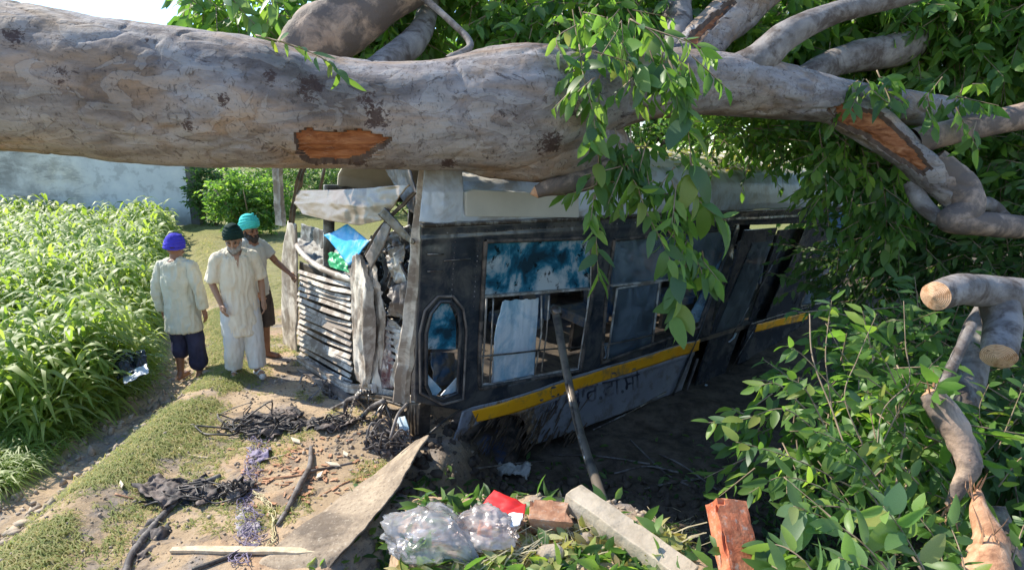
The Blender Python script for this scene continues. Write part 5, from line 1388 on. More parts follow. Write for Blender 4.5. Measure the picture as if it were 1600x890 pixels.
# hanging windscreen panel, diagonal strips
M['visor'] = simple('scuffed_brown_visor', (0.17, 0.125, 0.09), (0.36, 0.27, 0.19), 3.5, 0.35, 0.0, 0.3, 14, 0.008, dirt=(0.24, 0.19, 0.15), dirt_amt=0.7)
fsheet('windscreen_panel', [[(466, 297, -.02), (520, 297, -.05), (572, 294, -.05), (640, 288, -.1)], [(460, 318, -.05), (520, 318, -.1), (575, 324, -.1), (618, 318, -.1)], [(474, 335, -.08), (515, 345, -.12), (560, 352, -.1), (596, 345, -.1)]], M['visor'], amp=.010, freq=np.array((3, 3, 6)), seed=22, thick=.006, nu=50)
fsheet('windscreen_strip', [[(600, 348, -.1), (612, 352, -.1)], [(585, 375, -.12), (600, 382, -.12)], [(570, 400, -.14), (580, 420, -.14)]], M['greybrown'], amp=.01, freq=4, seed=23, thick=.01, nu=10)
fsheet('torn_mesh', [[(590, 335, -.12), (602, 324, -.12)], [(628, 372, -.14), (634, 360, -.14)], [(645, 382, -.14), (648, 378, -.14)]], M['darksteel'], amp=.008, freq=8, seed=24, thick=.01, nu=8)
for p in ([(470, 292), (474, 262)], [(500, 296), (508, 258)], [(532, 296), (536, 258)], [(548, 296), (545, 258)], [(640, 300), (604, 262)]):
    mb = MB(); mb.tube([front(*p[0], .4), front(*p[1], .4)], .022, 6); mb.build('windscreen_bar', M['darksteel'], bus, True)
# dashboard and litter-filled cab
fsheet('dashboard', [[(462, 372, .3), (520, 380, .4), (600, 392, .4)], [(468, 400, .1), (510, 420, .1), (560, 440, .08)]], M['liner'], amp=.04, freq=5, seed=25, thick=.02, nu=50, nv=24)
fsheet('torn_liner', [[(470, 350, .35), (520, 362, .35)], [(468, 400, .3), (515, 395, .3)]], M['liner'], amp=.02, freq=4, seed=26, thick=.008, rim=.03)
fsheet('torn_liner', [[(596, 400, .1), (635, 420, .15)], [(600, 470, .1), (640, 500, .15)]], M['liner'], amp=.05, freq=4, seed=27, thick=.008, rim=.05)
fsheet('torn_liner', [[(560, 380, .25), (640, 350, .25)], [(590, 470, .3), (645, 520, .3)]], M['busdark'], amp=.08, freq=6, seed=28, thick=.01, rim=.05)
fsheet('torn_liner', [[(600, 500, .15), (645, 490, .15)], [(590, 610, .2), (636, 620, .2)]], M['darksteel'], amp=.06, freq=6, seed=29, thick=.01, rim=.03)
# upper lip of the front and its louvres, each slat a part
mb = MB(); mb.tube(catmull([front(464, 384), front(480, 404, -.03), (front(508, 422, -.05)), front(548, 436, -.04), front(560, 440, 0)], 6), .035, 8, noise=.01); mb.build('dash_lip', M['cream'], bus, True)
grille = MB()
NS = 16
bk = fsheet('grille_backing', [[(468, 408, .05), (550, 438, .05)], [(468, 560, .05), (556, 612, .05)]], M['darksteel'], amp=.01, freq=3, seed=30, thick=.01)
for i in range(NS):
    t = i / (NS - 1)
    a = (467 + 2 * math.sin(i), 424 + 128 * t); b = (549 + 1.5 * math.sin(i * 2.1), 446 + 152 * t)
    m_ = ((a[0] + b[0]) / 2, (a[1] + b[1]) / 2 + 1.5 + 2.5 * math.sin(i * 1.3))
    p0, p1, p2 = front(a[0], a[1], -.02), front(m_[0], m_[1], -.05 - .02 * math.sin(i * 1.7)), front(b[0], b[1], -.02)
    Pq = catmull([p0, p1, p2], 6); mb = MB()
    for j in range(len(Pq) - 1): mb.bar(Pq[j], Pq[j + 1] + .002 * BL, 0.012, .046 + .006 * math.sin(i * 3), unit(BU * .8 + BL * .5))
    mb.build('louvre_slat', M['cream'], bk)
for i in range(7):
    t = i / 6
    for (a, b, sd) in (((574, 452 + 70 * t), (597, 458 + 78 * t), .0), ((603 + 2 * t, 512 + 60 * t), (630 - 8 * t, 520 + 62 * t), .02)):
        mb = MB(); mb.bar(front(*a, -.06 + sd), front(*b, -.04 + sd), .012, .032, unit(BU * .8 + BL * .5)); mb.build('louvre_slat', M['cream'], bk)
# crumpled cream flap folded over the middle, torn panels beside it
fsheet('folded_flap', [[(548, 400, -.10), (560, 396, -.14), (568, 405, -.10)], [(548, 450, -.12), (572, 450, -.2), (585, 455, -.10)], [(550, 510, -.12), (570, 515, -.2), (588, 510, -.10)], [(552, 560, -.12), (572, 570, -.2), (583, 560, -.12)], [(556, 592, -.12), (568, 604, -.16), (577, 600, -.12)]], M['cream'], amp=.022, freq=np.array((13, 13, 2.2)), seed=31, thick=.008, nu=50, nv=90, rim=.012)
fsheet('bent_panel', [[(572, 430, -.06), (592, 452, -.05)], [(588, 480, -.06), (602, 488, -.05)], [(584, 540, -.06), (600, 540, -.05)], [(578, 600, -.06), (590, 604, -.05)]], M['cream'], amp=.012, freq=np.array((12, 12, 3)), seed=32, thick=.012, nu=20, rim=.01)
for k_, (q_, mt_) in enumerate((([[(560, 418, -.05), (584, 410, -.1)], [(574, 450, -.12), (592, 446, -.06)], [(586, 470, -.04), (600, 476, .0)]], 'cream'),
        ([[(600, 392, .02), (634, 380, .05)], [(604, 420, -.06), (628, 412, .02)], [(614, 440, .0), (640, 446, .05)]], 'alum'),
        ([[(604, 448, -.02), (640, 440, .02)], [(610, 470, -.08), (636, 476, .0)], [(606, 492, -.02), (642, 500, .04)]], 'greybrown'),
        ([[(612, 520, -.03), (640, 510, .0)], [(616, 560, -.09), (636, 560, .0)], [(608, 604, -.04), (632, 606, .0)]], 'cream'),
        ([[(566, 540, -.10), (588, 534, -.08)], [(562, 575, -.16), (590, 572, -.08)], [(566, 612, -.10), (596, 616, -.06)]], 'cream'))):
    fsheet('torn_panel', q_, M[mt_], amp=.03, freq=np.array((9, 9, 5)), seed=140 + k_, thick=.006, nu=26, nv=36, rim=.02)
fsheet('maroon_panel', [[(598, 500, -.03), (606, 500, -.02)], [(588, 545, -.06), (612, 545, -.02)], [(582, 575, -.07), (616, 575, -.02)], [(580, 606, -.07), (614, 606, -.02)]], M['maroon'], amp=.02, freq=np.array((12, 12, 3)), seed=33, thick=.01, nu=30, nv=50, rim=.01)
fsheet('bent_panel', [[(606, 495, 0), (628, 512, 0)], [(606, 560, .02), (618, 560, .02)]], M['cream'], amp=.02, freq=7, seed=34, thick=.01, nu=16)
fsheet('lower_front_panel', [[(464, 556, -.03), (556, 600, -.03), (582, 605, -.03)], [(466, 578, -.02), (556, 620, -.02), (580, 618, -.02)]], M['greybrown'], amp=.04, freq=6, seed=35, thick=.012, nu=50, nv=20, rim=.02)
fsheet('front_corner_valance', [[(580, 604, -.05), (625, 612, -.05), (648, 622, 0)], [(590, 622, -.05), (625, 634, -.03), (650, 632, 0)]], M['cream'], amp=.03, freq=7, seed=36, thick=.012, nu=40, nv=18, rim=.01)
rr = random.Random(9)
for i in range(16):     # bent struts behind the torn front
    a = (rr.uniform(590, 640), rr.uniform(370, 520)); b = (a[0] + rr.uniform(-30, 30), a[1] + rr.uniform(-40, 60))
    a3, b3 = front(*a, rr.uniform(.0, .2)), front(min(b[0], 648), b[1], rr.uniform(.0, .2))
    mb = MB(); mb.tube(catmull([a3, (a3 + b3) / 2 + .04 * np.array([rr.uniform(-1, 1) for _ in range(3)]), b3], 5), rr.uniform(.006, .018), 5); mb.build('bent_strut', rr.choice([M['steel'], M['cream'], M['darksteel'], M['liner']]), bus, True)
# bumper beams
def beam(name, pts, w, h, mat, parent=bus):
    P = catmull(pts, 8); mb = MB()
    V = []; n = len(P)
    for i, p in enumerate(P):
        T = unit(P[min(i + 1, n - 1)] - P[max(i - 1, 0)]); Y = unit(np.cross(T, BU)); Z = np.cross(Y, T)
        for a, b in ((-.5, -.5), (.5, -.5), (.5, -.15), (.3, 0), (.5, .15), (.5, .5), (-.5, .5)): V.append(p + a * w * Y + b * h * Z)
    V = np.array(V); V = V + (.008 * fbm(V * 10, 3, 5))[:, None] * BU
    k = 7; F = [(i * k + j, i * k + (j + 1) % k, (i + 1) * k + (j + 1) % k, (i + 1) * k + j) for i in range(n - 1) for j in range(k)]
    F += [tuple(range(k)), tuple((n - 1) * k + j for j in range(k))]; mb.add(V, F); return mb.build(name, mat, parent, bevel=.004)
beam('bumper', [front(436, 566, -.15), front(470, 585, -.2), front(510, 606, -.2), front(548, 628, -.15), front(562, 636, -.1)], .06, .12, M['greybrown'])
beam('bumper_bracket', [front(466, 560, -.1), front(500, 580, -.12), front(540, 604, -.12), front(585, 606, -.1)], .05, .09, M['cream'])
beam('bumper_bracket', [front(448, 575, -.15), front(462, 600, -.2), front(480, 630, -.25), front(500, 645, -.3)], .04, .10, M['greybrown'])
beam('bumper_bracket', [front(500, 590, -.1), front(540, 612, -.1), front(600, 622, -.08), front(636, 632, -.04)], .05, .06, M['darksteel'])
beam('chassis_rail', [front(560, 630, .3), front(600, 650, .2), front(640, 668, .2)], .10, .14, M['darksteel'])
mb = MB(); mb.prism([front(x, y, -.04) for x, y in [(634, 630), (656, 630), (654, 680), (640, 682)]], BL * .12); mb.build('tow_hook_box', M['darksteel'], bus, bevel=.008)
for dx in (4, 9, 14):
    mb = MB(); mb.bar(front(634 + dx, 632, -.06), front(636 + dx, 678, -.06), .01, .008, BL); mb.build('box_rib', M['steel'], bus)
fsheet('torn_blade', [[(618, 652, -.12), (632, 650, -.12)], [(622, 672, -.14), (640, 668, -.12)], [(630, 696, -.14), (636, 694, -.12)]], M['whitefoil'], amp=.01, freq=6, seed=37, thick=.008, nu=14)
def hose(name, pts, r_, mat, s=-.2):
    mb = MB(); mb.tube(catmull([front(*(p if len(p) > 2 else (*p, s))) for p in pts], 8), r_, 8, noise=.003); return mb.build(name, mat, bus, True)
M['dustrub'] = simple('dusty_rubber_hose', (0.16, 0.14, 0.13), (0.34, 0.31, 0.28), 8, 0.7, 0, 0.3, 30, .004, dirt=(.06, .05, .05), dirt_amt=.5)
hose('hose', [(560, 620), (541, 627), (539, 650), (531, 680), (509, 718)], .022, M['dustrub'], -.35)
hose('hose', [(541, 627), (505, 645), (470, 664), (420, 692)], .014, M['dustrub'], -.35)
hose('hose', [(600, 626), (580, 636), (566, 655), (568, 680), (584, 708), (588, 722)], .022, M['dustrub'], -.25)
hose('hose', [(598, 640), (590, 655), (576, 662), (574, 672)], .012, M['dustrub'], -.2)
hose('hose', [(590, 690), (605, 694), (616, 704), (624, 712)], .014, M['dustrub'], -.25)
# bent strips and struts spilling from the torn underside onto the bank
rr = random.Random(23)
for i in range(34):
    ax_, ay_ = rr.uniform(452, 640), 0
    ay_ = 572 + (ax_ - 452) * .30 + rr.uniform(-6, 14)
    a3 = front(ax_, ay_, rr.uniform(-.25, .1)); l = rr.uniform(.15, .45); an = rr.uniform(-.9, .9)
    b3 = a3 + l * (math.cos(an) * np.array((.4 * rr.choice((-1, 1)), -.5, 0)) + np.array((0, 0, -rr.uniform(.5, 1.0))))
    b3[2] = max(b3[2], float(gz(b3[0], b3[1])) + .02)
    md = (a3 + b3) / 2 + .07 * np.array([rr.uniform(-1, 1) for _ in range(3)])
    Q = catmull([a3, md, b3], 6); mb = MB()
    if i % 3: mb.tube(Q, rr.uniform(.006, .016), 6, flat=rr.uniform(.4, 1))
    else:
        for j in range(len(Q) - 1): mb.bar(Q[j], Q[j + 1] + 1e-4, rr.uniform(.03, .05), .006, BL)
    mb.build('bent_strut', rr.choice([M['steel'], M['greybrown'], M['darksteel'], M['dustrub'], M['cream']]), bus, True)
# arms of the windscreen wiper and green tape trailing from the corner
mb = MB(); mb.tube([sideP(718, 640, -.1), sideP(696, 655, -.15), sideP(672, 676, -.25)], .009, 6); mb.build('wiper_arm', M['darksteel'], bus, True)

# ---- front wheel, sunk in the ditch
def wheel(s, w, u, side_=-1):
    c = B(s, w, u); mb = MB()
    prof_t = [(.30, .11), (.36, .13), (.44, .135), (.49, .11), (.505, .05), (.505, -.05), (.49, -.11), (.44, -.135), (.36, -.13), (.30, -.11)]
    n = 40; V = []
    for a in np.linspace(0, 2 * math.pi, n, endpoint=False):
        for r_, x in prof_t: V.append(c + r_ * (math.cos(a) * BL + math.sin(a) * BU) + x * BW)
    k = len(prof_t); F = [(i * k + j, i * k + (j + 1) % k, ((i + 1) % n) * k + (j + 1) % k, ((i + 1) % n) * k + j) for i in range(n) for j in range(k)]
    mb.add(V, F); wr = thing('wheel', c, None, None); wr.parent = bus; wr.location = Vector(c - wloc(bus))
    mb.build('tyre', M['rubber'], wr, True)
    mb = MB(); V = []
    pr = [(.30, -.10), (.27, -.05), (.20, -.02), (.12, -.02), (.10, -.08), (.02, -.09)]
    for a in np.linspace(0, 2 * math.pi, n, endpoint=False):
        for r_, x in pr: V.append(c + r_ * (math.cos(a) * BL + math.sin(a) * BU) + x * BW)
    k = len(pr); F = [(i * k + j, i * k + j + 1, ((i + 1) % n) * k + j + 1, ((i + 1) % n) * k + j) for i in range(n) for j in range(k - 1)]
    mb.add(V, F); mb.build('rim', simple('blue_wheel_rim', (.02, .05, .14), (.05, .09, .2), 6, .5, .2, dirt=(.10, .08, .06), dirt_amt=.6), wr, True)
wheel(.72, .16, HB - .02)
# ================================================================ people
def skin_mat(name, c1, c2):
    return simple(name, c1, c2, 9, 0.5, 0, 0.15, 60, 0.002)
M['skin'] = skin_mat('brown_skin', (0.20, 0.095, 0.055), (0.27, 0.135, 0.08))
M['skin2'] = skin_mat('light_brown_skin', (0.30, 0.16, 0.10), (0.38, 0.21, 0.13))
def cloth(name, a, b, tr=0.0):
    t = NT(name); p = t.pos()
    col = t.ramp(t.noise(p, 5, 5, 0.6), [(0.35, a), (0.65, b)])
    nb = t.bump(t.noise(t.pos((1, 1, .35)), 22, 5, 0.6), 0.35, 0.012); nb = t.bump(t.noise(p, 300, 2, 0.5), 0.2, 0.001, nb)
    return t.done(t.bsdf(col, 0.85, 0, nb, 0.15))
M['kurta'] = cloth('pale_olive_cotton', (0.50, 0.48, 0.38), (0.60, 0.58, 0.47))
M['cream_cloth'] = cloth('cream_cotton', (0.66, 0.58, 0.45), (0.76, 0.68, 0.55))
M['pajama'] = cloth('off_white_cotton', (0.56, 0.55, 0.52), (0.66, 0.65, 0.62))
M['tee'] = cloth('pale_grey_jersey', (0.44, 0.45, 0.43), (0.54, 0.54, 0.51))
M['navy'] = cloth('dark_navy_cloth', (0.02, 0.022, 0.045), (0.045, 0.045, 0.08))
M['darkcloth'] = cloth('dark_brown_cloth', (0.045, 0.035, 0.035), (0.08, 0.065, 0.06))
M['turb_blue'] = cloth('royal_blue_turban', (0.035, 0.03, 0.36), (0.07, 0.06, 0.50))
M['turb_black'] = cloth('black_turban', (0.006, 0.02, 0.018), (0.015, 0.04, 0.035))
M['turb_teal'] = cloth('turquoise_turban', (0.05, 0.48, 0.46), (0.10, 0.62, 0.60))
M['hair'] = simple('dark_beard_hair', (0.012, 0.01, 0.01), (0.04, 0.032, 0.028), 40, .8, 0, .6, 120, .004)
M['greyhair'] = simple('grey_beard_hair', (0.22, 0.20, 0.18), (0.42, 0.39, 0.36), 40, .8, 0, .6, 120, .004)
M['eye'] = simple('dark_eye', (0.01, 0.008, 0.006), (0.02, 0.015, 0.01), 5, .2)
M['sandal'] = simple('pale_sandal', (0.5, 0.48, 0.44), (0.62, 0.6, 0.56), 8, .6)

def ellipsoid(c, r, n=14, m=9, rot=None):
    V = [(0, 0, -1)]; 
    for i in range(1, m):
        ph = -math.pi / 2 + math.pi * i / m
        for j in range(n): th = 2 * math.pi * j / n; V.append((math.cos(ph) * math.cos(th), math.cos(ph) * math.sin(th), math.sin(ph)))
    V.append((0, 0, 1)); V = np.array(V) * np.array(r)
    if rot is not None: V = V @ np.array(rot).T
    F = [(0, 1 + (j + 1) % n, 1 + j) for j in range(n)]
    for i in range(m - 2):
        for j in range(n): a = 1 + i * n; F.append((a + j, a + (j + 1) % n, a + n + (j + 1) % n, a + n + j))
    a = 1 + (m - 2) * n; F += [(a + j, a + (j + 1) % n, len(V) - 1) for j in range(n)]
    return V + np.array(c), F

def fuse(mb, voxel, smooth=4, fold=None):
    me = mb.mesh(); o = bpy.data.objects.new('tmp', me); work = bpy.data.scenes.new('work'); work.collection.objects.link(o)
    r_ = o.modifiers.new('r', 'REMESH'); r_.mode = 'VOXEL'; r_.voxel_size = voxel
    s_ = o.modifiers.new('s', 'SMOOTH'); s_.factor = .5; s_.iterations = smooth
    work.view_layers[0].update(); dg = work.view_layers[0].depsgraph
    out = bpy.data.meshes.new_from_object(o.evaluated_get(dg)); bpy.data.objects.remove(o); bpy.data.scenes.remove(work)
    if fold is not None:
        n = len(out.vertices); co = np.empty(n * 3); out.vertices.foreach_get('co', co); co = co.reshape(-1, 3)
        nr = np.empty(n * 3); out.vertices.foreach_get('normal', nr); nr = nr.reshape(-1, 3)
        co = co + nr * fold(co)[:, None]; out.vertices.foreach_set('co', co.ravel()); out.update()
    return out

class Fig:
    def __init__(s, base, heading, height, label):
        s.base = np.array(base, float); s.k = height / 1.70
        f = unit(np.array((*heading, 0.0))); s.f = f; s.r = np.array((f[1], -f[0], 0))
        s.t = thing('person', base, label, 'person')
    def W(s, p):
        p = np.atleast_2d(np.array(p, float)) * s.k
        return s.base + p[:, :1] * s.r + p[:, 1:2] * s.f + p[:, 2:3] * np.array((0, 0, 1.0))
    def capsule(s, mb, pts, rad, n=12, flat=1.0, ends=(0, -1)):
        P = s.W(pts); rad = np.array(rad, float) * s.k
        mb.tube(P, rad, n, flat=flat, up=tuple(s.f))
        for i in ends: mb.add(*ellipsoid(P[i], (rad[i] * .98,) * 3, 10, 7))
    def ell(s, mb, c, r):
        rot = np.stack([s.r, s.f, (0, 0, 1.0)], 1)
        mb.add(*ellipsoid(s.W(c)[0], np.array(r) * s.k, 16, 11, rot))
    def hand(s, mb, wrist, elbow, side, curl=0.35, palm_n=None):
        w = np.array(wrist, float); d = unit(w - np.array(elbow, float)); d = unit(d + np.array((0, 0.15, -0.25)))
        pn = np.array((side * 1.0, 0.0, 0.0)) if palm_n is None else np.array(palm_n, float); pn = unit(pn - pn @ d * d); ac = np.cross(d, pn)
        if ac[1] < 0: ac = -ac
        c = w + d * .045
        s.capsule(mb, [w - d * .01, c, w + d * .08], [.026, .030, .027], 10, .8)
        for i, (o_, l) in enumerate(((-.03, .062), (-.010, .074), (.011, .078), (.031, .070))):
            r0 = w + d * .085 + ac * o_; a = unit(d - pn * curl * .5); b_ = unit(d - pn * curl * 1.5)
            s.capsule(mb, [r0 - d * .02, r0, r0 + a * l * .5, r0 + a * l * .5 + b_ * l * .5], [.010, .0098, .009, .0078], 8)
        t0 = w + d * .03 + ac * .028
        s.capsule(mb, [t0, t0 + unit(d + ac * .9 - pn * .3) * .035, t0 + unit(d + ac * .9 - pn * .3) * .035 + unit(d + ac * .25 - pn * .4) * .03], [.012, .011, .009], 8)
    def foot(s, mb, ankle, yaw=0.0, sole=.0):
        a = np.array(ankle, float); f = np.array((math.sin(yaw), math.cos(yaw), 0)); r_ = np.array((f[1], -f[0], 0))
        b = np.array((a[0], a[1], sole))
        s.capsule(mb, [a, b + f * -.03 + (0, 0, .04)], [.040, .036], 10)
        s.capsule(mb, [b - f * .045 + (0, 0, .030), b + f * .06 + (0, 0, .032), b + f * .13 + (0, 0, .024)], [.031, .036, .034], 10, .8)
        for i in range(5):
            o_ = (-.030 + .015 * i); l = .045 - .006 * abs(i - 1.0)
            p = b + f * .14 + r_ * o_ + np.array((0, 0, .016)); s.capsule(mb, [p, p + f * l * .7], [.010, .0085], 6)
    def head(s, mb, neck, c, look=(0, 1, 0), pitch=0.0):
        """neck base point, head centre; look in figure frame"""
        c = np.array(c, float); f = unit(np.array(look, float)); f = unit(f + np.array((0, 0, -math.tan(pitch)))); r_ = unit(np.cross(f, (0, 0, 1.0))); u = np.cross(r_, f)
        s.capsule(mb, [neck, c - u * .06], [.062, .054], 12)
        rot = np.stack([s.r * r_[0] + s.f * r_[1] + np.array((0, 0, r_[2])), s.r * f[0] + s.f * f[1] + np.array((0, 0, f[2])), s.r * u[0] + s.f * u[1] + np.array((0, 0, u[2]))], 1)
        def E(o, r): mb.add(*ellipsoid(s.W(c + o[0] * r_ + o[1] * f + o[2] * u)[0], np.array(r) * s.k, 14, 10, rot))
        E((0, -.005, .025), (.076, .094, .088)); E((0, .025, -.045), (.058, .064, .060)); E((0, .055, -.085), (.032, .030, .022))
        E((0, .088, .015), (.052, .014, .012)); E((0, .098, -.018), (.012, .018, .026)); E((0, .106, -.034), (.017, .016, .011))
        E((.018, .092, -.062), (.020, .012, .006)); E((-.018, .092, -.062), (.020, .012, .006)); E((0, .090, -.072), (.022, .013, .006))
        for sx in (1, -1): E((sx * .078, -.005, -.010), (.010, .020, .030)); E((sx * .040, .070, -.025), (.024, .018, .020))
        s.hd = (c, r_, f, u, rot)
        return s.hd
    def face(s, beard=None):
        c, r_, f, u, rot = s.hd
        def P(o): return s.W(c + o[0] * r_ + o[1] * f + o[2] * u)[0]
        for sx in (1, -1):
            mb = MB(); mb.add(*ellipsoid(P((sx * .030, .088, -.002)), np.array((.012, .008, .007)) * s.k, 10, 6, rot)); mb.build('eye', M['eye'], s.t, True)
            mb = MB(); mb.add(*ellipsoid(P((sx * .031, .096, .017)), np.array((.020, .006, .005)) * s.k, 10, 6, rot)); mb.build('eyebrow', M['hair'], s.t, True)
        if beard:
            mb = MB()
            for o, r in (((0, .075, -.100), (.045, .040, .045)), ((.045, .045, -.075), (.026, .045, .040)), ((-.045, .045, -.075), (.026, .045, .040)), ((.068, .01, -.04), (.014, .025, .040)), ((-.068, .01, -.04), (.014, .025, .040)), ((0, .100, -.052), (.032, .012, .007))):
                mb.add(*ellipsoid(P(o), np.array(r) * s.k, 14, 9, rot))
            link_mesh('beard', fuse(mb, .006, 3, lambda q: .004 * fbm(q * 60, 3, 4)), beard, s.t, True)
    def turban(s, mat, size=1.0, tilt=0.25, mat2=None):
        c, r_, f, u, rot = s.hd
        mb = MB()
        def P(o): return s.W(c + o[0] * r_ + o[1] * f + o[2] * u)[0]
        mb.add(*ellipsoid(P((0, -.012, .085)), np.array((.088, .108, .098)) * s.k * size, 20, 12, rot))
        for i in range(9):
            t = i / 8; sgn = 1 if i % 2 else -1; z0 = .030 + .125 * t; rx = (.092 - .048 * t ** 2.4) * size; ry = (.112 - .055 * t ** 2.4) * size
            pts = []
            for a in np.linspace(0, 2 * math.pi, 22, endpoint=False):
                pts.append(P((rx * math.cos(a), -.012 + ry * math.sin(a), z0 + .018 * sgn * math.cos(a) - tilt * .10 * math.sin(a) * (-1) * (1 - .4 * t))))
            pts.append(pts[0]); mb.tube(pts, .0125 * s.k * size, 7, cap=False)
        link_mesh('turban', fuse(mb, .005, 1, lambda q: .003 * fbm(q * 40, 3, 5)), mat, s.t, True)

def garment(fig, name, mat, build, voxel=.010, amp=.012, fr=(20, 20, 4.0), seed=0, smooth=5):
    mb = MB(); build(mb)
    me = fuse(mb, voxel, smooth, lambda q: .009 + amp * (.6 - 1.9 * np.abs(fbm(q * np.array(fr), 3, seed)) + .6 * fbm(q * 13, 3, seed + 3)))
    return link_mesh(name, me, mat, fig.t, True)

# ---- man in the blue turban, seen from behind
pA = gp(298, 592); A = Fig(pA, (0.05, 1.0), 1.72, 'man seen from behind in royal blue turban, pale long shirt and rolled up navy trousers')
def body(fig, S, E_, H, K, Fo, hd, curl=(.5, .5), lean=0.0, yaws=(0, 0), pal=(None, None), mat='skin', look=(0, 1, 0), pitch=.1):
    mb = MB()
    fig.capsule(mb, [(0, 0, .86), (0, .0, .98), (0, lean * .3, 1.10), (0, lean * .6, 1.26), (0, lean, 1.38)], [.135, .135, .125, .145, .110], 18, .66)
    for i, sx in enumerate((-1, 1)):
        sh = S[i]; fig.capsule(mb, [(sx * .05, lean, 1.40), sh], [.05, .044], 12)
        fig.capsule(mb, [sh, tuple((np.array(sh) + np.array(E_[i])) / 2), E_[i]], [.046, .043, .037], 12)
        e, h = np.array(E_[i]), np.array(H[i]); fig.capsule(mb, [e, e + (h - e) * .35, h], [.037, .036, .025], 12); fig.hand(mb, h, e, sx, curl[i], pal[i])
        hp = np.array((sx * .085, 0, .88)); kn = np.array(K[i]); an = np.array(Fo[i]) + (0, 0, .085)
        fig.capsule(mb, [hp, hp + (kn - hp) * .4, kn], [.088, .078, .054], 14)
        fig.capsule(mb, [kn, kn + (an - kn) * .35 + np.array((0, -.015, 0)), an], [.053, .054, .034], 14)
        fig.foot(mb, an, yaws[i], Fo[i][2])
    fig.head(mb, (0, lean, 1.42), hd, look, pitch)
    o = link_mesh('body', fuse(mb, .0075, 2), M[mat], fig.t, True)
    return o
SA = [(-.18, .0, 1.365), (.18, .0, 1.365)]; EA = [(-.27, -.01, 1.08), (.265, -.05, 1.10)]; HA = [(-.27, .06, .82), (.275, -.02, .86)]
KA = [(-.10, .05, .47), (.12, .0, .47)]; FA = [(-.11, .0, 0.0), (.14, -.02, 0.0)]
body(A, SA, EA, HA, KA, FA, (0.0, .015, 1.565), yaws=(-.1, .35), look=(.15, 1, 0), pitch=.2)
A.turban(M['turb_blue'], 1.02, .3)
def kA(mb):
    A.capsule(mb, [(0, 0, .70), (0, 0, .82), (0, 0, 1.0), (0, 0, 1.2), (0, 0, 1.38)], [.192, .182, .166, .180, .150], 26, .74, ())
    A.capsule(mb, [(0, 0, .615), (0, 0, .71)], [.205, .192], 26, .74, ()); A.ell(mb, (0, -.01, 1.36), (.15, .105, .09))
    for i, sx in enumerate((-1, 1)):
        A.capsule(mb, [(sx * .04, 0, 1.425), SA[i]], [.052, .055], 14)
        e, h = np.array(EA[i]), np.array(HA[i]); A.capsule(mb, [SA[i], (np.array(SA[i]) + e) / 2, e, e + (h - e) * .9], [.056, .056, .052, .044], 14, 1, (0,))
garment(A, 'long_shirt', M['kurta'], kA, amp=.021, seed=3)
def tA(mb):
    for i, sx in enumerate((-1, 1)):
        k_ = np.array(KA[i]); an = np.array(FA[i]) + (0, 0, .085); e = k_ + (an - k_) * (.30 if sx < 0 else .62)
        A.capsule(mb, [(sx * .07, 0, .82), (sx * .09, .02, .68), k_, e], [.092, .092, .084, .080], 16, 1, (0,))
        A.capsule(mb, [e + (0, 0, .015), e - (0, 0, .01)], [.09, .088], 16)
garment(A, 'rolled_trousers', M['navy'], tA, amp=.014, seed=5)

# ---- man in the black turban and cream kurta
pB = gp(386, 584); Bf = Fig(pB, (0.55, -0.80), 1.70, 'man in black turban and cream kurta with open collar looking toward the bus front')
SB = [(-.18, .0, 1.365), (.18, .0, 1.365)]; EB = [(-.25, -.02, 1.09), (.25, -.04, 1.10)]; HB_ = [(-.23, .12, .86), (.20, .10, .88)]
KB = [(-.10, .05, .47), (.10, .04, .47)]; FB = [(-.11, .06, 0.0), (.12, -.06, 0.0)]
body(Bf, SB, EB, HB_, KB, FB, (0.0, .035, 1.565), curl=(.6, .4), yaws=(-.15, .3), mat='skin2', look=(.35, 1, 0), pitch=.30)
Bf.face(M['greyhair']); Bf.turban(M['turb_black'], 1.05, .35)
def kB(mb):
    Bf.capsule(mb, [(0, 0, .50), (0, 0, .66), (0, 0, .85), (0, 0, 1.02), (0, 0, 1.2), (0, 0, 1.38)], [.205, .196, .182, .170, .178, .150], 26, .76, ()); Bf.ell(mb, (0, -.01, 1.36), (.15, .105, .08))
    for i, sx in enumerate((-1, 1)):
        Bf.capsule(mb, [(sx * .04, 0, 1.425), SB[i]], [.052, .057], 14)
        e = np.array(EB[i]); sh = np.array(SB[i]); Bf.capsule(mb, [sh, sh + (e - sh) * .5, sh + (e - sh) * .92], [.060, .062, .068], 14, 1, (0,))
garment(Bf, 'kurta', M['cream_cloth'], kB, amp=.017, seed=13)
mb = MB()
for sx in (-1, 1):
    q = [Bf.W(p)[0] for p in ((sx * .02, .115, 1.36), (sx * .07, .075, 1.45), (sx * .085, .02, 1.475), (sx * .10, .07, 1.425), (sx * .055, .12, 1.355))]
    m2 = MB(); m2.prism(q, Bf.f * .012); m2.build('collar', M['cream_cloth'], Bf.t)
mb = MB(); mb.prism([Bf.W(p)[0] for p in ((-.028, .118, 1.405), (.028, .118, 1.405), (.0, .142, 1.27))], Bf.f * .008); mb.build('open_neck', M['skin2'], Bf.t)
def tB(mb):
    for i, sx in enumerate((-1, 1)):
        k_ = np.array(KB[i]); an = np.array(FB[i]) + (0, 0, .085)
        Bf.capsule(mb, [(sx * .085, 0, .85), (sx * .095, .02, .66), k_, k_ + (an - k_) * .5, an + (0, 0, .01)], [.108, .105, .098, .094, .080], 16, 1, (0,))
garment(Bf, 'loose_trousers', M['pajama'], tB, amp=.012, seed=15)
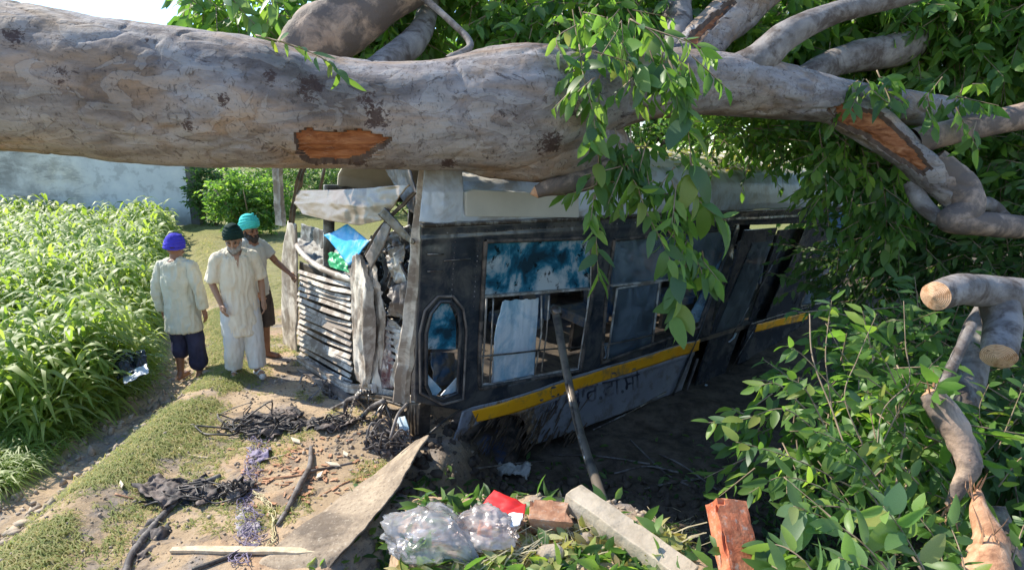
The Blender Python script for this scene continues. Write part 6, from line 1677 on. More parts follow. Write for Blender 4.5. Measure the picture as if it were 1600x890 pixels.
for i in (0, 1):
    mb = MB(); a = np.array(FB[i]); yw = (-.15, .3)[i]; f_ = np.array((math.sin(yw), math.cos(yw), 0))
    Bf.capsule(mb, [a - f_ * .05 + (0, 0, .006), a + f_ * .14 + (0, 0, .006)], [.040, .042], 12, .35); Bf.capsule(mb, [a + f_ * .07 + (-.04, 0, .03), a + f_ * .075 + (0, 0, .068), a + f_ * .07 + (.04, 0, .03)], [.012, .014, .012], 8)
    mb.build('sandal', M['sandal'], Bf.t, True)

# ---- bearded man in the turquoise turban, one hand on the bus
pC = gp(408, 561); C_ = Fig(pC, (0.93, -0.36), 1.78, 'bearded man in turquoise turban and grey T-shirt resting one hand on the bus front')
SC = [(-.18, .0, 1.365), (.18, .0, 1.365)]; EC = [(-.26, .12, 1.16), (.27, -.02, 1.10)]; HC = [(-.20, .36, 1.05), (.16, .16, .88)]
KC = [(-.10, .03, .47), (.10, .03, .47)]; FC = [(-.11, .0, 0.0), (.12, .0, 0.0)]
body(C_, SC, EC, HC, KC, FC, (0.0, .02, 1.565), curl=(.3, .9), yaws=(-.15, .2), look=(.15, 1, 0), pitch=.05)
C_.face(M['hair']); C_.turban(M['turb_teal'], 1.08, .45)
def kC(mb):
    C_.capsule(mb, [(0, 0, .80), (0, 0, .95), (0, 0, 1.1), (0, 0, 1.25), (0, 0, 1.38)], [.184, .172, .164, .178, .150], 24, .76, ()); C_.ell(mb, (0, -.01, 1.36), (.15, .105, .08))
    for i, sx in enumerate((-1, 1)):
        C_.capsule(mb, [(sx * .04, 0, 1.425), SC[i]], [.052, .057], 14)
        e = np.array(EC[i]); sh = np.array(SC[i]); C_.capsule(mb, [sh, sh + (e - sh) * .62], [.060, .064], 14, 1, (0,))
garment(C_, 'tee_shirt', M['tee'], kC, amp=.011, seed=23)
def tC(mb):
    for i, sx in enumerate((-1, 1)):
        k_ = np.array(KC[i]); C_.capsule(mb, [(sx * .085, 0, .86), (sx * .095, .02, .66), k_ - (0, 0, .06)], [.108, .105, .095], 16, 1, (0,))
garment(C_, 'shorts', M['darkcloth'], tC, amp=.012, seed=25)
# ================================================================ loose things around the bus
def fold_sheet(name, P4, mat, parent=None, **kw): return sheet(name, P4, kw.pop('nu', 40), kw.pop('nv', 40), mat, parent, **kw)
def gpl(px, py, h): p = gp(px, py).copy(); p[2] += h; return p

# blue and green plastic lying in the cab
o = sheet('blue_folder', [[front(508, 372, -.02), front(541, 350, .06)], [front(516, 398, -.10), front(545, 414, -.10)], [front(545, 414, -.12), front(576, 378, -.05)]][:2] and [[front(508, 368, -.03), front(543, 350, .05)], [front(546, 415, -.12), front(577, 377, -.05)]], 26, 26, M['blue'], None, amp=.012, freq=4, seed=41, thick=.008, rim=.006)
tag(o, 'bright blue plastic folder lying on the crushed dashboard', 'folder')
o = sheet('green_packet', [[front(512, 396, -.02), front(535, 392, .02)], [front(514, 416, -.08), front(545, 426, -.08)]], 24, 24, M['green'], None, amp=.03, freq=9, seed=42, thick=.006, rim=.02)
tag(o, 'crumpled green plastic packet tucked under the blue folder', 'packet')

# muddy torn metal sheet hanging over the lip of the bank
def mudsheet_mat():
    t = NT('mud_caked_sheet'); p = t.pos()
    col = t.ramp(t.noise(p, 2.6, 8, 0.65, 0.5), [(0.36, (0.17, 0.135, 0.105)), (0.5, (0.33, 0.26, 0.19)), (0.62, (0.46, 0.37, 0.27))])
    sp = t.noise(p, 34, 6, 0.72); col = t.mix(col, (0.12, 0.09, 0.065), t.math('MULTIPLY', t.ramp(sp, [(0.38, 1.0), (0.45, 0.0)]), 0.6))
    col = t.mix(col, (0.60, 0.52, 0.41), t.math('MULTIPLY', t.ramp(sp, [(0.58, 0.0), (0.64, 1.0)]), 0.5))
    nb = t.bump(t.noise(p, 12, 8, 0.7), 0.6, 0.02); nb = t.bump(sp, 0.6, 0.006, nb)
    return t.done(t.bsdf(col, 0.88, 0, nb, 0.2))
M['mudsheet'] = mudsheet_mat()
edge_pts = [(508, 898), (530, 868), (562, 834), (596, 796), (626, 756), (648, 716), (671, 680)]
inner = [(330, 930), (345, 880), (400, 842), (455, 806), (515, 768), (575, 735), (640, 690)]
dd = [3.62, 3.68, 3.80, 3.98, 4.18, 4.38, 4.5]
g = []
for (ex_, ey_), (ix, iy), d_ in zip(edge_pts, inner, dd):
    e3 = at(ex_, ey_, d_); i3 = gp(ix, iy); i3[2] -= .07; m3 = (e3 * .72 + i3 * .28); m3[2] = max(m3[2], i3[2]) + .01
    g.append([i3, i3 * .66 + e3 * .34 + (0, 0, .03), m3, e3])
o = sheet('torn_metal_sheet', g, 60, 110, M['mudsheet'], None, amp=.02, freq=3.5, seed=43, thick=.014, rim=.03, ridge=False)
tag(o, 'long curved mud caked metal sheet lying along the lip of the ditch', 'metal sheet')

# black cable tangles and purple netting
M['cable'] = simple('black_cable', (0.010, 0.010, 0.011), (0.035, 0.032, 0.034), 10, 0.5, 0, .2, 40, .002, dirt=(.15, .12, .10), dirt_amt=.3)
M['purple'] = simple('purple_netting', (0.12, 0.09, 0.15), (0.34, 0.29, 0.40), 12, 0.7, 0, .3, 60, .003)
M['blackcloth'] = simple('black_torn_cloth', (0.010, 0.010, 0.012), (0.04, 0.037, 0.042), 8, 0.75, 0, .5, 30, .006, dirt=(.18, .14, .12), dirt_amt=.4)
def tangle(name, label, cat, px, py, wx_, wy_, n, mat, r_=.006, seed=0, hgt=.08, loops=1.0, clothmat=None, parts=1):
    rr = random.Random(seed); c = gp(px, py); t = thing(name, c, label, cat)
    for q in range(n):
        a0 = rr.uniform(0, 6.28); P = []
        ox, oy = rr.gauss(0, wx_ * .25), rr.gauss(0, wy_ * .25); R_ = rr.uniform(.25, .6)
        for i in range(9):
            a = a0 + i * rr.uniform(.5, .9) * loops
            x = c[0] + ox + math.cos(a) * wx_ * R_ + rr.gauss(0, wx_ * .05); y = c[1] + oy + math.sin(a) * wy_ * R_ + rr.gauss(0, wy_ * .05)
            P.append((x, y, abs(rr.gauss(0, hgt)) * math.exp(-(((x - c[0]) / wx_) ** 2)) + .006))
        P = np.array(P); P[:, 2] += gz(P[:, 0], P[:, 1]); b = MB(); b.tube(catmull(P, 5), r_ * rr.uniform(.5, 1.3), 6); b.build('strand', mat, t, True)
    if clothmat:
        for q in range(3):
            x, y = c[0] + rr.gauss(0, wx_ * .25), c[1] + rr.gauss(0, wy_ * .25); w1, w2 = wx_ * rr.uniform(.3, .5), wy_ * rr.uniform(.4, .7)
            ang = rr.uniform(0, 3.1); ca, sa = math.cos(ang), math.sin(ang)
            K = [(x + a * w1 * ca - b * w2 * sa, y + a * w1 * sa + b * w2 * ca) for a, b in ((-1, -1), (1, -1), (1, 1), (-1, 1))]
            sheet('torn_cloth', [(kx, ky, float(gz(kx, ky)) + .03) for kx, ky in K], 30, 30, clothmat, t, amp=.05, freq=7, seed=seed + q, thick=.004, rim=.05)
    return t
tangle('cable_tangle', 'black tangle of cables and torn cloth on the bank just left of the bumper', 'cables', 405, 668, .52, .26, 16, M['cable'], .008, 51, .07, clothmat=M['blackcloth'])
tangle('cloth_tangle', 'torn black strips twisted together in the middle of the sunlit bank', 'cloth strips', 290, 775, .46, .20, 12, M['cable'], .007, 52, .04, clothmat=M['blackcloth'])
tangle('cable_tangle', 'small black coil of cable lying against the purple netting', 'cables', 368, 770, .14, .12, 9, M['cable'], .008, 53, .05, clothmat=M['blackcloth'])
tangle('wiring', 'dark knot of wires and torn rubber hanging under the near corner of the bus', 'wires', 612, 700, .34, .16, 12, M['dustrub'], .009, 56, .10, clothmat=M['blackcloth'])
tangle('wiring', 'greasy bundle of wires on the ground in front of the bumper', 'wires', 515, 668, .36, .14, 10, M['cable'], .008, 57, .06, clothmat=M['blackcloth'])
def ribbon(name, label, cat, pts, mat, w, n, seed, lift=.012, r_=.004):
    rr = random.Random(seed); G = catmull([gp(*p) for p in pts], 6); t = thing(name, G[0], label, cat)
    for q in range(n):
        ph = rr.uniform(0, 6); P = []
        for i, p in enumerate(G):
            x = p[0] + rr.gauss(0, w * .35) + w * .5 * math.sin(i * .9 + ph); y = p[1] + rr.gauss(0, w * .3)
            P.append((x, y, lift * rr.uniform(.4, 2.2)))
        P = np.array(P); P[:, 2] += gz(P[:, 0], P[:, 1]); b = MB(); b.tube(catmull(P, 3), r_ * rr.uniform(.6, 1.3), 5); b.build('strand', mat, t, True)
    return t
ribbon('purple_netting', 'frayed purple netting trailing down the bank from the cable tangle', 'netting', [(402, 655), (408, 690), (396, 725), (385, 770), (392, 815), (390, 850), (372, 885)], M['purple'], .10, 9, 54, .014, .0024)
ribbon('yellow_string', 'loop of pale yellow string beside the purple netting', 'string', [(395, 770), (420, 790), (428, 830), (415, 860), (400, 850)], simple('pale_yellow_string', (.5, .42, .22), (.66, .58, .36), 9, .8), .03, 4, 55, r_=.003)
def groundtube(name, label, cat, pts, rad, mat, lift=None, n=8, noise=.004, smooth=True):
    P = []
    for p in pts: q = gp(p[0], p[1]).copy(); q[2] += (p[2] if len(p) > 2 else 0) + (np.max(rad) * .6); P.append(q)
    C = catmull(P, 7); r_ = np.interp(np.linspace(0, 1, len(C)), np.linspace(0, 1, len(np.atleast_1d(rad))), np.atleast_1d(rad)) if not np.isscalar(rad) else rad
    b = MB(); b.tube(C, r_, n, noise=noise, seed=int(pts[0][0])); o = b.build(name, mat, None, smooth); tag(o, label, cat); return o
groundtube('rubber_strip', 'long dark rubber strip curving from the bottom edge up the bank', 'rubber strip', [(195, 905), (206, 870), (232, 835), (262, 800), (300, 765), (345, 745)], (.022, .026, .022, .018), M['dustrub'])
groundtube('rubber_strip', 'short black rubber strip just below the pale plank', 'rubber strip', [(300, 892), (335, 880), (370, 866), (392, 858)], .016, M['rubber'])
groundtube('stick', 'forked brown branch stick lying on the bank below the bumper hoses', 'stick', [(486, 700), (484, 735, .02), (468, 765, .02), (448, 800), (434, 822)], (.016, .024, .022, .012), M['greybark'])
groundtube('stick', 'thin grey stick leaning from the stick fork toward the torn sheet', 'stick', [(484, 742, .03), (520, 730), (556, 722)], .010, M['greybark'])
for i, (p, lab) in enumerate(((((410, 748), (470, 742), (520, 728)), 'slender reddish stick above the stick fork'), (((400, 722), (440, 712), (478, 706)), 'slender pale stick beside the cable tangle'),
        (((500, 775), (545, 752), (600, 735)), 'pale split stick along the inner edge of the torn sheet'), (((280, 700), (300, 712), (330, 716)), 'short dry twig on the bare middle of the bank'), (((180, 772), (215, 780), (245, 770)), 'pale dry twig near the verge grass'))):
    groundtube('stick', lab, 'stick', p, .007, M['paleplank' if i % 2 else 'splinter'], n=6)
def plank(name, label, cat, a, b, w, h, mat, la=0, lb=0, twist=.1):
    A_, B_ = gp(*a).copy(), gp(*b).copy(); A_[2] += la + h / 2; B_[2] += lb + h / 2
    m = MB(); n = 7; P = [A_ + (B_ - A_) * i / (n - 1) for i in range(n)]; X = unit(B_ - A_); Y = unit(np.cross((0, 0, 1), X)); Z = np.cross(X, Y); V = []
    rr = random.Random(int(a[0]))
    for i, p in enumerate(P):
        ww = w * rr.uniform(.85, 1.1) * (.7 if i in (0, n - 1) else 1); hh = h * rr.uniform(.85, 1.1)
        for s1, s2 in ((-.5, -.5), (.5, -.5), (.5, .5), (-.5, .5)): V.append(p + Y * (s1 * ww + .004 * math.sin(i * 2)) + Z * (s2 * hh + .004 * math.sin(i)))
    F = [(i * 4 + j, i * 4 + (j + 1) % 4, i * 4 + 4 + (j + 1) % 4, i * 4 + 4 + j) for i in range(n - 1) for j in range(4)] + [(0, 1, 2, 3), (4 * n - 1, 4 * n - 2, 4 * n - 3, 4 * n - 4)]
    m.add(V, F); o = m.build(name, mat, None, bevel=.003); tag(o, label, cat); return o
plank('plank', 'pale narrow broken plank lying flat near the bottom edge of the bank', 'plank', (268, 862), (508, 866), .055, .022, M['paleplank'], .005, .02)
M['chip'] = simple('pale_wood_chip', (.60, .48, .34), (.78, .66, .50), 20, .8)
for (x, y, w_, l_, lab) in ((462, 691, .05, .13, 'pale wood chip beside the hoses'), (520, 728, .05, .14, 'pale wood chip in front of the drooping hose'), (540, 712, .04, .09, 'small pale chip under the bumper hose'), (190, 760, .03, .10, 'bright straw coloured chip at the foot of the verge'),
                            (640, 700, .03, .08, 'tiny pale chip beside the tow hook'), (500, 745, .05, .09, 'grey white chip beside the forked stick')):
    c = gp(x, y); a = random.uniform(0, 3); X = np.array((math.cos(a), math.sin(a), .1)); Y = np.array((-math.sin(a), math.cos(a), 0))
    m = MB(); m.prism([c + X * l_ / 2 + (0, 0, .02), c + Y * w_ / 2 + (0, 0, .015), c - X * l_ / 2 + (0, 0, .012), c - X * l_ * .2 - Y * w_ / 2 + (0, 0, .018)], (0, 0, .012)); tag(m.build('wood_chip', M['chip'], None, bevel=.002), lab, 'wood chip')
# scraps of rust-coloured bark near the bumper (uncountable crumbs)
rr = random.Random(8); rg0 = np.random.default_rng(8); m = MB()
sx_, sy_ = rg0.normal(470, 60, 130), rg0.normal(742, 30, 130)
for px, c in zip(sx_, gpv(sx_, sy_)):
    if px > 590: continue
    a = rr.uniform(0, 3.1); l = rr.uniform(.02, .08); w_ = l * rr.uniform(.15, .4)
    X = np.array((math.cos(a), math.sin(a), rr.uniform(-.2, .2))); Y = np.array((-math.sin(a), math.cos(a), 0))
    m.box(c + (0, 0, .01), l, w_, .006, X, Y, np.cross(X, Y))
tag(m.build('bark_scraps', M['splinter'], None), 'scattered splinters and scraps of reddish bark below the bus front', 'splinters', kind='stuff')

# black plastic in the crop edge
pb = thing('black_tarpaulin', gp(205, 575), 'crumpled shiny black plastic caught in the crop edge left of the men', 'plastic sheet')
M['blackplastic'] = simple('shiny_black_plastic', (.012, .014, .018), (.03, .034, .042), 5, .25, 0, .3, 14, .01)
M['greyplastic'] = simple('pale_grey_plastic', (.36, .40, .46), (.52, .56, .60), 5, .35, 0, .3, 14, .01)
sheet('plastic_sheet', [at(172, 552, 6.5), at(226, 545, 6.7), at(230, 582, 6.2), at(182, 590, 6.1)], 40, 40, M['blackplastic'], pb, amp=.07, freq=6, seed=61, thick=.004, rim=.04)
sheet('plastic_sheet', [at(190, 584, 6.15), at(228, 566, 6.3), at(232, 580, 6.1), at(194, 597, 6.0)], 30, 20, M['greyplastic'], pb, amp=.03, freq=6, seed=62, thick=.004, rim=.02)

sheet('sacking', [gpl(385, 700, .015), gpl(425, 700, .02), gpl(418, 722, .02), gpl(390, 726, .015)], 24, 24, M['purple'], None, amp=.03, freq=10, seed=63, thick=.003, rim=.04)
bpy.data.objects['sacking']['label'] = 'small bunched purple cloth below the larger cable tangle'; bpy.data.objects['sacking']['category'] = 'cloth'
o = sheet('mud_cloth', [gpl(205, 840, .01), gpl(250, 800, .015), gpl(270, 830, .015), gpl(215, 880, .01)], 30, 30, M['blackcloth'], None, amp=.035, freq=8, seed=64, thick=.003, rim=.04)
tag(o, 'dark muddy rag beside the long rubber strip near the bottom edge', 'rag')
o = sheet('mud_cloth', [gpl(365, 800, .01), gpl(400, 790, .015), gpl(405, 830, .015), gpl(372, 850, .01)], 30, 30, simple('pale_muddy_fabric', (.30, .27, .28), (.44, .40, .40), 8, .9, 0, .4, 30, .004), None, amp=.03, freq=8, seed=65, thick=.003, rim=.04)
tag(o, 'pale muddy fabric flattened under the purple netting', 'rag')

# ---- near mound
def bagmat(name, tint, a):
    t = NT(name); p = t.pos()
    gl = t.n('ShaderNodeBsdfGlossy'); gl.inputs['Roughness'].default_value = .22
    tr = t.n('ShaderNodeBsdfTransparent'); tr.inputs['Color'].default_value = (*[min(1, c * 1.1) for c in tint], 1)
    tl = t.n('ShaderNodeBsdfTranslucent'); tl.inputs['Color'].default_value = (*tint, 1)
    df = t.n('ShaderNodeBsdfDiffuse'); df.inputs['Color'].default_value = (*tint, 1)
    m0 = t.n('ShaderNodeMixShader'); m0.inputs[0].default_value = .5; t.l(tl.outputs[0], m0.inputs[1]); t.l(df.outputs[0], m0.inputs[2])
    m1 = t.n('ShaderNodeMixShader'); f = t.ramp(t.noise(p, 9, 5, .6), [(.38, a * .35), (.62, min(1, a * 1.3))]); t.l(f, m1.inputs[0]); t.l(tr.outputs[0], m1.inputs[1]); t.l(m0.outputs[0], m1.inputs[2])
    fr = t.n('ShaderNodeFresnel'); fr.inputs['IOR'].default_value = 1.38; nb = t.bump(t.noise(p, 9, 3, .5, 0.6), .3, .015); t.l(nb, gl.inputs['Normal']); t.l(nb, fr.inputs['Normal'])
    m2 = t.n('ShaderNodeMixShader'); t.l(fr.outputs[0], m2.inputs[0]); t.l(m1.outputs[0], m2.inputs[1]); t.l(gl.outputs[0], m2.inputs[2])
    return t.done(m2.outputs[0])
M['bag'] = bagmat('clear_plastic_bag', (.80, .78, .80), .45)
M['bag2'] = bagmat('milky_plastic_bag', (.86, .80, .78), .62)
def bag(name, label, c, r, mat, seed, knot=None, parent=None):
    V, F = ellipsoid((0, 0, 0), (1, 1, 1), 72, 46)
    d = fbm(V * 1.6, 4, seed); rg = np.clip(1 - np.abs(fbm(V * 1.9 + 5, 3, seed + 4)) * 7, -1, 1) + .6 * np.clip(1 - np.abs(fbm(V * 3.7 + 9, 2, seed + 6)) * 6, -1, 1)
    V = V * (1 + .42 * d + .06 * rg)[:, None]
    V = V * np.array(r); V[:, 2] = np.where(V[:, 2] < 0, V[:, 2] * .55, V[:, 2])
    if knot is not None:
        kd = np.array(knot); w_ = sm(((V @ unit(kd)) / np.linalg.norm(r) - .25) * 2.2)
        ax = unit(kd); al = V @ ax; V = V * (1 - .75 * w_)[:, None] + ax * (al * .75 * w_ + .06 * w_)[:, None]
        ang = np.arctan2(V[:, 2], V[:, 0]); V = V + .006 * (np.sin(ang * 14) * w_)[:, None] * unit((0, .3, 1))
    V = V + np.array(c)
    m = MB(); m.add(V, F); o = m.build(name, mat, parent, True)
    if label: tag(o, label, 'bag')
    return o
c1 = gp(672, 862); bag('plastic_bag', 'large clear crumpled plastic bag on the near mound, left of the milky bag', c1 + (0, .03, .045), (.17, .13, .085), M['bag'], 5, (.8, -.5, -.2))
c2 = gp(758, 850); bag('plastic_bag', 'smaller milky plastic bag with orange scraps next to the red packet', c2 + (0, .02, .045), (.12, .10, .075), M['bag2'], 9, (-.9, -.3, -.1))
sheet('paper_scrap', [c2 + (-.03, -.02, .03), c2 + (.03, -.03, .04), c2 + (.03, .03, .07), c2 + (-.02, .03, .08)], 20, 20, simple('orange_scrap', (.55, .18, .05), (.7, .3, .12), 14, .7), None, amp=.02, freq=14, seed=71, thick=.003)
bpy.data.objects['paper_scrap']['label'] = 'crumpled orange scrap inside the milky plastic bag'; bpy.data.objects['paper_scrap']['category'] = 'scrap'
M['red'] = simple('red_packet', (.50, .015, .015), (.66, .03, .025), 8, .4, 0, .2, 30, .004)
M['white'] = simple('white_packet', (.66, .64, .64), (.78, .77, .77), 8, .4, 0, .2, 30, .004)
rp = thing('red_packet', gp(785, 812), 'torn red and white packet lying between the milky bag and the broken brick', 'packet')
c3 = gp(790, 822); dR = float((c3 - CAM) @ FW) - .06
sheet('red_side', [at(748, 792, dR + 0.06), at(772, 766, dR + 0.14), at(822, 788, dR + 0.06), at(806, 806, dR + -0.02)], 26, 26, M['red'], rp, amp=.012, freq=6, seed=72, thick=.003, rim=.012)
sheet('red_side', [at(786, 800, dR + 0.02), at(822, 786, dR + 0.04), at(818, 806, dR + -0.04), at(800, 816, dR + -0.06)], 16, 16, M['red'], rp, amp=.006, freq=7, seed=73, thick=.003, rim=.006)
sheet('white_side', [at(788, 806, dR + -0.02), at(818, 800, dR + -0.02), at(812, 818, dR + -0.10), at(796, 820, dR + -0.10)], 16, 16, M['white'], rp, amp=.008, freq=14, seed=74, thick=.003, rim=.004)

def brick_mat(name, a, b, c):
    t = NT(name); p = t.pos()
    col = t.ramp(t.noise(p, 14, 7, .65), [(.35, a), (.5, b), (.65, c)])
    col = t.mix(col, (.45, .38, .32), t.math('MULTIPLY', t.ramp(t.noise(p, 30, 5, .7), [(.55, 0), (.65, 1)]), .6))
    nb = t.bump(t.noise(p, 50, 6, .7), .8, .006); return t.done(t.bsdf(col, .92, 0, nb, .1))
M['brick'] = brick_mat('orange_red_brick', (.34, .09, .045), (.50, .16, .08), (.58, .24, .13))
M['brick2'] = brick_mat('weathered_brown_brick', (.26, .12, .07), (.38, .20, .12), (.46, .28, .18))
def brick(label, c, L, Wd, H, X, Y, mat, seed, chip=0.0):
    X = unit(X); Y = np.array(Y, float); Y = unit(Y - Y @ X * X); Z = np.cross(X, Y)
    bm = bmesh.new(); bmesh.ops.create_cube(bm, size=1.0); bmesh.ops.subdivide_edges(bm, edges=bm.edges[:], cuts=9, use_grid_fill=True)
    co = np.array([v.co[:] for v in bm.verts]); me = bpy.data.meshes.new('brick'); bm.to_mesh(me); bm.free()
    q = co * np.array((L, Wd, H)); e = (np.abs(co) > .46).sum(1)
    q = q * (1 - .02 * (e >= 2)[:, None] * (1 + fbm(q * 30 + seed, 3, seed))[:, None] * 2)
    q = q + .006 * np.stack([fbm(q * 25 + k * 7, 3, seed + k) for k in range(3)], 1) - .012 * np.sign(q) * ((fbm(q * 16 + seed, 2, seed + 9) > .22) & (e >= 2))[:, None]
    if chip: q[:, 0] = np.where(co[:, 0] > .3, q[:, 0] - chip * L * (.5 + fbm(q * 18, 2, seed)) * (co[:, 0] - .3) * 3, q[:, 0])
    V = np.array(c) + q[:, :1] * X + q[:, 1:2] * Y + q[:, 2:3] * Z
    me.vertices.foreach_set('co', V.ravel()); me.update(); o = link_mesh('brick', me, mat); tag(o, label, 'brick'); return o
brick('whole orange red brick standing tilted at the right of the ditch edge', at(1146, 842, 1.98), .25, .125, .075, at(1136, 783, 2.02) - at(1157, 878, 1.90), at(1180, 840, 2.0) - at(1110, 848, 1.95), M['brick'], 3)
brick('broken brown brick half lying behind the red packet', gp(862, 824) + (0, 0, .045), .17, .11, .075, at(890, 806, 2.42) - at(820, 800, 2.44), (0, 1, .2), M['brick2'], 6, .5)
# square timber beam with a broken pale end
M['beam'] = wood_mat('weathered_timber', (.30, .24, .17), (.46, .38, .28), (.56, .47, .36), (1, 1, 1), 9)
gb = gp(905, 800); P0, P1 = at(890, 772, float((gb - CAM) @ FW) - .02), at(1078, 908, 1.95); X = unit(P1 - P0); Y = unit(np.cross((0, 0, 1), X)); Z = np.cross(X, Y)
n = 40; V = []
sec = [(-.5, -.5), (0, -.52), (.5, -.5), (.52, 0), (.5, .5), (0, .52), (-.5, .5), (-.52, 0)]
for i in range(n):
    t = i / (n - 1); c = P0 + (P1 - P0) * t; k = 1.0 if i else .7
    for a, b in sec: V.append(c + Y * a * .10 * k + Z * b * .075 * k)
V = np.array(V); V = V + (.006 * fbm(V * 12, 3, 4))[:, None] * Z + (.005 * fbm(V * 15, 3, 5))[:, None] * Y; V[:8] = V[:8] + (.03 * fbm(V[:8] * 40, 2, 8))[:, None] * X
m = MB(); m.add(V, [(i * 8 + j, i * 8 + (j + 1) % 8, i * 8 + 8 + (j + 1) % 8, i * 8 + 8 + j) for i in range(n - 1) for j in range(8)] + [tuple(range(8)), tuple(range(8 * n - 1, 8 * n - 9, -1))])
tag(m.build('timber_beam', M['beam'], None, bevel=.004), 'weathered timber beam slanting down to the bottom edge past the pole foot', 'beam')
# steel pole leaning on the bus window
Pq = catmull([at(868, 486, 4.75), at(885, 580, 4.3), at(908, 680, 3.75), at(943, 784, 2.75)], 10)
pt = thing('leaning_pole', Pq[-1], 'bent dark steel pole leaning from the mound against the first bus window', 'pole')
m = MB(); m.tube(Pq, np.linspace(.034, .026, len(Pq)), 12, noise=.003); m.build('shaft', M['darksteel'], pt, True)
m = MB(); m.tube([at(862, 480, 4.78), at(868, 484, 4.75), at(872, 492, 4.7)], [.03, .045, .036], 10, noise=.006); m.build('torn_tip', M['steel'], pt, True)
m = MB(); m.tube(Pq[12:26:2] + np.array((-.018, -.022, .01)), .010, 6); m.build('bare_steel_strip', M['steel'], pt, True)
# loose roots, sticks and scrap in the dark ditch
rr = random.Random(17)
sc_ = [((1030, 712), (1065, 730), (1120, 770)), ((862, 712), (935, 716), (1015, 728)), ((985, 690), (1040, 740), (1090, 765)), ((740, 735), (800, 728), (850, 722)), ((960, 742), (1010, 730), (1060, 742)), ((1000, 770), (1050, 756), (1098, 752))]
for i, p in enumerate(sc_):
    groundtube('root', ['grey root curving below the skirt rail', 'long grey cable lying under the bus skirt', 'dark stick crossing the ditch floor', 'dark stick left of the pole in the ditch', 'short bent stick in the middle of the ditch', 'low stick near the leafy branch in the ditch'][i], 'stick', [(x, y, .03 * rr.random()) for x, y in p], .010, M['greybark'], n=6)
g1 = gp(800, 745); sheet('rag', [g1 + (-.18, -.05, .06), g1 + (.15, -.12, .06), g1 + (.2, .08, .08), g1 + (-.12, .12, .08)], 40, 30, simple('grey_white_rag', (.28, .27, .24), (.55, .53, .48), 12, .9, 0, .4, 40, .004), None, amp=.06, freq=9, seed=75, thick=.004, rim=.04)
bpy.data.objects['rag']['label'] = 'crumpled grey white rag in the ditch behind the red packet'; bpy.data.objects['rag']['category'] = 'rag'
# stones on the mound
for i, (x, y, s_) in enumerate(((858, 870, .05), (1010, 868, .04), (915, 845, .035), (1062, 840, .05))):
    c = gp(x, y); V, F = ellipsoid((0, 0, 0), (1, .8, .6), 18, 12); V = V * (1 + .3 * fbm(V * 1.5 + i * 5, 3, i))[:, None] * s_ + c + (0, 0, s_ * .3)
    m = MB(); m.add(V, F); tag(m.build('stone', M['mudclod'], None, False), ['grey brown stone in front of the broken brick', 'small stone resting beside the timber beam', 'small stone between the broken brick and the beam', 'stone in the straw left of the whole brick'][i], 'stone')
# leaf litter: fallen green leaves and dry straw on the mound
rg = np.random.default_rng(33)
def litter(name, label, pts_px, n, L, mat, spread, seed, lift=.015, flat=.35):
    rg = np.random.default_rng(seed); C4 = np.array(pts_px, float)[rg.integers(len(pts_px), size=n)]
    x_ = rg.normal(C4[:, 0], C4[:, 2]); y_ = rg.normal(C4[:, 1], C4[:, 3]); ok = (y_ < 1000) & (y_ > 640)
    base = gpv(x_[ok], y_[ok]); base[:, 2] += lift * rg.random(len(base))
    base = np.array(base); m_ = len(base); D = rg.standard_normal((m_, 3)); D[:, 2] = np.abs(D[:, 2]) * flat
    V, F = scatter_leaves(base, D, L[0] + (L[1] - L[0]) * rg.random(m_), rg, 1.0)
    o = link_mesh(name, np_mesh(V, F, [('rnd', 'FACE', np.repeat(rg.random(m_), len(LEAF_F)))]), mat, None, True); tag(o, label, 'leaves', kind='stuff'); return o
litter('fallen_leaves', 'fresh green leaves strewn over the near mound around the bags', [(640, 880, 70, 16), (850, 885, 60, 14), (1020, 885, 40, 12), (700, 905, 90, 12), (980, 860, 50, 12), (600, 860, 20, 20)], 240, (.05, .12), M['leafs'], 1, 81)
litter('fallen_leaves', 'withered yellow leaves and straw on the near mound', [(840, 860, 70, 20), (950, 850, 60, 20), (700, 895, 70, 12), (1060, 850, 20, 14)], 420, (.03, .09), M['leafdry'], 1, 82)
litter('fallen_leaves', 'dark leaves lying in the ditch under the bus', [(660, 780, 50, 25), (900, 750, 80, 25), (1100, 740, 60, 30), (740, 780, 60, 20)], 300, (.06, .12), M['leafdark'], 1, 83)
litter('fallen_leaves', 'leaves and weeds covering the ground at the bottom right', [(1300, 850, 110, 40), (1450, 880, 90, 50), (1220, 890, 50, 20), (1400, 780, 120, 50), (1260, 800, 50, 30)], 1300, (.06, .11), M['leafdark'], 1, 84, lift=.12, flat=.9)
m = MB(); rr = random.Random(5)
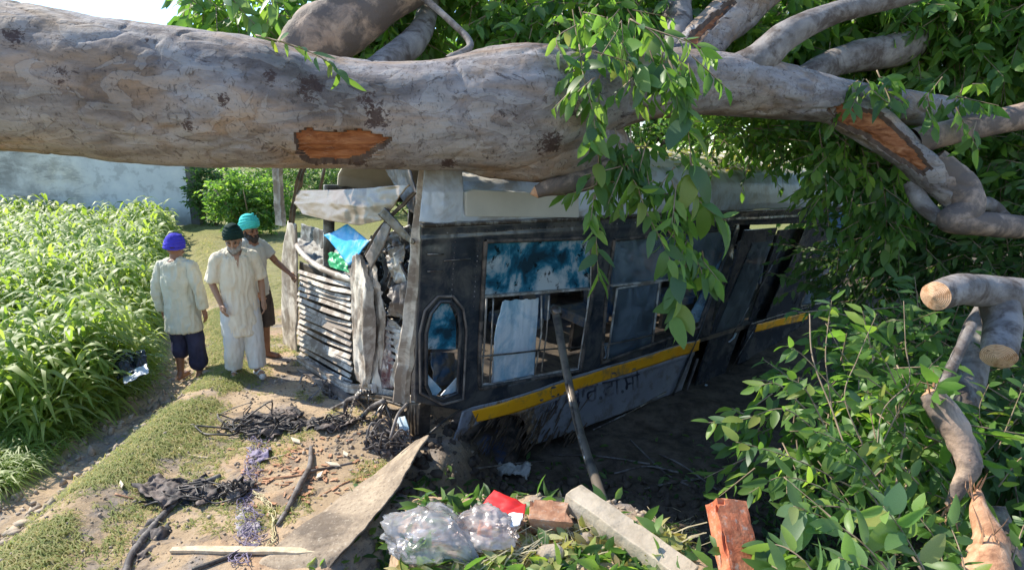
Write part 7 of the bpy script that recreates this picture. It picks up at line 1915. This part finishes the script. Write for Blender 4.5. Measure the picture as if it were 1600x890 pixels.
sp_ = np.array([rr.choice([(rr.gauss(900, 60), rr.gauss(848, 18)), (rr.gauss(1060, 14), rr.gauss(835, 12)), (rr.gauss(800, 60), rr.gauss(880, 12))]) for i in range(260)])
for c in gpv(sp_[:, 0], sp_[:, 1]):
    a = rr.uniform(0, 3.1); l = rr.uniform(.04, .16); d = np.array((math.cos(a), math.sin(a), rr.uniform(-.1, .35)))
    m.tube([c + (0, 0, .006), c + d * l * .5 + (0, 0, .014), c + d * l + (0, 0, .006)], rr.uniform(.001, .003), 3)
tag(m.build('straw', simple('dry_straw', (.42, .33, .18), (.62, .52, .32), 14, .85), None), 'dry straw and stalks littering the near mound', 'straw', kind='stuff')
# leaf litter over the far roof
base = []
for i in range(700):
    s, w_ = rg.uniform(1.6, 8.6), rg.uniform(.12, 2.0); k = np.interp(w_, prof[:, 0], np.linspace(0, 1, len(prof))); h = .62 + .38 * float(sm((s - .2) / 2.2))
    base.append(B(s, w_, float(np.interp(k, np.linspace(0, 1, len(prof)), prof[:, 1])) * h + .015))
base = np.array(base); D = rg.standard_normal(base.shape); D[:, 2] *= .25
V, F = scatter_leaves(base, D, .07 + .09 * rg.random(len(base)), rg)
tag(link_mesh('fallen_leaves', np_mesh(V, F, [('rnd', 'FACE', np.repeat(rg.random(len(base)), len(LEAF_F)))]), M['leafdry'], None, True), 'pale fallen leaves and straw scattered over the dusty bus roof', 'leaves', kind='stuff')

# countable look-alikes carry the name of their set
SETS = {'person': 'men standing by the bus front', 'wood chip': 'pale wood chips on the bank', 'stick': 'loose sticks and roots round the bus', 'bush': 'bushes beyond the field path',
        'tree': None, 'brick': 'bricks by the ditch', 'stone': 'stones on the near mound', 'rubber strip': 'rubber strips on the bank', 'cables': 'cable tangles on the bank', 'bag': 'plastic bags on the near mound'}
for o in scene.objects:
    c = o.get('category')
    if c and SETS.get(c) and 'group' not in o: o['group'] = SETS[c]
    if o.name.startswith('tree'): o['group'] = 'standing trees behind the bus'
    if o.name.startswith('leafy_branch'): o['group'] = 'leafy branches in the right foreground'
